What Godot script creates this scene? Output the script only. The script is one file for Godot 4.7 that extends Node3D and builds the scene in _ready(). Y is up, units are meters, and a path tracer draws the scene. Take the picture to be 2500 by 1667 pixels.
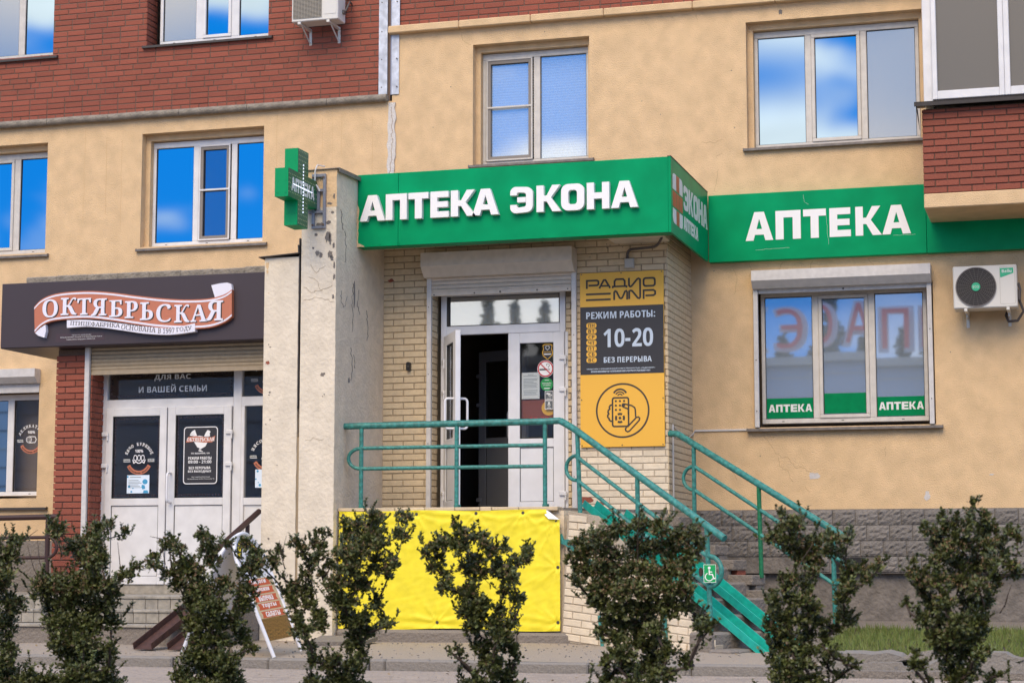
extends Node3D
# Street front of an apartment block: a pharmacy entrance with a green canopy sign and a shop beside it.
# Metres, y up. The facade runs along x, the street lies towards +z.

const EYE := Vector3(6.5, 1.0, 22.5)
var M := {}
var taken := {}
var rng := RandomNumberGenerator.new()
var brick_cache := {}
var sans: Font
var sans_bold: Font
var serif: Font
var serif_bold: Font


class MB:
	# collects triangles; points are given anticlockwise as seen from outside
	var v := PackedVector3Array()
	var n := PackedVector3Array()
	var c := PackedColorArray()
	var uv := PackedVector2Array()
	var xf := Transform3D()
	var tint := Color(1, 1, 1)
	var tinted := false

	func _add(p: Vector3, nn: Vector3, t := Vector2.ZERO) -> void:
		v.append(xf * p)
		n.append((xf.basis * nn).normalized())
		c.append(tint)
		uv.append(t)

	func tri(a: Vector3, b: Vector3, d: Vector3) -> void:
		var nn := (b - a).cross(d - a)
		if nn.length_squared() < 1e-18:
			return
		nn = nn.normalized()
		_add(a, nn)
		_add(d, nn)
		_add(b, nn)

	func quad(a: Vector3, b: Vector3, d: Vector3, e: Vector3) -> void:
		tri(a, b, d)
		tri(a, d, e)

	func quad_uv(a: Vector3, b: Vector3, d: Vector3, e: Vector3) -> void:
		var nn := (b - a).cross(d - a).normalized()
		_add(a, nn, Vector2(0, 1)); _add(d, nn, Vector2(1, 0)); _add(b, nn, Vector2(1, 1))
		_add(a, nn, Vector2(0, 1)); _add(e, nn, Vector2(0, 0)); _add(d, nn, Vector2(1, 0))

	func face(p: Array, outward: Vector3) -> void:
		var nn: Vector3 = (p[1] - p[0]).cross(p[2] - p[0])
		if nn.dot(outward) < 0:
			p.reverse()
		if p.size() == 4:
			quad(p[0], p[1], p[2], p[3])
		else:
			tri(p[0], p[1], p[2])

	func box(lo: Vector3, hi: Vector3) -> void:
		var a := [lo, hi]
		for ax in 3:
			for s in 2:
				var p := []
				for k in [[0, 0], [1, 0], [1, 1], [0, 1]]:
					var q := Vector3()
					q[ax] = a[s][ax]
					q[(ax + 1) % 3] = a[k[0]][(ax + 1) % 3]
					q[(ax + 2) % 3] = a[k[1]][(ax + 2) % 3]
					p.append(q)
				var o := Vector3()
				o[ax] = 1.0 if s == 1 else -1.0
				face(p, o)

	func cbox(lo: Vector3, hi: Vector3, e := 0.004) -> void:
		# box with chamfered edges
		var mid := (lo + hi) / 2
		var h := (hi - lo) / 2
		e = minf(e, minf(h.x, minf(h.y, h.z)) * 0.8)
		var at := func(s: Vector3, ax: int) -> Vector3:
			var q := Vector3()
			for k in 3:
				q[k] = mid[k] + s[k] * (h[k] if k == ax else h[k] - e)
			return q
		for ax in 3:
			var b := (ax + 1) % 3
			var d := (ax + 2) % 3
			for s in [-1.0, 1.0]:
				var p := []
				for k in [[-1, -1], [1, -1], [1, 1], [-1, 1]]:
					var q := Vector3()
					q[ax] = s
					q[b] = k[0]
					q[d] = k[1]
					p.append(at.call(q, ax))
				var o := Vector3()
				o[ax] = s
				face(p, o)
			for s in [-1.0, 1.0]:
				for t in [-1.0, 1.0]:
					var q0 := Vector3()
					q0[ax] = -1
					q0[b] = s
					q0[d] = t
					var q1 := q0
					q1[ax] = 1
					face([at.call(q0, b), at.call(q1, b), at.call(q1, d), at.call(q0, d)], Vector3(0, 0, 0) + (q0 + q1))
		for x in [-1.0, 1.0]:
			for y in [-1.0, 1.0]:
				for z in [-1.0, 1.0]:
					var q := Vector3(x, y, z)
					face([at.call(q, 0), at.call(q, 1), at.call(q, 2)], q)

	func extr(poly: PackedVector2Array, z0: float, z1: float) -> void:
		# a flat outline in x, y given thickness from z0 (back) to z1 (front)
		if Geometry2D.is_polygon_clockwise(poly):
			poly = poly.duplicate()
			poly.reverse()
		var t := Geometry2D.triangulate_polygon(poly)
		for k in range(0, t.size(), 3):
			var a := poly[t[k]]
			var b := poly[t[k + 1]]
			var d := poly[t[k + 2]]
			face([Vector3(a.x, a.y, z1), Vector3(b.x, b.y, z1), Vector3(d.x, d.y, z1)], Vector3.BACK)
			face([Vector3(a.x, a.y, z0), Vector3(b.x, b.y, z0), Vector3(d.x, d.y, z0)], Vector3.FORWARD)
		for k in poly.size():
			var a := poly[k]
			var b := poly[(k + 1) % poly.size()]
			quad(Vector3(a.x, a.y, z0), Vector3(b.x, b.y, z0), Vector3(b.x, b.y, z1), Vector3(a.x, a.y, z1))

	func strip(outer: PackedVector2Array, inner: PackedVector2Array, z0: float, z1: float, closed: bool) -> void:
		var m := outer.size()
		for k in (m if closed else m - 1):
			var a := outer[k]
			var b := outer[(k + 1) % m]
			var d := inner[(k + 1) % m]
			var e := inner[k]
			face([Vector3(a.x, a.y, z1), Vector3(b.x, b.y, z1), Vector3(d.x, d.y, z1), Vector3(e.x, e.y, z1)], Vector3.BACK)
			face([Vector3(a.x, a.y, z0), Vector3(b.x, b.y, z0), Vector3(d.x, d.y, z0), Vector3(e.x, e.y, z0)], Vector3.FORWARD)
			var go := (a + b - d - e)
			face([Vector3(a.x, a.y, z0), Vector3(b.x, b.y, z0), Vector3(b.x, b.y, z1), Vector3(a.x, a.y, z1)], Vector3(go.x, go.y, 0))
			face([Vector3(e.x, e.y, z0), Vector3(d.x, d.y, z0), Vector3(d.x, d.y, z1), Vector3(e.x, e.y, z1)], Vector3(-go.x, -go.y, 0))
		if not closed:
			for k in [0, m - 1]:
				var a := outer[k]
				var e := inner[k]
				quad(Vector3(a.x, a.y, z0), Vector3(e.x, e.y, z0), Vector3(e.x, e.y, z1), Vector3(a.x, a.y, z1))

	func stroke(p: PackedVector2Array, width: float, z0: float, z1: float, closed := false) -> void:
		var o := PackedVector2Array()
		var i := PackedVector2Array()
		var m := p.size()
		for k in m:
			var d0 := (p[k] - p[(k - 1 + m) % m]).normalized()
			var d1 := (p[(k + 1) % m] - p[k]).normalized()
			if not closed and k == 0:
				d0 = d1
			if not closed and k == m - 1:
				d1 = d0
			var nn := (d0.orthogonal() + d1.orthogonal())
			nn = nn.normalized() if nn.length() > 0.05 else d1.orthogonal()
			var w := width / 2 / maxf(0.5, nn.dot(d1.orthogonal()))
			o.append(p[k] + nn * w)
			i.append(p[k] - nn * w)
		strip(o, i, z0, z1, closed)

	func tube(p: Array, r: float, seg := 10, r_end := -1.0, cap := true) -> void:
		# round bar along a polyline, smooth round its girth
		var rings := []
		var side := Vector3.ZERO
		for k in p.size():
			var d0: Vector3 = (p[k] - p[maxi(k - 1, 0)]).normalized()
			var d1: Vector3 = (p[mini(k + 1, p.size() - 1)] - p[k]).normalized()
			var d := (d0 + d1).normalized()
			if side == Vector3.ZERO:
				side = d.cross(Vector3.UP if absf(d.y) < 0.9 else Vector3.RIGHT).normalized()
			side = (side - d * side.dot(d)).normalized()
			var up := d.cross(side)
			var rr := r if r_end < 0 else lerpf(r, r_end, float(k) / (p.size() - 1))
			var ring := []
			for s in seg:
				var a := TAU * s / seg
				var nn := side * cos(a) + up * sin(a)
				ring.append([p[k] + nn * rr, nn])
			rings.append(ring)
		for k in rings.size() - 1:
			for s in seg:
				var a: Array = rings[k][s]
				var b: Array = rings[k][(s + 1) % seg]
				var d: Array = rings[k + 1][(s + 1) % seg]
				var e: Array = rings[k + 1][s]
				_add(a[0], a[1]); _add(d[0], d[1]); _add(b[0], b[1])
				_add(a[0], a[1]); _add(e[0], e[1]); _add(d[0], d[1])
		if cap:
			for k in [0, rings.size() - 1]:
				var o: Vector3 = (p[0] - p[1]) if k == 0 else (p[-1] - p[-2])
				for s in seg:
					face([p[k], rings[k][s][0], rings[k][(s + 1) % seg][0]], o)

	func done() -> ArrayMesh:
		var a := []
		a.resize(Mesh.ARRAY_MAX)
		a[Mesh.ARRAY_VERTEX] = v
		a[Mesh.ARRAY_NORMAL] = n
		a[Mesh.ARRAY_TEX_UV] = uv
		if tinted:
			a[Mesh.ARRAY_COLOR] = c
		var m := ArrayMesh.new()
		m.add_surface_from_arrays(Mesh.PRIMITIVE_TRIANGLES, a)
		return m


# ---------- objects ----------
func numbered(called: String) -> String:
	if not taken.has(called):
		taken[called] = 0
		return called
	taken[called] += 1
	return "%s_%03d" % [called, taken[called]]


func tag(o: Node3D, label: String, category := "", group := "", kind := "") -> void:
	if label: o.set_meta("label", label)
	if category: o.set_meta("category", category)
	if group: o.set_meta("group", group)
	if kind: o.set_meta("kind", kind)


func thing(called: String, label: String, category: String, at := Vector3.ZERO, group := "", kind := "") -> Node3D:
	var o := Node3D.new()
	o.name = numbered(called)
	add_child(o)
	o.position = at
	tag(o, label, category, group, kind)
	return o


func put(called: String, mesh: Mesh, mat: Material, parent: Node3D = null, xf := Transform3D()) -> MeshInstance3D:
	# mesh points are world points unless xf places them
	var o := MeshInstance3D.new()
	o.mesh = mesh
	o.material_override = mat
	if parent == null:
		o.name = numbered(called)
		add_child(o)
		o.transform = xf
	else:
		o.name = called
		parent.add_child(o, true)
		o.transform = parent.global_transform.affine_inverse() * xf
	return o


func cb(called: String, lo: Vector3, hi: Vector3, mat: Material, parent: Node3D = null, e := 0.004) -> MeshInstance3D:
	var b := MB.new()
	b.cbox(lo, hi, e)
	return put(called, b.done(), mat, parent)


func V(x: float, y: float, z: float) -> Vector3:
	return Vector3(x, y, z)


# ---------- materials ----------
func noise_tex(seed_: int, freq: float, lo: float, hi: float, size := 512, oct := 5, kind := FastNoiseLite.TYPE_SIMPLEX_SMOOTH, mid := -1.0) -> NoiseTexture2D:
	var f := FastNoiseLite.new()
	f.seed = seed_
	f.noise_type = kind
	f.frequency = freq
	f.fractal_octaves = oct
	var t := NoiseTexture2D.new()
	t.width = size
	t.height = size
	t.seamless = true
	t.noise = f
	var g := Gradient.new()
	g.set_color(0, Color(lo, lo, lo))
	g.set_color(1, Color(hi, hi, hi))
	if mid >= 0:
		g.add_point(0.5, Color(mid, mid, mid))
	t.color_ramp = g
	return t


func mat(key: String, col: Color, rough := 0.8, metal := 0.0) -> StandardMaterial3D:
	# col is a linear base colour
	var m := StandardMaterial3D.new()
	m.resource_name = key
	m.albedo_color = Color(col.r, col.g, col.b).linear_to_srgb()
	m.roughness = rough
	m.metallic = metal
	M[key] = m
	return m


func tri(m: StandardMaterial3D, tex: Texture2D, metres: float, bump: Texture2D = null, cm := 0.0) -> StandardMaterial3D:
	m.albedo_texture = tex
	m.uv1_triplanar = true
	m.uv1_world_triplanar = true
	m.uv1_triplanar_sharpness = 4.0
	m.uv1_scale = Vector3.ONE / metres
	if bump:
		m.heightmap_enabled = true
		m.heightmap_texture = bump
		m.heightmap_scale = cm
	return m


func plain(key: String, r: float, g: float, b: float, rough := 0.6, metal := 0.0) -> StandardMaterial3D:
	return mat(key, Color(r, g, b), rough, metal)


func make_materials() -> void:
	var soft := noise_tex(3, 0.012, 0.91, 1.0, 512, 5)
	var fine := noise_tex(5, 0.05, 0.0, 1.0, 512, 4)
	var rough_t := noise_tex(8, 0.02, 0.0, 1.0, 512, 5)
	var speck := noise_tex(9, 0.09, 0.62, 1.0, 512, 3)
	var blotch := noise_tex(12, 0.008, 0.76, 1.0, 512, 6)
	var grain := noise_tex(15, 0.22, 0.0, 1.0, 1024, 3)
	var grime := noise_tex(14, 0.012, 0.90, 1.0, 1024, 10)
	tri(plain("orange", 0.72, 0.505, 0.288, 0.9), grime, 3.7, grain, 0.7)
	tri(plain("orange_pillar", 0.72, 0.505, 0.288, 0.9), soft, 1.1, fine, 0.5)
	tri(plain("cream", 0.74, 0.65, 0.52, 0.9), soft, 1.7, fine, 0.5)
	tri(plain("tan_plaster", 0.72, 0.60, 0.45, 0.9), soft, 1.3, fine, 0.5)
	for k in 5:
		var d: float = [1.0, 0.90, 1.08, 0.95, 0.84][k]
		tri(plain("red_brick%d" % k, 0.44 * d, 0.118 * d, 0.070 * d, 0.85), speck, 0.43 + 0.07 * k, fine, 0.2)
	tri(plain("red_bricks", 1.0, 1.0, 1.0, 0.85), speck, 0.5, fine, 0.2)
	M.red_bricks.vertex_color_use_as_albedo = true
	for k in 4:
		var d: float = [1.0, 0.93, 1.05, 0.97][k]
		tri(plain("cream_brick%d" % k, 0.66 * d, 0.52 * d, 0.335 * d, 0.6), soft, 0.6 + 0.1 * k, fine, 0.2)
		tri(plain("pale_brick%d" % k, 0.76 * d, 0.645 * d, 0.49 * d, 0.7), soft, 0.6 + 0.1 * k, fine, 0.25)
	tri(plain("mortar_red", 0.22, 0.145, 0.11, 0.95), speck, 0.3, rough_t, 0.3)
	tri(plain("mortar_cream", 0.50, 0.39, 0.26, 0.95), speck, 0.3, rough_t, 0.3)
	tri(plain("mortar_pale", 0.64, 0.53, 0.40, 0.95), speck, 0.3, rough_t, 0.3)
	tri(plain("ledge_grey", 0.30, 0.26, 0.21, 0.9), blotch, 0.5, rough_t, 0.9)
	tri(plain("concrete", 0.32, 0.275, 0.235, 0.92), speck, 0.55, rough_t, 1.0)
	tri(plain("concrete_dark", 0.21, 0.185, 0.165, 0.92), blotch, 0.8, rough_t, 1.0)
	tri(plain("asphalt", 0.52, 0.425, 0.335, 0.95), speck, 0.4, fine, 0.5)
	tri(plain("kerb_stone", 0.35, 0.315, 0.28, 0.93), speck, 0.45, rough_t, 0.7)
	for k in 3:
		var d: float = [1.0, 0.9, 1.08][k]
		tri(plain("paver%d" % k, 0.50 * d, 0.41 * d, 0.34 * d, 0.95), speck, 0.5 + 0.1 * k, fine, 0.4)
		tri(plain("rock%d" % k, 0.30 * d, 0.272 * d, 0.25 * d, 0.9), speck, 0.22 + 0.05 * k, rough_t, 0.6)
		tri(plain("step_tile%d" % k, 0.40 * d, 0.36 * d, 0.30 * d, 0.7), blotch, 0.5 + 0.1 * k, fine, 0.15)
	tri(plain("soil", 0.07, 0.055, 0.04, 1.0), blotch, 0.6, rough_t, 2.0)
	tri(plain("chip", 0.32, 0.285, 0.26, 0.95), speck, 0.12, fine, 0.4)
	tri(plain("chip_light", 0.60, 0.56, 0.54, 0.95), soft, 0.4, fine, 0.3)
	tri(plain("filler", 0.66, 0.62, 0.58, 0.95), soft, 0.3, rough_t, 0.6)
	plain("crack", 0.26, 0.155, 0.085, 1.0)
	plain("streak", 0.57, 0.38, 0.205, 1.0)
	tri(plain("pvc", 0.72, 0.71, 0.715, 0.35), noise_tex(21, 0.02, 0.93, 1.0, 256, 3), 1.3)
	tri(plain("pvc_aged", 0.60, 0.565, 0.52, 0.45), soft, 0.9)
	tri(plain("pvc_door", 0.74, 0.74, 0.77, 0.35), noise_tex(22, 0.02, 0.95, 1.0, 256, 3), 1.3)
	plain("net_frame", 0.21, 0.185, 0.165, 0.6)
	plain("gasket", 0.03, 0.028, 0.026, 0.7)
	tri(plain("shutter", 0.66, 0.58, 0.49, 0.5), soft, 0.9)
	tri(plain("shutter_tan", 0.42, 0.33, 0.22, 0.5), soft, 0.7)
	tri(plain("shutter_grey", 0.62, 0.595, 0.58, 0.45), soft, 0.7)
	tri(plain("galvanised", 0.66, 0.69, 0.76, 0.42, 0.35), blotch, 0.7)
	plain("galvanised_dark", 0.27, 0.30, 0.40, 0.5, 0.2)
	tri(plain("sill_metal", 0.22, 0.19, 0.17, 0.5, 0.2), blotch, 0.5)
	tri(plain("sill_dark", 0.055, 0.045, 0.04, 0.5, 0.2), soft, 0.5)
	tri(plain("sign_green", 0.0, 0.30, 0.115, 0.38), noise_tex(31, 0.015, 0.9, 1.0, 256, 4), 1.9)
	tri(plain("sign_green_olive", 0.10, 0.175, 0.065, 0.45), soft, 0.8)
	tri(plain("vinyl_green", 0.0, 0.215, 0.075, 0.4), noise_tex(32, 0.02, 0.9, 1.0, 256, 3), 0.8)
	for q in ["sign_green", "vinyl_green"]:
		M[q].metallic_specular = 0.2
	plain("letter_white", 0.80, 0.79, 0.79, 0.4)
	plain("letter_pale", 0.66, 0.67, 0.66, 0.5)
	plain("logo_orange", 0.42, 0.085, 0.03, 0.5)
	plain("sign_brown", 0.040, 0.026, 0.031, 0.45)
	plain("sign_brown_patch", 0.052, 0.028, 0.033, 0.4)
	plain("ribbon_rust", 0.47, 0.155, 0.085, 0.5)
	plain("ribbon_white", 0.72, 0.71, 0.80, 0.5)
	plain("panel_yellow", 0.78, 0.42, 0.045, 0.5)
	plain("panel_black", 0.022, 0.020, 0.024, 0.45)
	plain("ink", 0.035, 0.027, 0.022, 0.55)
	plain("panel_text", 0.52, 0.60, 0.70, 0.5)
	tri(plain("banner_yellow", 0.88, 0.74, 0.025, 0.62), noise_tex(41, 0.02, 0.93, 1.0, 256, 4), 0.9)
	M.banner_yellow.rim_enabled = false
	plain("banner_back", 0.78, 0.78, 0.80, 0.5)
	tri(plain("rail_teal", 0.055, 0.315, 0.275, 0.45), noise_tex(43, 0.03, 0.6, 1.0, 256, 6), 0.5, fine, 0.06)
	tri(plain("rail_green", 0.01, 0.19, 0.075, 0.4), noise_tex(44, 0.02, 0.75, 1.0, 256, 4), 0.3)
	tri(plain("channel_teal", 0.01, 0.43, 0.34, 0.45), noise_tex(45, 0.02, 0.82, 1.0, 256, 4), 0.5)
	tri(plain("rail_brown", 0.040, 0.013, 0.010, 0.5), soft, 0.3)
	tri(plain("rust_steel", 0.085, 0.035, 0.025, 0.7), blotch, 0.4)
	plain("ac_body", 0.62, 0.60, 0.56, 0.5)
	plain("ac_dark", 0.02, 0.017, 0.017, 0.6)
	plain("ac_wire", 0.32, 0.29, 0.24, 0.5)
	plain("ac_wire_dark", 0.13, 0.115, 0.11, 0.5)
	plain("hub_green", 0.02, 0.38, 0.20, 0.5)
	plain("cable", 0.09, 0.075, 0.07, 0.6)
	plain("cable_pale", 0.55, 0.53, 0.52, 0.6)
	plain("black_plastic", 0.014, 0.012, 0.012, 0.35)
	plain("steel_grey", 0.24, 0.25, 0.30, 0.45, 0.4)
	plain("box_grey", 0.42, 0.41, 0.39, 0.6)
	plain("screw", 0.10, 0.085, 0.07, 0.4, 0.5)
	plain("handle_white", 0.75, 0.75, 0.79, 0.3)
	plain("room_brown", 0.20, 0.155, 0.12, 0.9)
	plain("room_grey", 0.24, 0.24, 0.26, 0.6)
	plain("blind", 0.42, 0.50, 0.60, 0.8)
	plain("blind_cool", 0.10, 0.13, 0.19, 0.8)
	plain("curtain", 0.55, 0.50, 0.44, 0.9)
	plain("red_ink", 0.50, 0.02, 0.03, 0.5)
	plain("green_sticker", 0.01, 0.25, 0.06, 0.5)
	plain("sticker_grey", 0.11, 0.12, 0.13, 0.5)
	plain("sticker_yellow", 0.75, 0.42, 0.03, 0.5)
	plain("paper", 0.66, 0.70, 0.69, 0.8)
	plain("paper_blue", 0.66, 0.76, 0.88, 0.7)
	plain("print_blue", 0.05, 0.30, 0.52, 0.7)
	plain("print_grey", 0.22, 0.26, 0.28, 0.8)
	plain("wheel_green", 0.0, 0.32, 0.09, 0.4)
	plain("wood_red", 0.52, 0.085, 0.035, 0.6)
	tri(plain("pastry", 0.50, 0.24, 0.06, 0.6), noise_tex(51, 0.03, 0.25, 1.0, 256, 4), 0.16)
	plain("sign_tan", 0.55, 0.42, 0.26, 0.6)
	plain("bun", 0.52, 0.17, 0.03, 0.6)
	plain("print_yellow", 0.80, 0.60, 0.02, 0.5)
	plain("white_tube", 0.68, 0.68, 0.72, 0.35)
	plain("cross_green", 0.0, 0.27, 0.095, 0.4)
	M.cross_green.metallic_specular = 0.3
	plain("cross_face", 0.0, 0.10, 0.04, 0.35)
	plain("led_off", 0.55, 0.62, 0.35, 0.5)
	var led := plain("led_lit", 0.9, 0.9, 1.0, 0.4)
	led.emission_enabled = true
	led.emission = Color(0.85, 0.88, 1.0)
	led.emission_energy_multiplier = 1.0
	# glass: coated panes that mirror the sky, and clear shop glass
	var g := plain("mirror_glass", 0.36, 0.46, 0.53, 0.02, 1.0)
	g = plain("net_glass", 0.20, 0.25, 0.33, 0.10, 1.0)
	g = plain("frosted_glass", 0.42, 0.41, 0.385, 0.12, 0.8)
	g = plain("balcony_glass", 0.15, 0.13, 0.105, 0.25, 0.5)
	g = plain("half_mirror", 0.70, 0.80, 0.92, 0.02, 0.5)
	g.transparency = BaseMaterial3D.TRANSPARENCY_ALPHA
	g.albedo_color.a = 0.05
	g = plain("street_mirror", 0.50, 0.58, 0.68, 0.02, 0.6)
	g.transparency = BaseMaterial3D.TRANSPARENCY_ALPHA
	g.albedo_color.a = 0.05
	g = plain("clear_glass", 0.05, 0.05, 0.06, 0.02, 0.0)
	g.transparency = BaseMaterial3D.TRANSPARENCY_ALPHA
	g.albedo_color.a = 0.06
	g = plain("transom_glass", 0.80, 0.80, 0.78, 0.02, 0.62)
	g.transparency = BaseMaterial3D.TRANSPARENCY_ALPHA
	g.albedo_color.a = 0.05
	# plants
	var leaf := plain("leaf", 1, 1, 1, 0.5)
	leaf.vertex_color_use_as_albedo = true
	leaf.backlight_enabled = true
	leaf.backlight = Color(0.35, 0.4, 0.12)
	plain("bud", 0.27, 0.165, 0.10, 0.8)
	tri(plain("bark", 0.085, 0.058, 0.043, 0.9), speck, 0.1, rough_t, 0.3)
	var gr := plain("grass", 1, 1, 1, 0.7)
	gr.vertex_color_use_as_albedo = true
	gr.backlight_enabled = true
	gr.backlight = Color(0.3, 0.35, 0.1)
	plain("opposite_wall", 0.40, 0.48, 0.58, 0.7)
	plain("opposite_trim", 0.55, 0.52, 0.44, 0.7)
	plain("opposite_red", 0.85, 0.09, 0.07, 0.6)
	plain("opposite_pale", 0.70, 0.76, 0.84, 0.6)


# ---------- lettering ----------
func round_rect(x0: float, y0: float, x1: float, y1: float, r: float, per := 5) -> PackedVector2Array:
	var p := PackedVector2Array()
	for q in [[x1 - r, y1 - r, 0.0], [x0 + r, y1 - r, 90.0], [x0 + r, y0 + r, 180.0], [x1 - r, y0 + r, 270.0]]:
		for k in per + 1:
			var a := deg_to_rad(q[2] + 90.0 * k / per)
			p.append(Vector2(q[0] + cos(a) * r, q[1] + sin(a) * r))
	return p


func circle(x: float, y: float, r: float, m := 24, ry := -1.0) -> PackedVector2Array:
	var p := PackedVector2Array()
	for k in m:
		p.append(Vector2(x + cos(TAU * k / m) * r, y + sin(TAU * k / m) * (r if ry < 0 else ry)))
	return p


func rect(x0: float, y0: float, x1: float, y1: float) -> PackedVector2Array:
	return PackedVector2Array([Vector2(x0, y0), Vector2(x1, y0), Vector2(x1, y1), Vector2(x0, y1)])


func pts(a: Array) -> PackedVector2Array:
	var p := PackedVector2Array()
	for k in range(0, a.size(), 2):
		p.append(Vector2(a[k], a[k + 1]))
	return p


func glyph(b: MB, ch: String, z0: float, z1: float) -> float:
	# wide heavy capitals, one unit tall; returns the width
	match ch:
		"А":
			b.extr(pts([0, 0, .27, 0, .475, .76, .475, 1, .31, 1]), z0, z1)
			b.extr(pts([.95, 0, .64, 1, .475, 1, .475, .76, .68, 0]), z0, z1)
			b.extr(pts([.324, .2, .626, .2, .572, .4, .378, .4]), z0, z1)
			return .95
		"П":
			b.extr(rect(0, 0, .28, .76), z0, z1)
			b.extr(rect(.6, 0, .88, .76), z0, z1)
			b.extr(rect(0, .76, .88, 1), z0, z1)
			return .88
		"Т":
			b.extr(rect(0, .76, .8, 1), z0, z1)
			b.extr(rect(.26, 0, .54, .76), z0, z1)
			return .8
		"Е":
			b.extr(rect(0, 0, .28, 1), z0, z1)
			b.extr(rect(.28, .77, .75, 1), z0, z1)
			b.extr(rect(.28, .39, .72, .61), z0, z1)
			b.extr(rect(.28, 0, .76, .23), z0, z1)
			return .76
		"К":
			b.extr(rect(0, 0, .28, 1), z0, z1)
			b.extr(pts([.28, .39, .40, .39, .43, .5, .40, .61, .28, .61]), z0, z1)
			b.extr(pts([.40, .61, .43, .5, .57, .53, .93, 1, .62, 1]), z0, z1)
			b.extr(pts([.43, .5, .40, .39, .63, 0, .97, 0, .57, .53]), z0, z1)
			return .97
		"Н":
			b.extr(rect(0, 0, .28, 1), z0, z1)
			b.extr(rect(.6, 0, .88, 1), z0, z1)
			b.extr(rect(.28, .39, .6, .62), z0, z1)
			return .88
		"О":
			b.strip(round_rect(0, 0, .9, 1, .27), round_rect(.28, .23, .62, .77, .11), z0, z1, true)
			return .9
		"Э":
			var o := PackedVector2Array([Vector2(0, .68)])
			var i := PackedVector2Array([Vector2(.27, .68)])
			for q in [[.24, .76, .34, .70, 180.0], [.62, .73, .52, .68, 90.0], [.62, .27, .52, .32, 0.0], [.24, .24, .34, .30, -90.0]]:
				for k in 6:
					var a := deg_to_rad(q[4] - 18.0 * k)
					o.append(Vector2(q[0] + cos(a) * .25, q[1] + sin(a) * .25))
					i.append(Vector2(q[2] + cos(a) * .09, q[3] + sin(a) * .09))
			for k in o.size():
				o[k] = Vector2(clampf(o[k].x, 0, .88), clampf(o[k].y, 0, 1))
			o.append(Vector2(0, .32))
			i.append(Vector2(.27, .32))
			b.strip(o, i, z0, z1, false)
			b.extr(rect(.27, .41, .60, .60), z0, z1)
			return .88
	return .4


func heavy(ch: String, called: String, x0: float, y0: float, x1: float, y1: float, xf: Transform3D, z0: float, z1: float, m: Material, parent: Node3D) -> MeshInstance3D:
	# one heavy capital fitted to a rectangle of the plane that xf lays
	var b := MB.new()
	var w := glyph(MB.new(), ch, 0, 1)
	b.xf = xf * Transform3D(Basis.from_scale(V((x1 - x0) / w, y1 - y0, 1)), V(x0, y0, 0))
	glyph(b, ch, z0, z1)
	return put(called, b.done(), m, parent)


func text(s: String, font: Font, x0: float, y0: float, x1: float, y1: float, xf: Transform3D, depth: float, m: Material, parent: Node3D, called := "lettering") -> MeshInstance3D:
	# lettering fitted to a rectangle of the plane that xf lays
	var t := TextMesh.new()
	t.text = s
	t.font = font
	t.font_size = 32
	t.pixel_size = 0.01
	t.depth = 1.0
	t.curve_step = 2.0
	var a := t.get_aabb()
	if a.size.x < 1e-6:
		print("no outline for ", s)
		return null
	var sc := V((x1 - x0) / a.size.x, (y1 - y0) / a.size.y, depth)
	var local := Transform3D(Basis.from_scale(sc), V(x0 - a.position.x * sc.x, y0 - a.position.y * sc.y, depth * 0.5))
	return put(called, t, m, parent, xf * local)


func arc_text(s: String, font: Font, cx: float, cy: float, r: float, a0: float, a1: float, h: float, xf: Transform3D, m: Material, parent: Node3D) -> void:
	for k in s.length():
		if s[k] == " ":
			continue
		var a := deg_to_rad(lerpf(a0, a1, (k + 0.5) / s.length()))
		var w := absf(deg_to_rad(a1 - a0)) * r / s.length() * 0.82
		if s[k] in "Й":
			h = h
		var turn := a - PI / 2 if a0 > a1 else a + PI / 2
		var f := xf * Transform3D(Basis(Vector3.BACK, turn), V(cx + cos(a) * r, cy + sin(a) * r, 0))
		text(s[k], font, -w / 2, 0, w / 2, h, f, 0.002, m, parent, "letter")


func at_plane(z: float) -> Transform3D:
	return Transform3D(Basis(), V(0, 0, z))


# ---------- walls of pieces ----------
func brick_mesh(l: float, h: float, d: float, e := 0.005) -> ArrayMesh:
	var key := "%d_%d_%d" % [roundi(l * 250), roundi(h * 1000), roundi(d * 1000)]
	if not brick_cache.has(key):
		var b := MB.new()
		l = roundi(l * 250) / 250.0
		brick_shape(b, l, h, d, e)
		brick_cache[key] = b.done()
	return brick_cache[key]


func brick_shape(b: MB, l: float, h: float, d: float, e: float) -> void:
	var f := [V(-l / 2 + e, -h / 2 + e, d), V(l / 2 - e, -h / 2 + e, d), V(l / 2 - e, h / 2 - e, d), V(-l / 2 + e, h / 2 - e, d)]
	var g := [V(-l / 2, -h / 2, d - e), V(l / 2, -h / 2, d - e), V(l / 2, h / 2, d - e), V(-l / 2, h / 2, d - e)]
	b.quad(f[0], f[1], f[2], f[3])
	for k in 4:
		var q := (k + 1) % 4
		b.quad(g[k], g[q], f[q], f[k])
		var lo0: Vector3 = g[k]
		var lo1: Vector3 = g[q]
		b.quad(V(lo0.x, lo0.y, 0), V(lo1.x, lo1.y, 0), lo1, lo0)


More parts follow.
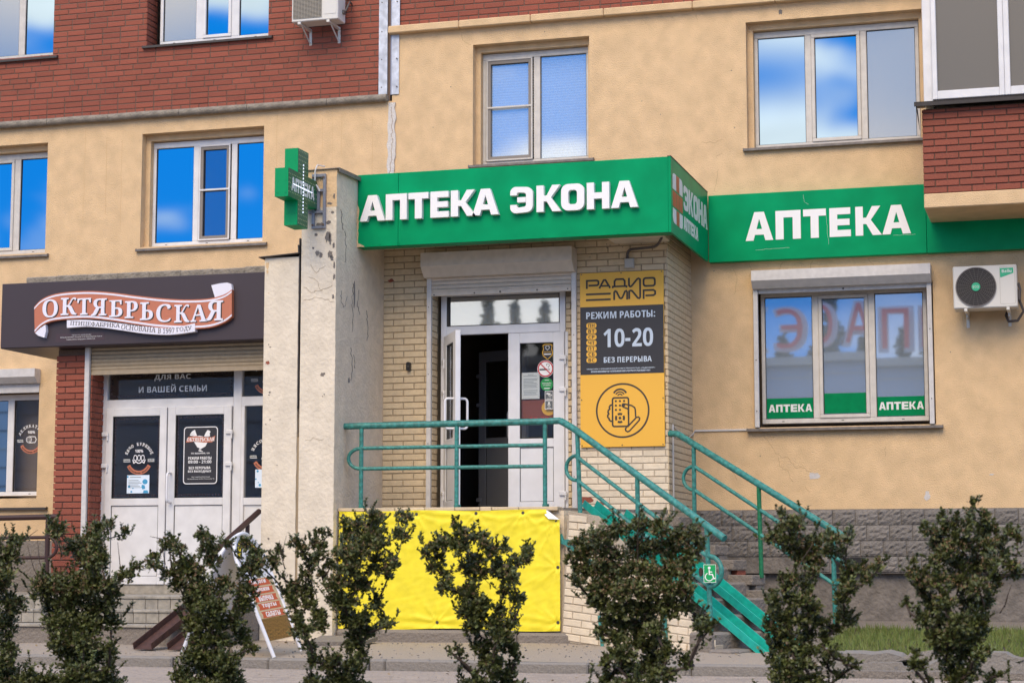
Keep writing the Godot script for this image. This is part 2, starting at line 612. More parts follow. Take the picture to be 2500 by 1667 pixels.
func lay(w: float, y0: float, y1: float, L: float, H: float, J: float, holes: Array, style := "running", seed_ := 1) -> Array:
	# rectangles [x0, y0, x1, y1] of bricks laid in courses, cut at openings
	var r := RandomNumberGenerator.new()
	r.seed = seed_
	var out := []
	var row := 0
	var y := y0
	var shift := 0.0
	while y + H * 0.5 < y1:
		var top := minf(y + H, y1)
		var head := style == "header_first" and row == 0
		shift = fposmod(shift + (L + J) * [0.5, 0.5, 0.25, 0.72][r.randi() % 4], L + J) if style == "header_first" else (0.0 if row % 2 == 0 else (L + J) / 2)
		var x := -shift
		while x < w:
			var l := L
			if head or (style == "header_first" and r.randf() < 0.06):
				l = (L - J) / 2
			var spans := [[maxf(x, 0.0), minf(x + l, w)]]
			for h: Rect2 in holes:
				if h.position.y < y + H * 0.5 and h.end.y > y + H * 0.5:
					var next := []
					for s in spans:
						if h.position.x >= s[1] or h.end.x <= s[0]:
							next.append(s)
							continue
						next.append([s[0], minf(s[1], h.position.x)])
						next.append([maxf(s[0], h.end.x), s[1]])
					spans = next
			for s in spans:
				if s[1] - s[0] > 0.025:
					out.append([s[0], y, s[1], top])
			x += l + J
		y += H + J
		row += 1
	return out


func brick_wall(parent: Node3D, xf: Transform3D, pieces: Array, d: float, mats: Array, most := 300, called := "brick", uneven := 0.0015, rest_tint := Color(0.44, 0.118, 0.070), rest_mat: Material = null) -> void:
	# the nearest pieces as objects of their own, the rest joined
	pieces.sort_custom(func(a, b): return EYE.distance_squared_to(xf * V(a[0], a[1], 0)) < EYE.distance_squared_to(xf * V(b[0], b[1], 0)))
	var rest := MB.new()
	rest.tinted = true
	for k in pieces.size():
		var p: Array = pieces[k]
		var l: float = p[2] - p[0]
		var h: float = p[3] - p[1]
		var t := xf * Transform3D(Basis.from_euler(V(rng.randfn() * 0.004, rng.randfn() * 0.004, rng.randfn() * 0.003)), V((p[0] + p[2]) / 2, (p[1] + p[3]) / 2, rng.randfn() * uneven))
		if k < most:
			put(called, brick_mesh(l, h, d), mats[rng.randi() % mats.size()], parent, t)
		else:
			rest.xf = t
			var s := rng.randf_range(0.84, 1.08)
			rest.tint = Color(rest_tint.r * s, rest_tint.g * s, rest_tint.b * s)
			brick_shape(rest, l, h, d, 0.005)
	if rest.v.size():
		var o := put("brickwork", rest.done(), rest_mat if rest_mat else mats[0], parent)
		o.set_meta("kind", "stuff")


func wall_sheet(b: MB, x0: float, y0: float, x1: float, y1: float, z: float, holes: Array) -> void:
	# a flat wall face towards +z with rectangular openings
	var xs := [x0, x1]
	var ys := [y0, y1]
	for h: Rect2 in holes:
		for q in [h.position.x, h.end.x]:
			if q > x0 and q < x1 and not xs.has(q): xs.append(q)
		for q in [h.position.y, h.end.y]:
			if q > y0 and q < y1 and not ys.has(q): ys.append(q)
	xs.sort()
	ys.sort()
	for i in xs.size() - 1:
		for j in ys.size() - 1:
			var m := Vector2((xs[i] + xs[i + 1]) / 2, (ys[j] + ys[j + 1]) / 2)
			var open := false
			for h: Rect2 in holes:
				open = open or h.has_point(m)
			if not open:
				b.quad(V(xs[i], ys[j], z), V(xs[i + 1], ys[j], z), V(xs[i + 1], ys[j + 1], z), V(xs[i], ys[j + 1], z))


func reveal(b: MB, h: Rect2, z1: float, z0: float) -> void:
	# the four inner sides of an opening from the wall face z1 back to z0
	var x0 := h.position.x
	var x1 := h.end.x
	var y0 := h.position.y
	var y1 := h.end.y
	b.face([V(x0, y0, z0), V(x0, y0, z1), V(x0, y1, z1), V(x0, y1, z0)], Vector3.RIGHT)
	b.face([V(x1, y0, z0), V(x1, y0, z1), V(x1, y1, z1), V(x1, y1, z0)], Vector3.LEFT)
	b.face([V(x0, y1, z0), V(x1, y1, z0), V(x1, y1, z1), V(x0, y1, z1)], Vector3.DOWN)
	b.face([V(x0, y0, z0), V(x1, y0, z0), V(x1, y0, z1), V(x0, y0, z1)], Vector3.UP)


func stepped_opening(b: MB, h: Rect2, z: float, band := 0.05) -> Rect2:
	# an opening with a rebate: outer reveal, a narrow band, inner reveal; returns the inner opening
	reveal(b, h, z, z - 0.12)
	var i := Rect2(h.position.x + band * 1.3, h.position.y, h.size.x - band * 2.2, h.size.y - band * 1.5)
	wall_sheet(b, h.position.x, h.position.y, h.end.x, h.end.y, z - 0.12, [i])
	reveal(b, i, z - 0.12, z - 0.32)
	return i


func blob(x: float, y: float, rx: float, ry: float, seed_: int, m := 14) -> PackedVector2Array:
	var f := FastNoiseLite.new()
	f.seed = seed_
	f.frequency = 0.9
	var p := PackedVector2Array()
	for k in m:
		var a := TAU * k / m
		var s := 1.0 + 0.75 * f.get_noise_2d(cos(a) * 1.5 + seed_, sin(a) * 1.5)
		p.append(Vector2(x + cos(a) * rx * s, y + sin(a) * ry * s))
	return p


func wiggle(a: Array, step := 0.03, amount := 0.012, seed_ := 1) -> PackedVector2Array:
	# a crooked line through the given points
	var r := RandomNumberGenerator.new()
	r.seed = seed_
	var p := PackedVector2Array()
	for k in range(0, a.size() - 2, 2):
		var s := Vector2(a[k], a[k + 1])
		var e := Vector2(a[k + 2], a[k + 3])
		var m := maxi(1, int(s.distance_to(e) / step))
		for q in m:
			var t := s.lerp(e, float(q) / m)
			p.append(t + Vector2(r.randfn(), r.randfn()) * amount * (0.0 if q == 0 and k == 0 else 1.0))
	p.append(Vector2(a[-2], a[-1]))
	return p


# ---------- sky ----------
func make_sky() -> PanoramaSkyMaterial:
	# blue sky with broken cloud, brightness alike all round
	var w := 2048
	var h := 1024
	var f := FastNoiseLite.new()
	f.seed = 829
	f.frequency = 1.7
	f.fractal_octaves = 5
	var g := FastNoiseLite.new()
	g.seed = 4
	g.frequency = 7.0
	g.fractal_octaves = 4
	var im := Image.create(w, h, false, Image.FORMAT_RGBF)
	var deep := Vector3(0.004, 0.24, 0.72)
	var pale := Vector3(0.22, 0.44, 0.80)
	var cloud := Vector3(1.12, 1.05, 0.96)
	for j in h:
		var th := PI * (j + 0.5) / h
		var y := cos(th)
		if y < -0.01:
			im.fill_rect(Rect2i(0, j, w, h - j), Color(0.20, 0.19, 0.18))
			break
		for i in w:
			var u := (float(i) + 0.5) / w
			var a := u * TAU
			var d := V(sin(a) * sin(th), y, -cos(a) * sin(th))
			# clouds flatten towards the horizon as on a layer overhead
			var q := V(d.x, d.y * 2.2, d.z)
			var n := f.get_noise_3dv(q * 2.6) + 0.35 * g.get_noise_3dv(q)
			var cover := smoothstep(-0.06, 0.24, n + 0.05)
			# a clear gap low down, and a puff above it to the left
			var az := rad_to_deg(atan2(-d.x, d.z))
			var el := rad_to_deg(asin(y))
			cover *= 1.0 - exp(-pow((az - 8.5) / 5.5, 2.0) - pow((el - 7.6) / 2.0, 2.0))
			cover *= 1.0 - 0.85 * exp(-pow((az - 8.6) / 3.4, 2.0) - pow((el - 13.9) / 0.9, 2.0))
			cover = maxf(cover, smoothstep(0.35, 0.8, exp(-pow((az - 15.4) / 2.2, 2.0) - pow((el - 11.6) / 1.3, 2.0)) + 0.35 * g.get_noise_3dv(q * 2.2)))
			var blue := deep.lerp(pale, pow(1.0 - clampf(y, 0, 1), 18.0))
			var c := blue.lerp(cloud * (0.86 + 0.25 * g.get_noise_3dv(q * 1.7)), cover * 0.94)
			# a low bank of grey cloud over the roofs
			var bank := exp(-pow((az - 17.0) / 4.5, 2.0) - pow((el - 6.5) / 1.9, 2.0))
			c = c.lerp(Vector3(0.78, 0.79, 0.80), clampf(bank * 1.5 + 0.6 * bank * g.get_noise_3dv(q * 2.0), 0, 1))
			im.set_pixel(i, j, Color(c.x, c.y, c.z))
	var m := PanoramaSkyMaterial.new()
	m.panorama = ImageTexture.create_from_image(im)
	return m


func _ready() -> void:
	rng.seed = 2024
	# camera
	var cam := Camera3D.new()
	cam.name = "camera"
	add_child(cam)
	cam.position = EYE
	cam.rotation_degrees = V(6.62, 16.4, 0)
	cam.fov = 19.985
	cam.near = 0.1
	cam.far = 400.0
	cam.current = true
	var lens := CameraAttributesPhysical.new()
	lens.frustum_focal_length = 68.1
	lens.frustum_focus_distance = 22.3
	lens.exposure_aperture = 3.5
	lens.frustum_far = 400.0
	lens.frustum_near = 0.1
	cam.attributes = lens
	# sky, exposure, sun behind thin cloud
	var env := Environment.new()
	env.background_mode = Environment.BG_SKY
	env.sky = Sky.new()
	env.sky.sky_material = make_sky()
	env.background_energy_multiplier = 1.2
	env.tonemap_mode = Environment.TONE_MAPPER_LINEAR
	env.tonemap_exposure = 1.7
	env.sdfgi_enabled = true
	env.ssao_enabled = true
	env.ssil_enabled = true
	var we := WorldEnvironment.new()
	we.name = "environment"
	we.environment = env
	add_child(we)
	var sun := DirectionalLight3D.new()
	sun.name = "sun"
	add_child(sun)
	sun.light_color = Color(1.0, 0.90, 0.74)
	sun.light_energy = 0.58
	sun.light_angular_distance = 40.0
	sun.shadow_enabled = true
	sun.look_at_from_position(V(-1, 15, 15), Vector3.ZERO)

	sans = ThemeDB.fallback_font
	var f1 := SystemFont.new(); f1.font_names = PackedStringArray(["Droid Sans"]); sans = f1
	var f2 := SystemFont.new(); f2.font_names = PackedStringArray(["Droid Sans"]); f2.font_weight = 700; sans_bold = f2
	var f3 := SystemFont.new(); f3.font_names = PackedStringArray(["Droid Serif"]); serif = f3
	var f4 := SystemFont.new(); f4.font_names = PackedStringArray(["Droid Serif"]); f4.font_weight = 700; serif_bold = f4

	make_materials()
	print("ground"); build_ground()
	print("building"); build_building()
	print("entrance"); build_entrance()
	print("platform"); build_platform()
	print("left shop"); build_left_shop()
	print("signs"); build_signs()
	print("fittings"); build_fittings()
	print("street"); build_street_things()
	print("across"); build_across()
	print("plants"); build_plants()
	print("done")


# ---------- ground ----------
func build_ground() -> void:
	var b := MB.new()
	b.quad(V(-120, -0.03, 120), V(120, -0.03, 120), V(120, -0.03, -60), V(-120, -0.03, -60))
	tag(put("ground", b.done(), M.soil), "", "", "", "structure")
	b = MB.new()
	b.quad(V(-80, 0.0, 40), V(80, 0.0, 40), V(80, 0.0, 12.5), V(-80, 0.0, 12.5))
	tag(put("road", b.done(), M.asphalt), "", "", "", "structure")
	# paved footpath in front of the kerb: blocks laid in rows
	var pave := Node3D.new()
	pave.name = "pavement"
	add_child(pave)
	tag(pave, "", "", "", "structure")
	var bed := MB.new()
	bed.box(V(-9, -0.06, 5.2), V(9, 0.014, 9.0))
	put("bed", bed.done(), M.soil, pave)
	var block := MB.new()
	block.cbox(V(-0.098, -0.04, -0.048), V(0.098, 0.0, 0.048), 0.004)
	var bm := block.done()
	var spots := []
	var z := 5.26
	var row := 0
	while z < 8.9:
		var x := -5.6 + (0.1 if row % 2 else 0.0)
		while x < 7.0:
			spots.append(V(x, 0.03 + rng.randfn() * 0.0012, z))
			x += 0.202
		z += 0.102
		row += 1
	# the visible strip first, nearest the camera's line of sight
	var seen := spots.filter(func(p): return p.z > 7.7 - 0.295 * (p.x + 2.44) - 1.05 and p.z < 7.75 - 0.295 * (p.x + 2.44))
	seen.sort_custom(func(p, q): return EYE.distance_squared_to(p) < EYE.distance_squared_to(q))
	var single := {}
	for k in mini(300, seen.size()):
		single[seen[k]] = true
		put("paver", bm, M["paver%d" % (rng.randi() % 3)], pave, Transform3D(Basis.from_euler(V(rng.randfn() * 0.006, 0, rng.randfn() * 0.006)), seen[k]))
	var rest := MB.new()
	for p in spots:
		if not single.has(p):
			rest.xf = Transform3D(Basis(), p)
			rest.cbox(V(-0.098, -0.04, -0.048), V(0.098, 0.0, 0.048), 0.004)
	put("paving", rest.done(), M.paver0, pave).set_meta("kind", "stuff")
	# raised asphalt walk along the building, falling to the kerb
	b = MB.new()
	var walk_y := func(x: float, zz: float) -> float: return lerpf(0.205, 0.128, clampf((zz - 2.7) / 2.4, 0, 1)) + 0.006 * sin(x * 2.1) * sin(zz * 3.0) + (0.03 * smoothstep(-2.2, -4.0, x) * clampf((5.0 - zz) / 2.0, 0, 1))
	for i in 63:
		for j in 12:
			var x0 := -9.0 + i * 0.21
			var z0 := 2.3 + j * 0.2333
			var q := []
			for k in [[0, 0], [0, 1], [1, 1], [1, 0]]:
				var xx: float = x0 + k[0] * 0.21
				var zz: float = z0 + k[1] * 0.2333
				q.append(V(xx, walk_y.call(xx, zz), zz))
			b.quad(q[0], q[1], q[2], q[3])
	tag(put("walkway", b.done(), M.asphalt), "", "", "", "structure")
	b = MB.new()
	b.quad(V(-12, 0.12, 2.4), V(-2, 0.12, 2.4), V(-2, 0.12, -1), V(-12, 0.12, -1))
	tag(put("ground_strip", b.done(), M.asphalt), "", "", "", "structure")
	# kerb stones
	var kerb := Node3D.new()
	kerb.name = "kerb"
	add_child(kerb)
	tag(kerb, "", "", "", "structure")
	var xs := [-9.0, -8.0, -7.0, -6.0, -5.0, -4.0, -3.02, -2.03, -1.02, 0.0, 0.16, 1.15, 2.13, 3.08, 4.05]
	for k in xs.size() - 1:
		var y: float = 0.130 + rng.randfn() * 0.004
		cb("kerb_stone", V(xs[k] + 0.004, -0.1, 5.05), V(xs[k + 1] - 0.004, y, 5.2 + rng.randfn() * 0.006), M.kerb_stone, kerb, 0.018)
	# broken kerb pieces by the lawn
	var x := 4.06
	var k := 0
	while x < 8.5:
		var l: float = [0.34, 0.5, 0.42, 0.62, 0.3][k % 5]
		for low in 2:
			var m := MB.new()
			var poly := blob(0, 0, l * 0.52, 0.075 if low else 0.06, 40 + k * 2 + low, 12)
			m.xf = Transform3D(Basis.from_euler(V(rng.randfn() * 0.05, rng.randfn() * 0.1, rng.randfn() * 0.04)), V(x + l / 2 + (0.15 if low else 0.0), 0.10 if low else 0.195, 4.95 if low else 4.75))
			m.extr(poly, -0.12, 0.12)
			put("broken_stone", m.done(), M.kerb_stone, kerb)
		x += l
		k += 1
	# concrete apron by the wall, and the sloping lawn
	b = MB.new()
	b.quad(V(2.0, 0.335, 1.0), V(12, 0.335, 1.0), V(12, 0.39, -0.3), V(2.0, 0.39, -0.3))
	b.quad(V(2.2, 0.19, 2.9), V(4.0, 0.19, 2.9), V(4.0, 0.33, 1.0), V(2.2, 0.33, 1.0))
	b.quad(V(2.0, 0.1, 1.0), V(12, 0.1, 1.0), V(12, 0.335, 1.0), V(2.0, 0.335, 1.0))
	tag(put("apron", b.done(), M.concrete), "", "", "", "structure")
	b = MB.new()
	b.quad(V(3.0, 0.09, 5.16), V(12, 0.09, 5.16), V(12, 0.12, 4.5), V(3.0, 0.12, 4.5))
	b.quad(V(3.0, 0.0, 5.16), V(12, 0.0, 5.16), V(12, 0.09, 5.16), V(3.0, 0.09, 5.16))
	tag(put("kerb_bed", b.done(), M.concrete), "", "", "", "structure")
	b = MB.new()
	b.quad(V(4.0, 0.14, 4.85), V(12, 0.16, 4.85), V(12, 0.322, 1.0), V(4.0, 0.322, 1.0))
	tag(put("lawn", b.done(), M.soil), "", "", "", "structure")


# ---------- the apartment building ----------
func window(parent: Node3D, f: Rect2, zf: float, mulls: Array, bays: Array, sill: Array, wood: Material, sill_mat: Material, label := "") -> Node3D:
	# frame with uprights, one pane to each bay; bays: [material, sash, net crossbar height]
	var w := Node3D.new()
	w.name = "window"
	parent.add_child(w, true)
	if label: w.set_meta("label", label)
	var t := 0.055
	var b := MB.new()
	var x0 := f.position.x
	var x1 := f.end.x
	var y0 := f.position.y
	var y1 := f.end.y
	b.cbox(V(x0, y0, zf - 0.06), V(x1, y0 + t, zf), 0.005)
	b.cbox(V(x0, y1 - t * 1.4, zf - 0.06), V(x1, y1, zf), 0.005)
	b.cbox(V(x0, y0 + t, zf - 0.06), V(x0 + t * 0.8, y1 - t * 1.4, zf), 0.005)
	b.cbox(V(x1 - t * 0.8, y0 + t, zf - 0.06), V(x1, y1 - t * 1.4, zf), 0.005)
	var edges := [x0 + t * 0.8]
	for m in mulls:
		b.cbox(V(m[0], y0 + t, zf - 0.06), V(m[1], y1 - t * 1.4, zf), 0.005)
		edges.append(m[0])
		edges.append(m[1])
	edges.append(x1 - t * 0.8)
	put("frame", b.done(), wood, w)
	var seals := MB.new()
	for k in bays.size():
		var a: float = edges[k * 2]
		var e: float = edges[k * 2 + 1]
		var lo := y0 + t
		var hi := y1 - t * 1.4
		var s := 0.0
		if bays[k][1]:
			s = 0.042
			var q := MB.new()
			q.cbox(V(a, lo, zf - 0.05), V(e, lo + s, zf + 0.014), 0.005)
			q.cbox(V(a, hi - s, zf - 0.05), V(e, hi, zf + 0.014), 0.005)
			q.cbox(V(a, lo + s, zf - 0.05), V(a + s, hi - s, zf + 0.014), 0.005)
			q.cbox(V(e - s, lo + s, zf - 0.05), V(e, hi - s, zf + 0.014), 0.005)
			put("sash", q.done(), wood, w)
		if bays[k].size() > 2 and bays[k][2] > 0.0:
			var q := MB.new()
			q.cbox(V(a + 0.01, lo, zf + 0.002), V(e - 0.01, lo + 0.02, zf + 0.024), 0.004)
			q.cbox(V(a + 0.01, hi - 0.02, zf + 0.002), V(e - 0.01, hi, zf + 0.024), 0.004)
			q.cbox(V(a + 0.01, lo, zf + 0.002), V(a + 0.03, hi, zf + 0.0235), 0.004)
			q.cbox(V(e - 0.03, lo, zf + 0.002), V(e - 0.01, hi, zf + 0.0235), 0.004)
			q.cbox(V(a + 0.01, bays[k][2] - 0.012, zf + 0.002), V(e - 0.01, bays[k][2] + 0.012, zf + 0.026), 0.004)
			put("net_frame", q.done(), wood, w)
			var i := MB.new()
			i.strip(rect(a + 0.03, lo + 0.02, e - 0.03, hi - 0.02), rect(a + 0.065, lo + 0.06, e - 0.065, hi - 0.06), zf - 0.03, zf + 0.012, true)
			put("inner_sash", i.done(), M.net_frame, w)
			s = 0.06
		for q in [[a + s, lo + s, e - s, lo + s + 0.006], [a + s, hi - s - 0.006, e - s, hi - s], [a + s, lo + s, a + s + 0.006, hi - s], [e - s - 0.006, lo + s, e - s, hi - s]]:
			seals.box(V(q[0], q[1], zf - 0.035), V(q[2], q[3], zf - 0.012))
		var pane := MB.new()
		pane.xf = Transform3D(Basis.from_euler(V(rng.randfn() * 0.0025, rng.randfn() * 0.0025, 0)), V((a + e) / 2, (lo + hi) / 2, zf - 0.03))
		var hx := (e - a) / 2 - s
		var hy := (hi - lo) / 2 - s
		pane.box(V(-hx, -hy, -0.004), V(hx, hy, 0.004))
		put("pane", pane.done(), bays[k][0], w)
	put("seal", seals.done(), M.gasket, w)
	# drain slots
	var slots := MB.new()
	for k in 3:
		var xx := lerpf(x0, x1, 0.12 + 0.36 * k)
		slots.box(V(xx, y0 + 0.022, zf - 0.001), V(xx + 0.03, y0 + 0.030, zf + 0.0015))
	put("drain_slot", slots.done(), M.gasket, w)
	if sill.size():
		var s := MB.new()
		# sheet metal with a turned-down drip edge
		s.face([V(sill[0], sill[2], sill[3]), V(sill[1], sill[2], sill[3]), V(sill[1], sill[2] + 0.035, zf - 0.01), V(sill[0], sill[2] + 0.035, zf - 0.01)], Vector3.UP)
		s.cbox(V(sill[0], sill[2] - 0.030, sill[3] - 0.012), V(sill[1], sill[2] + 0.003, sill[3]), 0.003)
		s.cbox(V(sill[0], sill[2] - 0.028, 0.0), V(sill[0] + 0.004, sill[2] + 0.012, sill[3] - 0.012), 0.001)
		s.cbox(V(sill[1] - 0.004, sill[2] - 0.028, 0.0), V(sill[1], sill[2] + 0.012, sill[3] - 0.012), 0.001)
		put("sill", s.done(), sill_mat, w)
	return w


const WC := Rect2(-0.63, 5.94, 1.495, 1.525)
const WR := Rect2(2.80, 5.94, 2.07, 1.535)
const WLR := Rect2(2.84, 2.61, 2.08, 1.66)
const WM1 := Rect2(-5.16, 5.115, 1.725, 1.50)
const WM0 := Rect2(-8.30, 5.11, 1.755, 1.48)
const WTL := Rect2(-8.30, 7.78, 1.785, 1.5)
const WT2 := Rect2(-5.14, 7.80, 1.74, 1.5)
const WLL := Rect2(-7.95, 1.88, 1.38, 1.40)


func build_building() -> void:
	var B := thing("apartment_building", "large apartment block of red brick over orange plaster, behind both shops", "building", V(0, 0, -0.2))
	# plaster of the section over the pharmacy
	var b := MB.new()
	var door_hole := Rect2(-1.70, 1.0, 3.72, 3.9)
	wall_sheet(b, -1.70, 1.64, 12, 7.70, 0.0, [WC, WR, WLR, door_hole])
	stepped_opening(b, WC, 0.0)
	stepped_opening(b, WR, 0.0)
	reveal(b, WLR, 0.0, -0.32)
	put("plaster_wall", b.done(), M.orange, B)
	# plaster of the section over the shop
	b = MB.new()
	wall_sheet(b, -14, 0.1, -1.70, 6.82, 0.02, [WM1, WM0, WLL, Rect2(-4.6, 0.6, 2.47, 2.95)])
	stepped_opening(b, WM1, 0.02)
	stepped_opening(b, WM0, 0.02)
	reveal(b, WLL, 0.02, -0.32)
	b.quad(V(-1.70, 0.1, 0.02), V(-1.70, 0.1, 0), V(-1.70, 6.82, 0), V(-1.70, 6.82, 0.02))
	put("plaster_wall", b.done(), M.orange, B)
	# solid core behind, with roof
	b = MB.new()
	b.box(V(-14, 0.0, -9), V(12, 10.6, -3.4))
	wall_sheet(b, -14, 0.0, 12, 10.6, -0.46, [Rect2(-1.2, 1.62, 3.15, 2.68), Rect2(-4.6, 0.68, 2.47, 2.82)])
	b.quad(V(-14, 10.6, -0.46), V(12, 10.6, -0.46), V(12, 10.6, -3.4), V(-14, 10.6, -3.4))
	put("core", b.done(), M.room_brown, B)
	# red brickwork: mortar sheets with bricks set proud of them
	b = MB.new()
	wall_sheet(b, -14, 6.82, -1.72, 10.6, 0.008, [WTL, WT2])
	reveal(b, WT2, 0.008, -0.32)
	reveal(b, WTL, 0.008, -0.32)
	wall_sheet(b, -1.72, 7.70, 12, 10.6, -0.012, [])
	b.quad(V(-14, 10.6, 0.0), V(12, 10.6, 0.0), V(12, 10.6, -9), V(-14, 10.6, -9))
	put("mortar", b.done(), M.mortar_red, B)
	var reds := [M.red_brick0, M.red_brick1, M.red_brick2, M.red_brick3, M.red_brick0, M.red_brick4]
	var holes := []
	for h: Rect2 in [WTL, WT2]:
		holes.append(Rect2(h.position + Vector2(8.4, 0), h.size))
	var left := lay(8.4 - 1.80, 6.895, 9.1, 0.25, 0.064, 0.011, holes, "header_first", 5)
	brick_wall(B, Transform3D(Basis(), V(-8.4, 0, 0.001)), left, 0.014, reds, 220, "brick", 0.0012, Color(0.44, 0.118, 0.070), M.red_bricks)
	var right := lay(6.7, 7.775, 8.6, 0.25, 0.064, 0.011, [], "header_first", 8)
	brick_wall(B, Transform3D(Basis(), V(-1.60, 0, -0.019)), right, 0.014, reds, 80, "brick", 0.0012, Color(0.44, 0.118, 0.070), M.red_bricks)
	var jamb := lay(0.3, 7.80, 9.1, 0.25, 0.064, 0.011, [], "running", 2)
	brick_wall(B, Transform3D(Basis(V(0, 0, -1), Vector3.UP, V(1, 0, 0)), V(-5.142, 0, 0.02)), jamb, 0.012, reds, 0, "brick", 0.001, Color(0.44, 0.118, 0.070), M.red_bricks)
	# round-nosed ledge under the left brickwork, square ledge under the right one
	var x := -9.6
	var k := 0
	while x < -1.75:
		var l: float = minf([1.02, 0.96, 1.1, 0.9][k % 4], -1.74 - x)
		b = MB.new()
		b.tube([V(x + 0.003, 6.852, 0.075), V(x + l * 0.5, 6.854 + rng.randfn() * 0.002, 0.077), V(x + l - 0.003, 6.852, 0.075)], 0.048, 14)
		b.box(V(x + 0.003, 6.82, 0.0), V(x + l - 0.003, 6.892, 0.06))
		put("ledge_stone", b.done(), M.ledge_grey, B)
		x += l
		k += 1
	x = -1.73
	k = 0
	while x < 9:
		var l: float = [0.94, 0.93, 0.93, 1.1, 1.0][k % 5]
		cb("ledge_block", V(x + 0.003, 7.675, -0.1), V(x + l - 0.003, 7.768, 0.10), M.orange, B, 0.010)
		x += l
		k += 1
	# galvanised cover of the joint between the two sections
	b = MB.new()
	b.box(V(-1.87, 6.905, 0.02), V(-1.755, 9.6, 0.034))
	b.box(V(-1.70, 7.77, 0.012), V(-1.595, 9.6, 0.026))
	b.box(V(-1.70, 6.905, 0.004), V(-1.605, 7.673, 0.016))
	put("joint_cover", b.done(), M.galvanised, B)
	b = MB.new()
	b.box(V(-1.755, 6.905, -0.02), V(-1.70, 9.6, 0.006))
	put("joint_channel", b.done(), M.galvanised_dark, B)
	b = MB.new()
	for yy in [7.0, 7.36, 7.72, 8.1]:
		for xx in [-1.83, -1.63]:
			b.extr(circle(xx, yy, 0.008, 8), 0.016, 0.038)
	put("screw", b.done(), M.screw, B)
	# filler smeared down the joint
	var p := PackedVector2Array()
	var r := RandomNumberGenerator.new()
	r.seed = 6
	for q in 22:
		p.append(Vector2(-1.745 + r.randf_range(-0.015, 0.008), 6.80 - q * 0.068))
	for q in 22:
		p.append(Vector2(-1.655 + r.randf_range(-0.010, 0.018), 5.37 + q * 0.068))
	b = MB.new()
	b.extr(p, -0.01, 0.0222)
	put("joint_filler", b.done(), M.filler, B)
	b = MB.new()
	b.stroke(wiggle([-1.70, 6.74, -1.685, 6.3, -1.71, 5.9, -1.69, 5.4], 0.04, 0.008, 3), 0.005, 0.02, 0.0232)
	put("crack", b.done(), M.crack, B)
	# windows
	var mg: Material = M.mirror_glass
	window(B, Rect2(-0.565, 5.955, 1.385, 1.43), -0.2, [[0.10, 0.185]], [[M.half_mirror, false, 6.69], [M.half_mirror, false]], [-0.675, 0.925, 5.925, 0.06], M.pvc_aged, M.sill_metal, "two-pane window with drawn slat blinds and a half-width insect screen")
	window(B, Rect2(2.865, 5.955, 1.95, 1.44), -0.2, [[3.475, 3.55], [4.13, 4.205]], [[mg, false], [mg, true], [M.frosted_glass, false]], [2.755, 4.86, 5.925, 0.06], M.pvc_aged, M.sill_metal, "three-pane window beside the balcony")
	window(B, Rect2(2.90, 2.665, 1.93, 1.58), -0.2, [[3.505, 3.58], [4.16, 4.235]], [[M.street_mirror, false], [M.street_mirror, true], [M.street_mirror, false]], [2.755, 5.0, 2.59, 0.085], M.pvc_aged, M.sill_metal, "ground floor three-pane window with green lettered strips along its bottom")
	window(B, Rect2(-5.095, 5.14, 1.615, 1.39), -0.18, [[-4.515, -4.435], [-3.975, -3.895]], [[mg, false], [M.net_glass, false, 5.86], [mg, false]], [-5.205, -3.365, 5.085, 0.07], M.pvc, M.sill_metal, "three-pane window over the shop sign, an insect screen on its middle pane")
	window(B, Rect2(-8.235, 5.14, 1.645, 1.37), -0.18, [[-7.15, -7.06]], [[mg, true], [mg, false]], [-8.35, -6.485, 5.08, 0.07], M.pvc_aged, M.sill_metal, "window cut by the picture's edge, level with the screened one")
	window(B, Rect2(-8.29, 7.81, 1.77, 1.45), -0.16, [[-7.14, -7.045]], [[M.frosted_glass, false], [mg, false]], [-8.35, -6.43, 7.755, 0.06], M.pvc_aged, M.sill_dark, "window in the brickwork cut by the picture's edge")
	window(B, Rect2(-5.03, 7.83, 1.62, 1.45), -0.16, [[-4.51, -4.405], [-4.0, -3.89]], [[M.frosted_glass, false], [mg, true], [mg, false]], [-5.18, -3.33, 7.785, 0.06], M.pvc, M.sill_dark, "three-pane window in the brickwork")
	window(B, Rect2(-7.93, 1.92, 1.34, 1.34), -0.18, [[-7.145, -7.05]], [[mg, false], [M.clear_glass, false]], [-8.0, -6.40, 1.755, 0.07], M.pvc, M.sill_dark, "shop window cut by the picture's edge, with a round emblem on dark glass")
	# slat blinds behind the two-pane window, vertical blinds behind the ground floor one
	b = MB.new()
	for q in 40:
		var yy := 6.0 + q * 0.034
		b.xf = Transform3D(Basis(Vector3.RIGHT, 0.5), V(0.12, yy, -0.29))
		b.box(V(-0.66, -0.0015, -0.014), V(0.66, 0.0015, 0.014))
	put("blind", b.done(), M.blind, B)
	b = MB.new()
	for q in 22:
		b.xf = Transform3D(Basis(Vector3.UP, 0.35), V(2.96 + q * 0.087, 3.44, -0.31))
		b.box(V(-0.046, -0.78, -0.001), V(0.046, 0.78, 0.001))
	put("blind", b.done(), M.blind_cool, B)
	# damage on the plaster: cracks, patches, drip stains
	b = MB.new()
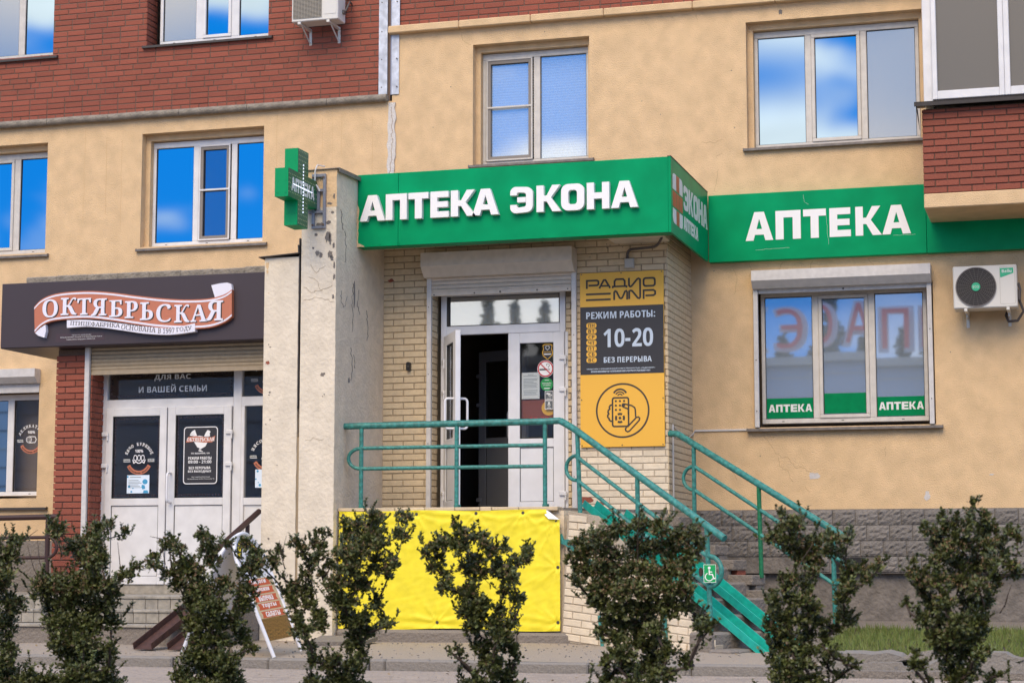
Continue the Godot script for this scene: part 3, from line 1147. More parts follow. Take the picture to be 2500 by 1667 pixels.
	for q in [[2.80, 2.55, 2.82, 2.51, 2.95, 2.50, 3.02, 2.42, 3.08, 2.32, 3.14, 2.27, 3.22, 2.26, 3.30, 2.14, 3.42, 2.12, 3.50, 2.06], [3.11, 2.26, 3.13, 2.16, 3.22, 2.09, 3.28, 1.97], [3.42, 1.92, 3.47, 1.85], [2.80, 4.56, 2.84, 4.46, 2.80, 4.40], [3.2, 4.55, 3.16, 4.46], [3.55, 4.55, 3.52, 4.46], [4.2, 4.55, 4.26, 4.46], [2.62, 4.50, 2.66, 4.38, 2.62, 4.20], [-0.78, 7.62, -0.76, 7.52, -0.66, 7.47], [2.2, 7.62, 2.22, 7.56], [2.42, 5.86, 2.50, 5.9], [2.25, 6.05, 2.4, 6.03, 2.5, 6.07], [2.55, 2.15, 2.62, 2.0], [4.35, 2.36, 4.34, 2.25], [2.45, 5.70, 2.40, 5.45]]:
		b.stroke(wiggle(q, 0.025, 0.006, 7 + q.size()), 0.0022, -0.002, 0.0012)
	put("crack", b.done(), M.crack, B)
	b = MB.new()
	b.extr(blob(3.52, 2.04, 0.065, 0.04, 3), -0.005, 0.002)
	b.extr(blob(4.80, 1.80, 0.03, 0.05, 9), -0.005, 0.002)
	b.extr(blob(5.52, 2.03, 0.025, 0.01, 5), -0.005, 0.002)
	put("bare_patch", b.done(), M.chip_light, B)
	b = MB.new()
	b.extr(blob(3.22, 7.57, 0.022, 0.035, 4), -0.005, 0.002)
	for q in [[0.30, 7.56], [1.52, 6.6], [2.65, 6.2], [2.62, 6.9], [-0.92, 6.95], [-1.15, 6.45], [1.75, 6.42], [5.10, 3.43], [2.38, 4.48], [2.9, 2.28]]:
		b.extr(blob(q[0], q[1], 0.007, 0.006, int(q[1] * 7)), -0.005, 0.002)
	put("hole", b.done(), M.chip, B)
	b = MB.new()
	r.seed = 77
	for q in 22:
		var xx := r.randf_range(-7.2, -1.85)
		if xx > -5.22 and xx < -3.3 or xx < -6.4:
			continue
		var y1 := 6.81 - r.randf_range(0.0, 0.25)
		var y0 := y1 - r.randf_range(0.2, 1.3)
		b.stroke(wiggle([xx, y1, xx + r.randfn() * 0.006, y0], 0.12, 0.003, q), r.randf_range(0.002, 0.008), 0.012, 0.0208)
	put("drip_stain", b.done(), M.streak, B)
	# rock-faced plinth tiles
	var mortar := MB.new()
	mortar.box(V(2.0, 0.92, -0.06), V(12, 1.652, 0.018))
	put("plinth_bed", mortar.done(), M.concrete_dark, B)
	mortar = MB.new()
	mortar.box(V(2.0, 0.0, -0.45), V(12, 0.92, -0.07))
	put("foundation", mortar.done(), M.concrete_dark, B)
	var faces := []
	for q in 4:
		faces.append(rock_face(0.252, 0.172, 60 + q))
	for row in 4:
		var y := 1.644 - 0.178 * row - 0.086
		var xx: float = 2.0 + [0.045, 0.17, 0.095, 0.0][row]
		while xx < 7.2:
			xx += 0.259
			if row == 3 and (xx > 3.66 and xx < 4.12 or xx < 3.5):
				continue
			put("tile", faces[rng.randi() % 4], M["rock%d" % (rng.randi() % 3)], B, Transform3D(Basis(), V(xx, y, 0.018)))
	# dark vent and the rough plinth by the shop
	b = MB.new()
	b.box(V(3.72, 0.93, 0.019), V(4.10, 1.10, 0.021))
	put("vent", b.done(), M.black_plastic, B)
	b = MB.new()
	b.box(V(-12, 0.1, 0.0), V(-5.05, 1.33, 0.09))
	put("rubble_plinth", b.done(), M.concrete, B)


func rock_face(w: float, h: float, seed_: int) -> ArrayMesh:
	# a tile with a hewn front: facets of uneven height inside a flat rim
	var f := FastNoiseLite.new()
	f.seed = seed_
	f.frequency = 11.0
	f.fractal_octaves = 3
	var b := MB.new()
	var nx := 9
	var ny := 6
	var at := func(i: int, j: int) -> Vector3:
		var x := -w / 2 + w * i / nx
		var y := -h / 2 + h * j / ny
		var z := 0.012
		if i > 0 and j > 0 and i < nx and j < ny:
			z = 0.026 + 0.022 * f.get_noise_2d(x * 2.0 + seed_, y * 2.6) + 0.006 * sin(i * 7.1 + j * 3.3 + seed_)
			x += 0.006 * sin(j * 5.0 + seed_)
		return V(x, y, z)
	for i in nx:
		for j in ny:
			b.quad(at.call(i, j), at.call(i + 1, j), at.call(i + 1, j + 1), at.call(i, j + 1))
	for s in 4:
		var c := [V(-w / 2, -h / 2, 0), V(w / 2, -h / 2, 0), V(w / 2, h / 2, 0), V(-w / 2, h / 2, 0)]
		var p0: Vector3 = c[s]
		var p1: Vector3 = c[(s + 1) % 4]
		b.quad(p0, p1, p1 + V(0, 0, 0.012), p0 + V(0, 0, 0.012))
	return b.done()


# ---------- pharmacy entrance ----------
func roller_box(b: MB, x0: float, x1: float, y0: float, y1: float, z0: float, z1: float) -> void:
	# shutter housing: flat front with a slanted lower edge
	var h := y1 - y0
	var prof := [Vector2(z0, y1), Vector2(z1, y1), Vector2(z1, y0 + h * 0.42), Vector2(z1 - 0.5 * (z1 - z0), y0), Vector2(z0, y0)]
	for k in prof.size():
		var p: Vector2 = prof[k]
		var q: Vector2 = prof[(k + 1) % prof.size()]
		var m := (p + q) / 2 - Vector2((z0 + z1) / 2 - 0.01, (y0 + y1) / 2)
		b.face([V(x0, p.y, p.x), V(x1, p.y, p.x), V(x1, q.y, q.x), V(x0, q.y, q.x)], V(0, m.y, m.x))
	for s in [x0, x1]:
		for k in range(1, prof.size() - 1):
			b.face([V(s, prof[0].y, prof[0].x), V(s, prof[k].y, prof[k].x), V(s, prof[k + 1].y, prof[k + 1].x)], V(1 if s == x1 else -1, 0, 0))


func slats(parent: Node3D, x0: float, x1: float, y0: float, y1: float, z: float, pitch: float, m: Material) -> void:
	var y := y1
	while y - pitch * 0.6 > y0:
		var lo := maxf(y - pitch, y0)
		var b := MB.new()
		var h := y - lo
		var prof := [[0.0, 0.0], [0.012, 0.006], [h * 0.5, 0.010], [h - 0.010, 0.005], [h - 0.003, -0.003]]
		for k in prof.size() - 1:
			b.quad(V(x0, lo + prof[k][0], z + prof[k][1]), V(x1, lo + prof[k][0], z + prof[k][1]), V(x1, lo + prof[k + 1][0], z + prof[k + 1][1]), V(x0, lo + prof[k + 1][0], z + prof[k + 1][1]))
		put("slat", b.done(), m, parent)
		y -= pitch


func door_leaf(parent: Node3D, xf: Transform3D, w: float, h: float, glass: Rect2, panel: Rect2, m: Material, pane_m: Material, hinge_x: float, pull_x: float, pull_y: float, pull_side := 1.0) -> Node3D:
	# plastic leaf: stiles and rails, a pane above, a panel below, three hinges, a bow handle
	var o := Node3D.new()
	o.name = "leaf"
	parent.add_child(o, true)
	o.transform = parent.global_transform.affine_inverse() * xf
	var b := MB.new()
	b.xf = xf
	var mid0 := panel.end.y
	var mid1 := glass.position.y
	for q in [[0, 0, glass.position.x, h], [glass.end.x, 0, w, h], [glass.position.x, 0, glass.end.x, panel.position.y], [glass.position.x, mid0, glass.end.x, mid1], [glass.position.x, glass.end.y, glass.end.x, h]]:
		b.cbox(V(q[0], q[1], -0.03), V(q[2], q[3], 0.03), 0.005)
	put("stile", b.done(), m, o)
	b = MB.new()
	b.xf = xf
	b.cbox(V(panel.position.x, panel.position.y, -0.014), V(panel.end.x, panel.end.y, 0.016), 0.002)
	put("panel", b.done(), m, o)
	b = MB.new()
	b.xf = xf
	for q: Rect2 in [glass, panel]:
		b.strip(rect(q.position.x, q.position.y, q.end.x, q.end.y), rect(q.position.x + 0.006, q.position.y + 0.006, q.end.x - 0.006, q.end.y - 0.006), -0.020, 0.022, true)
	put("seal", b.done(), M.gasket, o)
	b = MB.new()
	b.xf = xf
	b.box(V(glass.position.x, glass.position.y, -0.003), V(glass.end.x, glass.end.y, 0.003))
	put("pane", b.done(), pane_m, o)
	for y in [0.16, h * 0.66, h * 0.84]:
		b = MB.new()
		b.xf = xf
		b.cbox(V(hinge_x - 0.045, y, 0.028), V(hinge_x + 0.045, y + 0.05, 0.052), 0.008)
		b.tube([V(hinge_x + 0.03, y - 0.05, 0.04), V(hinge_x + 0.03, y + 0.05, 0.04)], 0.011, 8)
		put("hinge", b.done(), m, o)
	for s in ([1.0, -1.0] if pull_side == 0.0 else ([] if pull_side > 1.5 else [pull_side])):
		b = MB.new()
		b.xf = xf
		b.tube(bow(V(pull_x, pull_y, 0.03 * s), V(pull_x, pull_y + 0.34, 0.03 * s), V(0, 0, 0.10 * s)), 0.014, 10)
		put("handle", b.done(), M.handle_white, o)
	return o


func bow(a: Vector3, e: Vector3, out: Vector3) -> Array:
	# a handle that leaves a, runs parallel and comes back at e, corners rounded
	var p := [a]
	for k in 6:
		var t := PI / 2 * k / 5
		p.append(a + out * (0.65 + 0.35 * sin(t)) + (e - a) * 0.13 * (1 - cos(t)))
	for k in 6:
		var t := PI / 2 * (5 - k) / 5
		p.append(e + out * (0.65 + 0.35 * sin(t)) - (e - a) * 0.13 * (1 - cos(t)))
	p.append(e)
	return p


func build_entrance() -> void:
	var E := thing("entrance_block", "cream painted brick entrance block of the pharmacy under the green canopy", "building", V(0.4, 1.6, 0.7))
	var creams := [M.cream_brick0, M.cream_brick1, M.cream_brick2, M.cream_brick3]
	var pales := [M.pale_brick0, M.pale_brick1, M.pale_brick2]
	# mortar walls with the door opening
	var b := MB.new()
	var hole := Rect2(-0.68, 1.0, 1.71, 3.35)
	wall_sheet(b, -1.30, 0.3, 2.10, 4.75, 1.382, [hole])
	b.quad(V(2.10, 0.3, 1.382), V(2.10, 0.3, 0.0), V(2.10, 5.3, 0.0), V(2.10, 5.3, 1.382))
	reveal(b, hole, 1.372, 1.05)
	b.quad(V(0.86, 1.62, 1.178), V(1.03, 1.62, 1.18), V(1.03, 4.35, 1.18), V(0.86, 4.35, 1.18))
	put("mortar", b.done(), M.mortar_cream, E)
	b = MB.new()
	b.quad(V(1.06, 1.0, 1.3835), V(2.10, 1.0, 1.3835), V(2.10, 2.45, 1.3835), V(1.06, 2.45, 1.3835))
	put("mortar", b.done(), M.mortar_pale, E)
	var all := lay(3.38, 1.62, 4.74, 0.247, 0.064, 0.0107, [Rect2(0.555, 0, 1.775, 4.35 - 0.02)], "running", 3)
	var front := all.filter(func(q): return not (q[0] > 2.3 and q[1] < 2.45))
	var low := all.filter(func(q): return q[0] > 2.3 and q[1] < 2.45)
	brick_wall(E, Transform3D(Basis(), V(-1.28, 0, 1.374)), front, 0.016, creams, 215, "brick", 0.001)
	brick_wall(E, Transform3D(Basis(), V(-1.28, 0, 1.374)), low, 0.016, pales, 60, "brick", 0.001)
	var side := lay(1.39, 1.02, 4.74, 0.247, 0.064, 0.0107, [], "running", 4)
	brick_wall(E, Transform3D(Basis(V(0, 0, -1), Vector3.UP, V(1, 0, 0)), V(2.09, 0, 1.39)), side, 0.016, creams, 0, "brick", 0.001, Color(1, 1, 1), M.cream_brick1)
	var jamb := lay(0.18, 1.62, 4.3, 0.16, 0.064, 0.0107, [], "running", 4)
	brick_wall(E, Transform3D(Basis(V(0, 0, -1), Vector3.UP, V(1, 0, 0)), V(-0.682, 0, 1.385)), jamb, 0.012, creams, 0, "brick", 0.001, Color(1, 1, 1), M.cream_brick0)
	var by := lay(0.15, 1.62, 4.1, 0.12, 0.064, 0.0107, [], "running", 6)
	brick_wall(E, Transform3D(Basis(), V(0.875, 0, 1.18)), by, 0.014, creams, 0, "brick", 0.001, Color(1, 1, 1), M.cream_brick2)
	# roof slab, soffit and the peeling beam end under the canopy
	cb("soffit", V(-1.28, 4.75, 1.30), V(2.30, 4.86, 2.10), M.tan_plaster, E)
	cb("roof", V(-1.28, 5.30, 0.0), V(2.30, 5.36, 2.08), M.concrete_dark, E)
	cb("beam_end", V(1.50, 4.62, 1.40), V(2.14, 4.745, 2.02), M.cream, E, 0.012)
	# bare red spots where the paint has flaked
	b = MB.new()
	b.extr(blob(1.16, 1.74, 0.07, 0.035, 3), 1.386, 1.3925)
	b.extr(blob(1.34, 1.70, 0.07, 0.02, 5), 1.386, 1.3925)
	b.extr(blob(-1.19, 4.32, 0.035, 0.018, 8), 1.386, 1.3925)
	put("flaked_spot", b.done(), M.red_brick1, E)
	b = MB.new()
	rng.seed = 55
	for k in 26:
		b.extr(circle(rng.randf_range(1.06, 1.09) if k % 2 else rng.randf_range(1.1, 2.05), rng.randf_range(1.8, 4.3) if k % 2 else rng.randf_range(4.33, 4.66), 0.006, 6), 1.385, 1.3925)
	for k in 18:
		b.extr(circle(rng.randf_range(2.072, 2.095), rng.randf_range(2.3, 4.3), 0.005, 6), 1.385, 1.3925)
	put("drill_hole", b.done(), M.chip, E)
	# inside
	b = MB.new()
	b.quad(V(-1.2, 1.62, -3.3), V(1.95, 1.62, -3.3), V(1.95, 4.3, -3.3), V(-1.2, 4.3, -3.3))
	b.quad(V(-1.2, 1.62, 1.3), V(-1.2, 1.62, -3.3), V(-1.2, 4.3, -3.3), V(-1.2, 4.3, 1.3))
	b.quad(V(1.95, 1.62, -3.3), V(1.95, 1.62, 1.3), V(1.95, 4.3, 1.3), V(1.95, 4.3, -3.3))
	b.quad(V(-1.2, 4.3, -3.3), V(1.95, 4.3, -3.3), V(1.95, 4.3, 1.3), V(-1.2, 4.3, 1.3))
	b.quad(V(-1.2, 1.622, 1.1), V(1.95, 1.622, 1.1), V(1.95, 1.622, -3.3), V(-1.2, 1.622, -3.3))
	put("inner_room", b.done(), M.room_brown, E)
	# door
	var D := thing("entrance_door", "white plastic double door of the pharmacy, one leaf standing open", "door", V(0.12, 1.62, 1.19))
	b = MB.new()
	for q in [[-0.635, 1.62, -0.565, 4.15], [0.80, 3.67, 0.87, 4.15], [0.862, 1.60, 0.90, 3.67], [-0.565, 3.675, 0.80, 3.775], [-0.565, 4.125, 0.80, 4.15]]:
		b.cbox(V(q[0], q[1], 1.13), V(q[2], q[3], 1.20), 0.005)
	put("frame", b.done(), M.pvc_door, D)
	b = MB.new()
	b.xf = Transform3D(Basis(), V(0.15, 3.95, 1.165))
	b.box(V(-0.68, -0.175, -0.003), V(0.65, 0.175, 0.003))
	put("transom_pane", b.done(), M.transom_glass, D)
	b = MB.new()
	b.strip(rect(-0.565, 3.775, 0.80, 4.125), rect(-0.535, 3.785, 0.79, 4.12), 1.15, 1.195, true)
	put("seal", b.done(), M.gasket, D)
	door_leaf(D, Transform3D(Basis(), V(0.19, 1.635, 1.19)), 0.67, 2.035, Rect2(0.14, 0.815, 0.40, 1.10), Rect2(0.14, 0.095, 0.40, 0.62), M.pvc_door, M.clear_glass, 0.655, 0.06, 1.0, -1.0)
	door_leaf(D, Transform3D(Basis(Vector3.UP, deg_to_rad(-60.5)), V(-0.57, 1.645, 1.20)), 0.70, 2.01, Rect2(0.15, 0.80, 0.40, 1.09), Rect2(0.15, 0.095, 0.40, 0.61), M.pvc_door, M.clear_glass, 0.03, 0.60, 0.90, 0.0)
	# inner door standing ajar in the dark
	var I := thing("inner_door", "grey inner door ajar in the dark behind the pharmacy entrance", "door", V(-0.4, 1.62, 0.3))
	door_leaf(I, Transform3D(Basis(Vector3.UP, deg_to_rad(-25)), V(-0.70, 1.63, -0.55)), 0.78, 2.03, Rect2(0.12, 0.95, 0.54, 0.95), Rect2(0.12, 0.1, 0.54, 0.75), M.room_grey, M.clear_glass, 0.02, 0.58, 0.92, 1.0)
	# roller shutter over the door
	var S := thing("roller_shutter", "dusty roller shutter housing over the pharmacy entrance door", "shutter", V(0.16, 4.1, 1.4))
	b = MB.new()
	roller_box(b, -0.74, 1.06, 4.315, 4.585, 1.395, 1.64)
	put("housing", b.done(), M.shutter, S)
	slats(S, -0.68, 1.0, 4.15, 4.33, 1.425, 0.046, M.shutter)
	cb("end_bar", V(-0.68, 4.105, 1.41), V(1.0, 4.152, 1.437), M.shutter, S)
	for xx in [-0.73, 1.003]:
		cb("guide_rail", V(xx, 1.62, 1.394), V(xx + 0.055, 4.32, 1.442), M.shutter_grey, S)
	b = MB.new()
	for q in [[-0.15, 4.125, 0.010], [0.16, 4.127, 0.012], [0.6, 4.13, 0.010], [-0.705, 3.98, 0.006], [-0.705, 3.2, 0.006], [-0.705, 2.4, 0.006], [1.03, 3.6, 0.006], [1.03, 2.0, 0.006], [-0.64, 4.12, 0.008], [0.96, 4.13, 0.008]]:
		b.extr(circle(q[0], q[1], q[2], 8), 1.42, 1.445)
	put("bolt", b.done(), M.screw, S)


# ---------- platform, stair and rails ----------
const TH := deg_to_rad(28.0)
const SA := Vector3(1.25, 0, 2.77)


func stair_xf() -> Transform3D:
	# local x runs down the flight, local z towards the street side
	return Transform3D(Basis(V(cos(TH), 0, sin(TH)), Vector3.UP, V(-sin(TH), 0, cos(TH))), SA)


func build_platform() -> void:
	var P := thing("entrance_platform", "raised concrete platform in front of the pharmacy door", "platform", V(0, 0.15, 2.0))
	var b := MB.new()
	b.extr(pts([-1.28, -2.72, 1.25, -2.72, 2.08, -1.36, -1.28, -1.36]), 0.0, 1.585)
	put("body", b.done(), M.tan_plaster, P, Transform3D(Basis(Vector3.RIGHT, -PI / 2), Vector3.ZERO))
	b = MB.new()
	b.extr(pts([-1.28, -2.70, 1.24, -2.70, 2.10, -1.36, 0.9, -1.1, -0.7, -1.1, -1.28, -1.36]), 1.585, 1.615)
	put("deck", b.done(), M.concrete, P, Transform3D(Basis(Vector3.RIGHT, -PI / 2), Vector3.ZERO))
	# worn edging tiles along the front
	var xs := [-1.28, -0.97, -0.62, -0.28, 0.06, 0.34, 0.47, 0.77, 1.20]
	for k in xs.size() - 1:
		cb("edge_tile", V(xs[k] + 0.003, 1.588 - 0.006 * (k % 2), 2.60), V(xs[k + 1] - 0.003, 1.625 + rng.randfn() * 0.002, 2.785 + rng.randfn() * 0.004), M["cream_brick%d" % (k % 3)], P, 0.006)
	cb("footing", V(-1.28, 0.1, 2.60), V(0.75, 0.33, 2.83), M.concrete, P, 0.03)
	cb("footing", V(0.755, 0.1, 2.60), V(1.46, 0.31, 2.82), M.concrete, P, 0.03)
	# the tilted slab lying before the footing
	b = MB.new()
	b.xf = Transform3D(Basis.from_euler(V(-PI / 2 + 0.08, 0.2, 0.0)), V(-1.0, 0.225, 3.25))
	b.extr(pts([-0.35, -0.3, 0.25, -0.22, 0.32, 0.2, -0.3, 0.3]), -0.02, 0.02)
	put("loose_slab", b.done(), M.concrete, P)
	# stair
	var S := thing("entrance_stair", "worn concrete stair with brick sides going down from the platform", "stair", V(2.2, 0.15, 2.6))
	var X := stair_xf()
	var ys := [1.465, 1.307, 1.150, 0.992, 0.834, 0.676, 0.519, 0.361, 0.203]
	for k in ys.size():
		var s1 := 0.30 + k * 0.245
		b = MB.new()
		b.xf = X
		b.cbox(V(-0.05 if k == 0 else s1 - 0.275, 0.05, -1.55 + 0.004 * k), V(s1, ys[k], -0.10 if s1 < 1.9 else 0.05 + 0.004 * k), 0.022)
		put("step", b.done(), M.concrete, S)
		if s1 < 1.8:
			# brick end block of each step on the wall side
			b = MB.new()
			b.xf = X
			b.cbox(V(s1 - 0.26, ys[k] - 0.03, -1.70), V(s1 + 0.075, ys[k] + 0.075, -1.46), 0.008)
			put("end_block", b.done(), M.concrete, S)
			b = MB.new()
			b.xf = X
			b.cbox(V(s1 - 0.2, ys[k] - 0.17, -1.70), V(s1 + 0.06, ys[k] - 0.034, -1.552), 0.008)
			put("end_block", b.done(), M.concrete if k != 3 else M.red_brick4, S)
	# settled brick side towards the street
	var tilt := X * Transform3D(Basis(Vector3.BACK, -0.085), V(0.0, 0.33, 0.0))
	b = MB.new()
	b.xf = tilt
	b.extr(pts([-0.03, -0.12, 2.02, -0.02, 2.02, 0.08, 1.75, 0.28, 0.55, 1.05, 0.30, 1.22, -0.03, 1.24]), -0.12, 0.003)
	put("side_core", b.done(), M.mortar_pale, S)
	var pieces := lay(2.02, -0.09, 1.24, 0.247, 0.066, 0.011, [], "running", 9).filter(func(q): return q[3] < 1.30 - 0.63 * maxf(0.0, q[2] - 0.12) + 0.06 and q[1] > -0.14 + 0.05 * q[0])
	brick_wall(S, tilt, pieces, 0.012, [M.pale_brick0, M.pale_brick1, M.pale_brick2, M.pale_brick3], 200, "brick", 0.003)
	# steel channels for wheels laid down the steps
	for q in [[-0.33, 0.06, 1.635], [-0.84, 0.20, 1.545]]:
		var R := thing("wheel_ramp", "teal steel wheel channel down the stair, %s" % ("beside the front handrail" if q[0] > -0.5 else "on the middle of the steps"), "ramp", X * V(1.2, 0.4, q[0]), "wheel channels on the stair")
		var f := X * Transform3D(Basis(Vector3.BACK, -0.572), V(q[1], q[2], q[0]))
		b = MB.new()
		b.xf = f
		var l := 2.78 if q[0] > -0.5 else 2.72
		b.cbox(V(0, -0.006, -0.10), V(l, 0.0, 0.10), 0.002)
		put("bed", b.done(), M.channel_teal, R)
		for z in [-0.10, 0.094]:
			b = MB.new()
			b.xf = f
			b.cbox(V(0, 0.0005, z), V(l, 0.075, z + 0.006), 0.002)
			put("flange", b.done(), M.channel_teal, R)
	# platform rail
	var T: Material = M.rail_teal
	var R := thing("platform_railing", "teal tube railing along the platform edge in front of the door", "railing", V(0, 1.6, 2.6))
	var tube := func(parent: Node3D, called: String, p: Array, r: float, m: Material = M.rail_teal) -> void:
		var t := MB.new()
		t.tube(p, r, 14)
		put(called, t.done(), m, parent)
	tube.call(R, "handrail", [V(-1.285, 2.53, 2.6), V(1.0, 2.535, 2.6), V(1.17, 2.54, 2.6), V(1.215, 2.52, 2.61)], 0.036)
	for x in [-1.08, 0.02, 1.01]:
		tube.call(R, "post", [V(x, 1.61, 2.6), V(x, 2.51, 2.6)], 0.024)
		cb("foot_plate", V(x - 0.04, 1.616, 2.56), V(x + 0.035, 1.66, 2.575), T, R)
	for y in [2.285, 2.06]:
		tube.call(R, "rail", [V(-1.08, y, 2.6), V(1.01, y, 2.6)], 0.021)
	tube.call(R, "end_bow", half_ring(V(-1.08, 2.1725, 2.6), V(-1, 0, 0), 0.1125, 0.15), 0.020)
	# front stair rail
	var F := thing("stair_railing", "teal tube handrail on the street side of the stair, ending in a bow", "railing", X * V(1.0, 0.6, -0.1))
	var at := func(s: float, y: float) -> Vector3: return X * V(s, y, -0.12)
	tube.call(F, "handrail", [V(1.19, 2.536, 2.605), at.call(0.06, 2.44), at.call(2.05, 1.27)], 0.036)
	tube.call(F, "post", [at.call(0.10, 2.40), at.call(0.15, 1.30)], 0.024)
	tube.call(F, "post", [at.call(0.93, 1.92), at.call(0.94, 0.9)], 0.024)
	tube.call(F, "post", [at.call(1.83, 1.38), at.call(1.87, 0.25)], 0.025)
	tube.call(F, "rail", [at.call(0.07, 2.16), at.call(1.83, 1.10)], 0.021)
	tube.call(F, "rail", [at.call(0.10, 1.90), at.call(1.85, 0.80)], 0.021)
	tube.call(F, "end_bow", half_ring_in(at.call(0.09, 2.03), X.basis * V(-1, 0, 0), 0.13, 0.15), 0.020)
	tube.call(F, "end_bow", half_ring_in(at.call(1.85, 0.95), X.basis * V(1, 0, 0), 0.15, 0.16), 0.024)
	b = MB.new()
	b.xf = X
	b.cbox(V(0.10, 1.24, -0.17), V(0.20, 1.36, -0.07), 0.004)
	b.extr(pts([-0.12, 1.30, 0.0, 1.34, 0.03, 1.28, 0.10, 1.28, 0.55, 0.98, 0.55, 0.92, 0.05, 1.22, -0.12, 1.26]), 0.012, 0.02)
	put("bracket", b.done(), T, F)
	tube.call(F, "strut", [X * V(1.40, 0.55, 0.03), X * V(1.42, 0.18, 0.03)], 0.022)
	tube.call(F, "strut", [X * V(0.55, 0.5, 0.05), X * V(0.60, 0.12, 0.05)], 0.018)
	# back stair rail
	var K := thing("stair_railing", "teal and green tube handrail on the wall side of the stair", "railing", X * V(1.2, 0.6, -1.6))
	var bk := func(s: float, y: float) -> Vector3: return X * V(s, y, -1.62)
	tube.call(K, "handrail", [bk.call(0.12, 2.465), bk.call(0.24, 2.45), bk.call(2.30, 1.36), bk.call(2.42, 1.30)], 0.036)
	tube.call(K, "post", [bk.call(0.46, 2.32), bk.call(0.46, 1.2)], 0.024)
	tube.call(K, "post", [bk.call(1.34, 1.86), bk.call(1.36, 0.88)], 0.024, M.rail_green)
	tube.call(K, "post", [bk.call(2.28, 1.36), bk.call(2.29, 0.35)], 0.025)
	tube.call(K, "rail", [bk.call(0.46, 2.09), bk.call(2.28, 1.08)], 0.021)
	tube.call(K, "rail", [bk.call(0.46, 1.83), bk.call(2.28, 0.82)], 0.021)
	tube.call(K, "end_bow", half_ring_in(bk.call(0.46, 1.96), X.basis * V(-1, 0, 0), 0.13, 0.15), 0.020)
	tube.call(K, "end_bow", half_ring_in(bk.call(2.29, 0.95), X.basis * V(1, 0, 0), 0.13, 0.14), 0.022)
	# wheelchair plate on the front rail's bow
	var W := thing("wheelchair_sign", "small green wheelchair plate fixed to the handrail bow", "sign", X * V(1.86, 0.84, -0.06))
	var f := X * Transform3D(Basis(Vector3.UP, TH + deg_to_rad(8)), V(1.905, 0.93, -0.065))
	b = MB.new()
	b.xf = f
	b.cbox(V(-0.062, -0.09, 0), V(0.062, 0.09, 0.004), 0.002)
	put("plate", b.done(), M.wheel_green, W)
	b = MB.new()
	b.xf = f
	b.strip(rect(-0.060, -0.088, 0.060, 0.088), rect(-0.056, -0.084, 0.056, 0.084), 0.0035, 0.0055, true)
	b.extr(circle(-0.005, 0.055, 0.014, 12), 0.004, 0.006)
	b.stroke(pts([-0.006, 0.036, -0.004, -0.008, 0.026, -0.008, 0.040, -0.050, 0.054, -0.044]), 0.011, 0.004, 0.006)
	b.stroke(pts([-0.006, 0.016, 0.024, 0.016]), 0.009, 0.0042, 0.0062)
	var arc := PackedVector2Array()
	for k in 17:
		var a := deg_to_rad(115 + k * 225.0 / 16)
		arc.append(Vector2(-0.006 + cos(a) * 0.038, -0.032 + sin(a) * 0.038))
	b.stroke(arc, 0.009, 0.0041, 0.0061)
	put("pictogram", b.done(), M.letter_white, W)
	var C := thing("call_button", "dark brown oval call button beside the wheelchair plate", "button", X * V(1.79, 0.94, -0.06))
	b = MB.new()
	b.xf = X * Transform3D(Basis(Vector3.UP, TH), V(1.79, 0.945, -0.075))
	b.extr(circle(0, 0, 0.02, 14, 0.045), 0.0, 0.03)
	put("button", b.done(), M.rail_brown, C)
	# yellow banner over the platform front
	build_banner()


func half_ring(c: Vector3, out: Vector3, r: float, reach: float) -> Array:
	var p := []
	for k in 15:
		var a := PI * k / 14
		p.append(c + Vector3.UP * cos(a) * r + out * sin(a) * reach)
	return p


func half_ring_in(c: Vector3, out: Vector3, r: float, reach: float) -> Array:
	return half_ring(c, out.normalized(), r, reach)


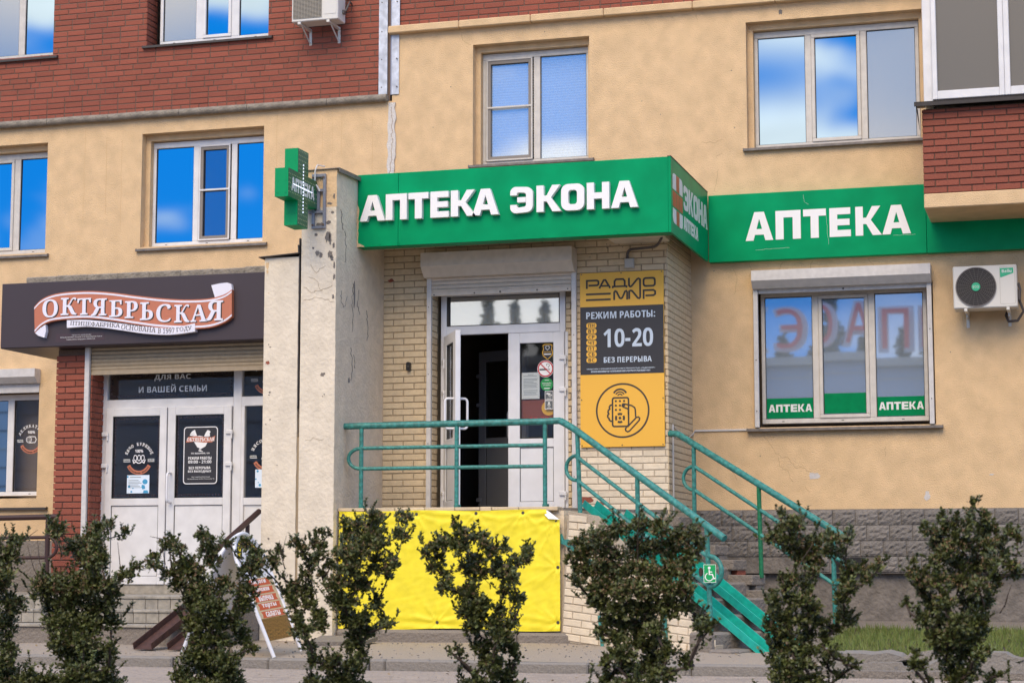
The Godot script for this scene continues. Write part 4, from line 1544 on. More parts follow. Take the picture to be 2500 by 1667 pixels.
func build_banner() -> void:
	var Y := thing("banner", "yellow vinyl banner screwed over the platform front below the railing", "banner", V(0, 0.33, 2.79))
	var pins := [Vector2(-1.21, 1.55), Vector2(-0.37, 1.555), Vector2(0.30, 1.56), Vector2(0.82, 1.56), Vector2(1.12, 1.56), Vector2(1.18, 1.47), Vector2(1.20, 0.99), Vector2(1.20, 0.42), Vector2(-0.13, 0.41), Vector2(-1.2, 0.42), Vector2(-1.21, 1.0)]
	var pulls := [[pins[2], Vector2(-0.2, 1.40), 0.007], [pins[2], pins[3], 0.005], [pins[1], pins[2], 0.006], [pins[3], Vector2(0.45, 1.30), 0.007], [pins[6], Vector2(0.62, 0.70), 0.008], [pins[5], Vector2(0.95, 1.05), 0.008], [pins[7], Vector2(0.75, 0.50), 0.006], [pins[7], Vector2(0.85, 0.62), 0.005], [pins[8], Vector2(-0.5, 0.50), 0.007], [pins[8], Vector2(0.25, 0.50), 0.007], [pins[0], Vector2(-0.85, 1.35), 0.006], [pins[6], Vector2(0.80, 1.12), 0.005], [Vector2(0.55, 0.95), Vector2(0.95, 1.35), 0.005], [Vector2(0.50, 0.60), Vector2(0.85, 0.95), 0.005], [Vector2(-0.9, 1.48), Vector2(0.0, 1.44), 0.004], [Vector2(-0.7, 1.2), Vector2(-0.2, 1.17), 0.003], [Vector2(-0.5, 0.9), Vector2(0.1, 0.86), 0.003]]
	var f := FastNoiseLite.new()
	f.seed = 17
	f.frequency = 2.2
	f.fractal_octaves = 3
	var height := func(x: float, y: float) -> float:
		var z := 0.008 + 0.003 * f.get_noise_2d(x, y * 2.5) + 0.003 * f.get_noise_2d(x * 0.6 + y * 1.2 + 9.0, y * 6.0 - x * 2.0)
		for q: Vector2 in pins:
			var d := Vector2(x, y) - q
			var r := d.length()
			z += 0.011 * exp(-r * 4.2) * pow(absf(cos(atan2(d.y, d.x) * 4.5 + q.x * 4.0)), 5.0) * smoothstep(0.0, 0.05, r)
			z -= 0.010 * exp(-r * r / 0.0012)
		# tight creases pulled from fixing to fixing
		for k in pulls:
			var ab: Vector2 = k[1] - k[0]
			var t := clampf((Vector2(x, y) - k[0]).dot(ab) / ab.length_squared(), 0, 1)
			var off: Vector2 = Vector2(x, y) - (k[0] + ab * t)
			z += k[2] * exp(-off.length() / 0.016) * sin(PI * clampf(t, 0.02, 0.98))
		z += 0.003 * sin(y * 70.0 + 3.0 * sin(x * 3.0)) * smoothstep(1.36, 1.56, y)
		z += 0.004 * sin(y * 62.0 + x * 4.0) * smoothstep(0.55, 0.40, y)
		return maxf(z, 0.001)
	var nx := 130
	var ny := 72
	var P := func(i: int, j: int) -> Vector3:
		var u := float(i) / nx
		var v := float(j) / ny
		var x := lerpf(-1.255, 1.225, u)
		var top := 1.592 - 0.012 * sin(u * PI * 4.0) * 0.5
		var bot := 0.335 - 0.012 * sin(u * 9.0)
		if u > 0.94:
			top = lerpf(1.585, 1.485, (u - 0.94) / 0.06)
		var y := lerpf(bot, top, v)
		return V(x, y, 2.787 + height.call(x, y))
	var b := MB.new()
	var normals := {}
	for j in ny:
		for i in nx:
			var q := [[i, j], [i + 1, j], [i + 1, j + 1], [i, j + 1]]
			var w := []
			for k in q:
				if not normals.has(k):
					var dx: Vector3 = P.call(k[0] + 1, k[1]) - P.call(k[0] - 1, k[1])
					var dy: Vector3 = P.call(k[0], k[1] + 1) - P.call(k[0], k[1] - 1)
					normals[k] = [P.call(k[0], k[1]), dx.cross(dy).normalized()]
				w.append(normals[k])
			for k in [0, 2, 1, 0, 3, 2]:
				b._add(w[k][0], w[k][1])
	put("sheet", b.done(), M.banner_yellow, Y)
	b = MB.new()
	b.tri(V(1.085, 1.588, 2.80), V(1.225, 1.487, 2.815), V(1.11, 1.495, 2.83))
	b.tri(V(1.085, 1.588, 2.80), V(1.11, 1.495, 2.83), V(1.06, 1.54, 2.805))
	put("folded_corner", b.done(), M.banner_back, Y)
	for q: Vector2 in pins:
		b = MB.new()
		b.extr(circle(q.x, q.y, 0.017, 14), 2.785, 2.7935)
		b.extr(circle(q.x, q.y, 0.010, 10), 2.79, 2.7965)
		put("screw", b.done(), M.screw, Y)


# ---------- pillars and the shop ----------
func build_left_shop() -> void:
	# pillar beside the pharmacy entrance
	var A := thing("pillar", "tall peeling plaster pillar that carries the green cross", "pillar", V(-1.48, 0.15, 2.2))
	plaster_box(A, V(-1.69, 0.1, 0.0), V(-1.28, 4.93, 2.905), M.cream, M.tan_plaster, 5)
	plaster_box(A, V(-1.69, 4.93, 0.0), V(-1.28, 5.375, 2.905), M.orange_pillar, M.tan_plaster, 9)
	var b := MB.new()
	b.xf = Transform3D(Basis.from_euler(V(0.03, 0, 0.02)), V(-1.48, 5.40, 1.5))
	b.cbox(V(-0.24, -0.008, -1.45), V(0.24, 0.0, 1.43), 0.002)
	b.cbox(V(0.232, -0.05, -1.45), V(0.24, 0.0, 1.43), 0.002)
	put("cap_sheet", b.done(), M.sill_metal, A)
	var chips := [[-1.47, 4.73, .05, .035], [-1.37, 4.76, .025, .02], [-1.38, 4.60, .03, .05], [-1.35, 4.58, .015, .06], [-1.345, 4.40, .03, .04], [-1.33, 4.36, .02, .03], [-1.50, 4.42, .022, .03], [-1.46, 4.40, .02, .03], [-1.31, 5.05, .012, .03], [-1.33, 4.87, .018, .014], [-1.30, 4.15, .012, .03], [-1.31, 3.93, .012, .025], [-1.42, 3.08, .025, .02], [-1.36, 4.97, .03, .012], [-1.55, 4.48, .012, .012], [-1.40, 2.86, .008, .006], [-1.42, 2.84, .006, .006], [-1.52, 4.63, .02, .015], [-1.31, 4.50, .012, .03], [-1.30, 4.28, .010, .04]]
	for k in chips.size():
		var c: Array = chips[k]
		b = MB.new()
		b.extr(blob(c[0], c[1], c[2], c[3], 21 + k, 16), 2.89, 2.9085)
		put("peeled_patch", b.done(), M.chip if k % 4 else M.concrete, A)
	b = MB.new()
	b.xf = Transform3D(Basis(V(0, 0, -1), Vector3.UP, V(1, 0, 0)), V(-1.28, 0, 2.905))
	for q in [[0.16, 4.02, 0.17, 3.9, 0.26, 3.85, 0.34, 3.98], [0.52, 4.15, 0.50, 4.0, 0.52, 3.8, 0.5, 3.6], [0.70, 4.1, 0.66, 3.95, 0.74, 3.82], [0.47, 3.42, 0.52, 3.2, 0.48, 3.05], [0.56, 3.35, 0.6, 3.2], [0.25, 4.7, 0.3, 4.5, 0.26, 4.35], [0.12, 4.92, 0.2, 4.7], [0.95, 3.9, 1.0, 3.7, 0.97, 3.55]]:
		b.stroke(wiggle(q, 0.03, 0.012, q.size() + int(q[1] * 10)), 0.004, -0.005, 0.0045)
	b.extr(blob(0.56, 4.02, 0.02, 0.13, 12, 18), -0.005, 0.0045)
	b.extr(blob(0.42, 3.05, 0.03, 0.03, 13), -0.005, 0.002)
	put("crack", b.done(), M.chip, A)
	b = MB.new()
	for q in [[-1.66, 4.05, -1.55, 3.98, -1.42, 4.02, -1.32, 4.06], [-1.66, 3.90, -1.5, 3.93, -1.3, 3.88], [-1.58, 4.3, -1.52, 4.2, -1.48, 4.22, -1.40, 4.28], [-1.60, 4.16, -1.5, 4.1, -1.44, 4.0], [-1.62, 2.36, -1.5, 2.38, -1.4, 2.37]]:
		b.stroke(wiggle(q, 0.03, 0.010, int(q[1] * 9)), 0.0025, 2.89, 2.9075)
	put("crack", b.done(), M.mortar_cream, A)
	# lower pillar next to it, with the open joint between
	var C := thing("pillar", "shorter cream plaster pillar between the peeling pillar and the brown shop sign", "pillar", V(-1.92, 0.15, 2.4))
	plaster_box(C, V(-2.13, 0.1, 0.1), V(-1.725, 4.395, 2.895), M.cream, M.cream, 3)
	b = MB.new()
	b.box(V(-1.725, 0.1, 0.1), V(-1.69, 2.40, 2.885))
	b.box(V(-1.725, 2.40, 0.1), V(-1.69, 4.42, 2.60))
	put("joint_fill", b.done(), M.mortar_cream, C)
	cb("joint_rod", V(-1.722, 2.72, 2.60), V(-1.708, 4.60, 2.90), M.sill_dark, C, 0.003)
	b = MB.new()
	b.xf = Transform3D(Basis.from_euler(V(0.0, 0, 0.06)), V(-1.94, 4.41, 2.4))
	b.cbox(V(-0.25, 0, -0.9), V(0.24, 0.012, 0.54), 0.003)
	b.cbox(V(0.22, 0.012, -0.9), V(0.232, 0.10, 0.53), 0.002)
	put("cap_sheet", b.done(), M.sill_dark, C)
	for k in 12:
		var q: Array = [[-2.08, 3.23, .025, .02], [-2.05, 2.90, .012, .01], [-2.06, 2.87, .007, .006], [-2.07, 3.43, .008, .006], [-2.05, 3.40, .012, .006], [-2.09, 2.55, .006, .005], [-2.04, 2.6, .008, .006], [-2.1, 4.24, .012, .02], [-1.95, 2.1, .006, .006], [-2.04, 1.30, .012, .01], [-2.1, 4.31, .02, .04], [-2.08, 4.0, .006, .006]][k]
		b = MB.new()
		b.extr(blob(q[0], q[1], q[2], q[3], 71 + k), 2.88, 2.8975)
		put("peeled_patch", b.done(), M.red_brick0 if k == 0 else (M.orange_pillar if k > 9 or k == 7 else M.chip), C)
	# shop front: brick column, recess, shutter, doors
	var S := thing("shop_facade", "shop front recess with a red brick column left of its white doors", "building", V(-3.6, 0.6, 2.0))
	var reds := [M.red_brick0, M.red_brick1, M.red_brick2, M.red_brick3]
	cb("column_core", V(-5.07, 0.1, 0.1), V(-4.625, 3.54, 2.185), M.mortar_red, S)
	brick_wall(S, Transform3D(Basis(), V(-5.085, 0, 2.184)), lay(0.385, 0.7, 3.5, 0.25, 0.064, 0.011, [], "half", 3).filter(func(q): return q[2] - q[0] > 0.05), 0.016, reds, 90)
	brick_wall(S, Transform3D(Basis(V(0, 0, -1), Vector3.UP, V(1, 0, 0)), V(-4.626, 0, 2.2)), lay(0.30, 0.7, 3.26, 0.155, 0.064, 0.011, [], "half", 3), 0.014, reds, 80)
	cb("lintel", V(-5.69, 3.545, 1.15), V(-2.13, 3.60, 2.44), M.sign_brown, S)
	cb("upper_wall", V(-5.07, 3.60, 0.1), V(-2.14, 4.28, 2.2), M.concrete_dark, S)
	var room := MB.new()
	room.quad(V(-4.6, 0.68, -3.2), V(-2.13, 0.68, -3.2), V(-2.13, 3.5, -3.2), V(-4.6, 3.5, -3.2))
	room.quad(V(-4.6, 0.682, 1.88), V(-2.13, 0.682, 1.88), V(-2.13, 0.682, -3.2), V(-4.6, 0.682, -3.2))
	room.quad(V(-4.6, 3.5, -3.2), V(-2.13, 3.5, -3.2), V(-2.13, 3.5, 2.2), V(-4.6, 3.5, 2.2))
	room.quad(V(-4.6, 0.68, 1.88), V(-4.6, 0.68, -3.2), V(-4.6, 3.5, -3.2), V(-4.6, 3.5, 1.88))
	room.quad(V(-2.131, 0.68, -3.2), V(-2.131, 0.68, 1.88), V(-2.131, 3.5, 1.88), V(-2.131, 3.5, -3.2))
	put("inner_room", room.done(), M.room_brown, S)
	for k in 4:
		cb("back_shelf", V(-4.4, 0.9 + k * 0.5, -2.2), V(-2.3, 0.94 + k * 0.5, -1.7), M.room_grey, S)
	# roller shutter of the shop
	var Q := thing("roller_shutter", "beige roller shutter pulled up above the shop doors", "shutter", V(-3.4, 3.2, 2.2))
	slats(Q, -4.63, -2.14, 3.275, 3.56, 2.19, 0.047, M.shutter_tan)
	cb("end_bar", V(-4.63, 3.225, 2.175), V(-2.14, 3.278, 2.2), M.shutter_tan, Q)
	cb("guide_rail", V(-4.69, 0.68, 2.2), V(-4.63, 3.55, 2.245), M.shutter_grey, Q)
	# doors
	var D := thing("shop_door", "white plastic double doors of the shop with dark stickered glass", "door", V(-3.6, 0.7, 1.9))
	b = MB.new()
	for q in [[-4.65, 0.70, -4.565, 3.34], [-2.935, 0.70, -2.83, 3.34], [-4.565, 2.845, -2.935, 2.955], [-4.565, 3.26, -2.935, 3.34], [-2.83, 2.845, -2.13, 2.955], [-2.83, 3.26, -2.13, 3.34], [-2.83, 0.70, -2.79, 2.845], [-2.79, 1.70, -2.13, 1.785], [-2.79, 0.70, -2.13, 0.88]]:
		b.cbox(V(q[0], q[1], 1.84), V(q[2], q[3], 1.91), 0.005)
	put("frame", b.done(), M.pvc, D)
	cb("side_panel", V(-2.79, 0.88, 1.87), V(-2.13, 1.70, 1.89), M.pvc, D)
	for q in [[-4.565, 2.955, -2.935, 3.26], [-2.83, 2.955, -2.13, 3.26], [-2.79, 1.785, -2.13, 2.845]]:
		b = MB.new()
		b.box(V(q[0], q[1], 1.868), V(q[2], q[3], 1.874))
		put("pane", b.done(), M.clear_glass, D)
	door_leaf(D, Transform3D(Basis(), V(-4.56, 0.79, 1.905)), 0.79, 2.06, Rect2(0.09, 1.0, 0.61, 0.965), Rect2(0.09, 0.095, 0.61, 0.82), M.pvc, M.clear_glass, 0.0, 0.0, 0.0, 2.0)
	door_leaf(D, Transform3D(Basis(), V(-3.755, 0.79, 1.905)), 0.81, 2.06, Rect2(0.10, 1.0, 0.615, 0.965), Rect2(0.10, 0.095, 0.615, 0.82), M.pvc, M.clear_glass, 0.79, 0.055, 0.95, 1.0)
	shop_prints()
	# window shutter housing on the far left
	var L := thing("roller_shutter", "pale shutter housing over the window at the picture's left edge", "shutter", V(-7.2, 3.3, 0.1))
	b = MB.new()
	roller_box(b, -8.0, -6.56, 3.38, 3.565, 0.02, 0.17)
	put("housing", b.done(), M.shutter_grey, L)
	cb("end_bar", V(-7.95, 3.26, 0.0), V(-6.57, 3.38, 0.03), M.shutter_grey, L)
	# steps up to the shop
	var T := thing("shop_steps", "grey tiled steps up to the shop doors", "stair", V(-4, 0.2, 3.2))
	for k in 3:
		var y: float = [0.68, 0.54, 0.39][k]
		var z: float = [3.30, 3.57, 3.86][k]
		cb("step_core", V(-7.2, 0.1, [0.6, 3.29, 3.56][k]), V(-2.14 - 0.003 * k, y - 0.03, z - 0.012), M.concrete, T)
		var x := -6.6
		while x < -2.2:
			cb("tread_tile", V(x + 0.002, y - 0.03, z - 0.30), V(x + 0.298, y, z + 0.012), M["step_tile%d" % (rng.randi() % 3)], T, 0.004)
			if k < 2:
				for half in 2:
					cb("riser_tile", V(x + 0.003 + half * 0.15, y - 0.142, z - 0.012), V(x + 0.147 + half * 0.15, y - 0.033, z - 0.002), M["step_tile%d" % (rng.randi() % 3)], T, 0.003)
			x += 0.3
	cb("landing", V(-6.6, 0.645, 0.6), V(-2.147, 0.681, 2.995), M.step_tile1, T)
	cb("threshold", V(-4.62, 0.681, 1.80), V(-2.15, 0.79, 1.915), M.step_tile0, T)
	# brown rails of the steps
	var rail := thing("step_railing", "dark brown tube railing at the far left of the shop steps", "railing", V(-5.2, 0.68, 2.6))
	var tb := func(parent: Node3D, called: String, p: Array, r: float) -> void:
		var t := MB.new()
		t.tube(p, r, 12)
		put(called, t.done(), M.rail_brown, parent)
	tb.call(rail, "handrail", [V(-7.0, 1.535, 2.6), V(-4.79, 1.565, 2.6)], 0.032)
	tb.call(rail, "post", [V(-4.91, 0.66, 2.6), V(-4.91, 1.55, 2.6)], 0.028)
	tb.call(rail, "rail", [V(-7.0, 1.31, 2.6), V(-4.91, 1.33, 2.6)], 0.02)
	tb.call(rail, "rail", [V(-7.0, 1.08, 2.6), V(-4.91, 1.10, 2.6)], 0.02)
	tb.call(rail, "end_bow", half_ring(V(-4.91, 1.215, 2.6), V(1, 0, 0), 0.115, 0.12), 0.019)
	var r2 := thing("step_railing", "dark brown handrail sloping out beside the shorter pillar behind the folding board", "railing", V(-2.25, 0.2, 3.6))
	tb.call(r2, "handrail", [V(-2.22, 1.60, 2.75), V(-2.22, 1.12, 3.95)], 0.032)
	tb.call(r2, "post", [V(-2.22, 1.45, 3.05), V(-2.22, 0.5, 3.05)], 0.024)
	tb.call(r2, "post", [V(-2.22, 1.16, 3.85), V(-2.22, 0.2, 3.85)], 0.024)
	for q in 2:
		var x: float = [-2.67, -2.29][q]
		var W := thing("wheel_ramp", ["rusty brown wheel channel on the shop steps, farther from the folding board", "rusty brown wheel channel on the shop steps, close to the folding board"][q], "ramp", V(x, 0.2, 4.0), "wheel channels on the shop steps")
		var f := Transform3D(Basis.from_euler(V(0.36, -0.06, 0)), V(x, 0.185, 4.50))
		for p in [[V(-0.10, 0, -1.25), V(0.10, 0.008, 0.06)], [V(-0.108, 0, -1.25), V(-0.10, 0.07, 0.06)], [V(0.10, 0, -1.25), V(0.108, 0.07, 0.06)]]:
			b = MB.new()
			b.xf = f
			b.cbox(p[0], p[1], 0.002)
			put("bed" if p[1].y < 0.02 else "flange", b.done(), M.rust_steel, W)


func plaster_box(parent: Node3D, lo: Vector3, hi: Vector3, front: Material, side: Material, seed_: int) -> void:
	# plastered body: front and right faces in a fine grid, surface and corner slightly uneven
	var f := FastNoiseLite.new()
	f.seed = seed_
	f.frequency = 2.6
	f.fractal_octaves = 4
	var p := func(x: float, y: float, z: float) -> Vector3:
		var n := f.get_noise_3d(x, y, z)
		var m := f.get_noise_3d(x + 31.0, y * 1.5, z)
		return V(x + (0.004 * m if x > hi.x - 0.001 else 0.0) + (0.004 * f.get_noise_2d(y * 9.0, 3.0) if x > hi.x - 0.001 and z > hi.z - 0.001 else 0.0), y, z + (0.003 * n if z > hi.z - 0.001 else 0.0))
	var b := MB.new()
	var ny := int((hi.y - lo.y) / 0.05)
	for j in ny:
		var y0 := lerpf(lo.y, hi.y, float(j) / ny)
		var y1 := lerpf(lo.y, hi.y, float(j + 1) / ny)
		for i in 8:
			var x0 := lerpf(lo.x, hi.x, i / 8.0)
			var x1 := lerpf(lo.x, hi.x, (i + 1) / 8.0)
			b.quad(p.call(x0, y0, hi.z), p.call(x1, y0, hi.z), p.call(x1, y1, hi.z), p.call(x0, y1, hi.z))
	b.quad(V(lo.x, hi.y, hi.z), V(hi.x, hi.y, hi.z), V(hi.x, hi.y, lo.z), V(lo.x, hi.y, lo.z))
	b.quad(V(lo.x, lo.y, lo.z), V(lo.x, lo.y, hi.z), V(lo.x, hi.y, hi.z), V(lo.x, hi.y, lo.z))
	put("front_face", b.done(), front, parent)
	b = MB.new()
	var nz := 14
	for j in ny:
		var y0 := lerpf(lo.y, hi.y, float(j) / ny)
		var y1 := lerpf(lo.y, hi.y, float(j + 1) / ny)
		for i in nz:
			var z0 := lerpf(hi.z, lo.z, float(i) / nz)
			var z1 := lerpf(hi.z, lo.z, float(i + 1) / nz)
			b.quad(p.call(hi.x, y0, z0), p.call(hi.x, y0, z1), p.call(hi.x, y1, z1), p.call(hi.x, y1, z0))
	put("side_face", b.done(), side, parent)


# ---------- printed things on the shop glass ----------
func emblem(label: String, cx: float, cy: float, r: float, z: float, top: String, a0: float, a1: float, icon: String) -> void:
	# round food emblem: lettering on an arc, an icon, side words and a rust arc below
	var o := thing("glass_emblem", label, "sticker", V(cx, cy, z), "round emblems on the shop glass")
	var f := at_plane(z)
	arc_text(top, serif_bold, cx, cy, r * 0.86, a0, a1, r * 0.20, f, M.letter_white, o)
	text("100%", sans_bold, cx - r * 0.28, cy + r * 0.42, cx + r * 0.28, cy + r * 0.62, f, 0.002, M.letter_white, o)
	var b := MB.new()
	b.xf = f
	if icon == "eggs":
		for k in 3:
			var x := cx + (k - 1) * r * 0.26
			b.strip(circle(x, cy + 0.08 * r, r * 0.13, 14, r * 0.2), circle(x, cy + 0.08 * r, r * 0.09, 14, r * 0.15), 0, 0.002, true)
		b.stroke(pts([cx - 0.44 * r, cy - 0.02 * r, cx - 0.36 * r, cy - 0.25 * r, cx - 0.2 * r, cy - 0.15 * r, cx - 0.08 * r, cy - 0.25 * r, cx + 0.08 * r, cy - 0.25 * r, cx + 0.2 * r, cy - 0.15 * r, cx + 0.36 * r, cy - 0.25 * r, cx + 0.44 * r, cy - 0.02 * r]), r * 0.06, 0, 0.002)
	elif icon == "sausage":
		b.strip(circle(cx - 0.18 * r, cy, r * 0.22, 16), circle(cx - 0.18 * r, cy, r * 0.18, 16), 0, 0.002, true)
		b.stroke(pts([cx - 0.18 * r, cy + 0.22 * r, cx + 0.3 * r, cy + 0.2 * r, cx + 0.4 * r, cy, cx + 0.3 * r, cy - 0.2 * r, cx - 0.18 * r, cy - 0.22 * r]), r * 0.05, 0, 0.002)
		for k in 5:
			b.extr(circle(cx - 0.18 * r + cos(k * 1.26) * 0.1 * r, cy + sin(k * 1.26) * 0.1 * r, r * 0.03, 8), 0, 0.002)
	else:
		b.extr(circle(cx, cy + 0.05 * r, 0.25 * r, 16, 0.18 * r), 0, 0.002)
		b.extr(rect(cx - 0.3 * r, cy - 0.22 * r, cx + 0.3 * r, cy - 0.16 * r), 0, 0.002)
	for s in [-1, 1]:
		b.extr(rect(cx + s * r * 0.84 - r * 0.24, cy - r * 0.17, cx + s * r * 0.84 + r * 0.24, cy - r * 0.14), 0, 0.002)
	put("icon", b.done(), M.letter_white, o)
	text("КОНТРОЛЬ", sans_bold, cx - r * 1.08, cy - r * 0.10, cx - r * 0.62, cy + r * 0.02, f, 0.002, M.letter_pale, o)
	text("КАЧЕСТВО", sans_bold, cx + r * 0.62, cy - r * 0.10, cx + r * 1.08, cy + r * 0.02, f, 0.002, M.letter_pale, o)
	b = MB.new()
	b.xf = f
	var p := PackedVector2Array()
	for k in 15:
		var a := deg_to_rad(205 + 130.0 * k / 14)
		p.append(Vector2(cx + cos(a) * r * 0.80, cy - r * 0.06 + sin(a) * r * 0.80))
	b.stroke(p, r * 0.25, 0, 0.0015)
	put("ribbon", b.done(), M.ribbon_rust, o)
	arc_text("НАТУРАЛЬНЫЙ ПРОДУКТ", sans_bold, cx, cy - r * 0.06, r * 0.86, 212, 328, r * 0.09, f * Transform3D(Basis(), V(0, 0, 0.002)), M.ink, o)


func dots(called: String, label: String, x0: float, y0: float, x1: float, y1: float, z: float, step := 0.038) -> void:
	var b := MB.new()
	b.xf = at_plane(z)
	var x := x0
	while x <= x1:
		b.extr(circle(x, y0, 0.009, 8), 0, 0.001)
		b.extr(circle(x, y1, 0.009, 8), 0, 0.001)
		x += step
	var y := y0 + step
	while y < y1 - step * 0.5:
		b.extr(circle(x0, y, 0.009, 8), 0, 0.001)
		b.extr(circle(x1, y, 0.009, 8), 0, 0.001)
		y += step
	var o := put(called, b.done(), M.sign_brown_patch)
	tag(o, label, "sticker", "dotted borders on the shop glass")


func shop_prints() -> void:
	var z := 1.909
	var f := at_plane(1.8765)
	var t := thing("window_lettering", "white lettering in two lines on the glass over the shop doors", "lettering", V(-3.75, 3.1, 1.88))
	text("ДЛЯ ВАС", sans_bold, -3.97, 3.168, -3.50, 3.243, f, 0.002, M.letter_pale, t)
	text("И ВАШЕЙ СЕМЬИ", sans_bold, -4.17, 3.035, -3.29, 3.128, f, 0.002, M.letter_pale, t)
	emblem("round emblem with three eggs on the glass of the closed shop door leaf", -4.13, 2.25, 0.185, z, "ЯЙЦО КУРИНОЕ", 163, 17, "eggs")
	emblem("round emblem half hidden by the shorter pillar, on the side glass", -2.53, 2.27, 0.185, 1.876, "МЯСО ПТИЦЫ", 163, 17, "meat")
	emblem("round emblem with a sausage on the window at the picture's left edge", -6.80, 2.66, 0.19, -0.203, "ДЕЛИКАТЕСЫ", 163, 17, "sausage")
	emblem("round emblem on the small pane above the half hidden one", -2.53, 3.16, 0.185, 1.876, "КУРИЦА", 150, 30, "meat")
	dots("dotted_border", "dotted brown border on the glass of the shop door with the egg emblem", -4.445, 1.825, -3.885, 2.725, z)
	dots("dotted_border", "dotted brown border on the glass of the shop door with the hours board", -3.63, 1.825, -3.065, 2.725, z)
	dots("dotted_border", "dotted brown border on the glass over the shop doors", -4.52, 3.0, -2.98, 3.235, 1.876)
	# notice with a masked face
	var n := thing("notice", "white notice with a masked face, under the egg emblem", "notice", V(-4.135, 1.85, z))
	cb("sheet", V(-4.28, 1.85, z), V(-3.99, 2.063, z + 0.002), M.paper_blue, n, 0.0005)
	var b := MB.new()
	b.xf = at_plane(z + 0.002)
	for k in 6:
		b.extr(rect(-4.26, 2.00 - k * 0.017, -4.13 + 0.02 * (k % 3), 2.006 - k * 0.017), 0, 0.001)
	b.extr(rect(-4.24, 2.035, -4.10, 2.043), 0, 0.001)
	put("print", b.done(), M.print_grey, n)
	b = MB.new()
	b.xf = at_plane(z + 0.002)
	b.extr(circle(-4.045, 1.985, 0.034, 14, 0.03), 0, 0.001)
	b.extr(pts([-4.085, 1.95, -4.05, 1.945, -4.04, 1.905, -4.075, 1.895, -4.09, 1.92]), 0, 0.001)
	for q in [[-4.25, 1.93, .016], [-4.22, 1.87, .012], [-4.27, 2.045, .012], [-4.20, 1.91, .008]]:
		b.extr(circle(q[0], q[1], q[2], 9), 0, 0.001)
	b.extr(pts([-4.07, 1.852, -4.0, 1.852, -4.01, 1.885, -4.06, 1.885]), 0, 0.001)
	put("face_print", b.done(), M.print_blue, n)
	var n2 := thing("notice", "white notice on the side glass, half hidden by the shorter pillar", "notice", V(-2.55, 1.9, 1.876))
	cb("sheet", V(-2.66, 1.90, 1.876), V(-2.36, 2.11, 1.878), M.paper_blue, n2, 0.0005)
	b = MB.new()
	b.xf = at_plane(1.878)
	for q in [[-2.63, 2.09, .014], [-2.60, 1.93, .016], [-2.65, 2.0, .01], [-2.57, 1.97, .008], [-2.62, 1.96, .007]]:
		b.extr(circle(q[0], q[1], q[2], 9), 0, 0.001)
	put("print", b.done(), M.print_blue, n2)
	# hours board
	var o := thing("hours_board", "black opening hours board with a white hen on the shop door", "sign", V(-3.34, 1.95, z))
	b = MB.new()
	b.xf = at_plane(z)
	b.extr(round_rect(-3.56, 1.945, -3.12, 2.62, 0.04), 0, 0.002)
	put("board", b.done(), M.panel_black, o)
	b = MB.new()
	b.xf = at_plane(z + 0.002)
	b.strip(round_rect(-3.556, 1.949, -3.124, 2.616, 0.04), round_rect(-3.546, 1.959, -3.134, 2.606, 0.032), 0, 0.001, true)
	# hen: tail fan, body, neck and legs
	for k in 4:
		var a := deg_to_rad(105 + k * 17)
		b.extr(pts([-3.385, 2.50, -3.395 + cos(a) * 0.085, 2.50 + sin(a) * 0.085, -3.402 + cos(a + 0.22) * 0.08, 2.50 + sin(a + 0.22) * 0.08]), 0, 0.001)
	b.extr(pts([-3.43, 2.50, -3.36, 2.512, -3.30, 2.50, -3.275, 2.55, -3.255, 2.575, -3.235, 2.57, -3.215, 2.555, -3.228, 2.54, -3.222, 2.505, -3.24, 2.50]), 0, 0.001)
	b.extr(pts([-3.425, 2.44, -3.25, 2.44, -3.28, 2.385, -3.33, 2.36, -3.38, 2.375]), 0, 0.001)
	b.stroke(pts([-3.34, 2.365, -3.335, 2.33, -3.31, 2.325]), 0.008, 0, 0.001)
	b.stroke(pts([-3.35, 2.365, -3.36, 2.335, -3.335, 2.33]), 0.008, 0, 0.0012)
	put("hen", b.done(), M.letter_white, o)
	b = MB.new()
	b.xf = at_plane(z + 0.003)
	b.extr(pts([-3.53, 2.435, -3.50, 2.50, -3.40, 2.508, -3.30, 2.495, -3.2, 2.49, -3.155, 2.51, -3.165, 2.455, -3.2, 2.43, -3.30, 2.43, -3.42, 2.445, -3.50, 2.435]), 0, 0.001)
	put("ribbon", b.done(), M.ribbon_rust, o)
	f = at_plane(z + 0.004)
	text("ОКТЯБРЬСКАЯ", serif_bold, -3.515, 2.447, -3.165, 2.49, f, 0.001, M.letter_white, o)
	f = at_plane(z + 0.002)
	text("УЛ. ВЫБОРНАЯ, 125", sans_bold, -3.46, 2.295, -3.225, 2.315, f, 0.001, M.letter_white, o)
	text("РЕЖИМ РАБОТЫ", sans_bold, -3.495, 2.235, -3.20, 2.267, f, 0.001, M.letter_white, o)
	text("09:00 - 21:00", sans_bold, -3.495, 2.19, -3.20, 2.225, f, 0.001, M.letter_white, o)
	text("БЕЗ ПЕРЕРЫВА", sans_bold, -3.485, 2.123, -3.21, 2.153, f, 0.001, M.letter_white, o)
	text("БЕЗ ВЫХОДНЫХ", sans_bold, -3.495, 2.078, -3.20, 2.110, f, 0.001, M.letter_white, o)
	text("Орган государственной регистрации", sans, -3.45, 2.024, -3.215, 2.04, f, 0.001, M.letter_pale, o)
	text("Межрайонная ИФНС России № 16", sans, -3.50, 2.0, -3.16, 2.016, f, 0.001, M.letter_pale, o)


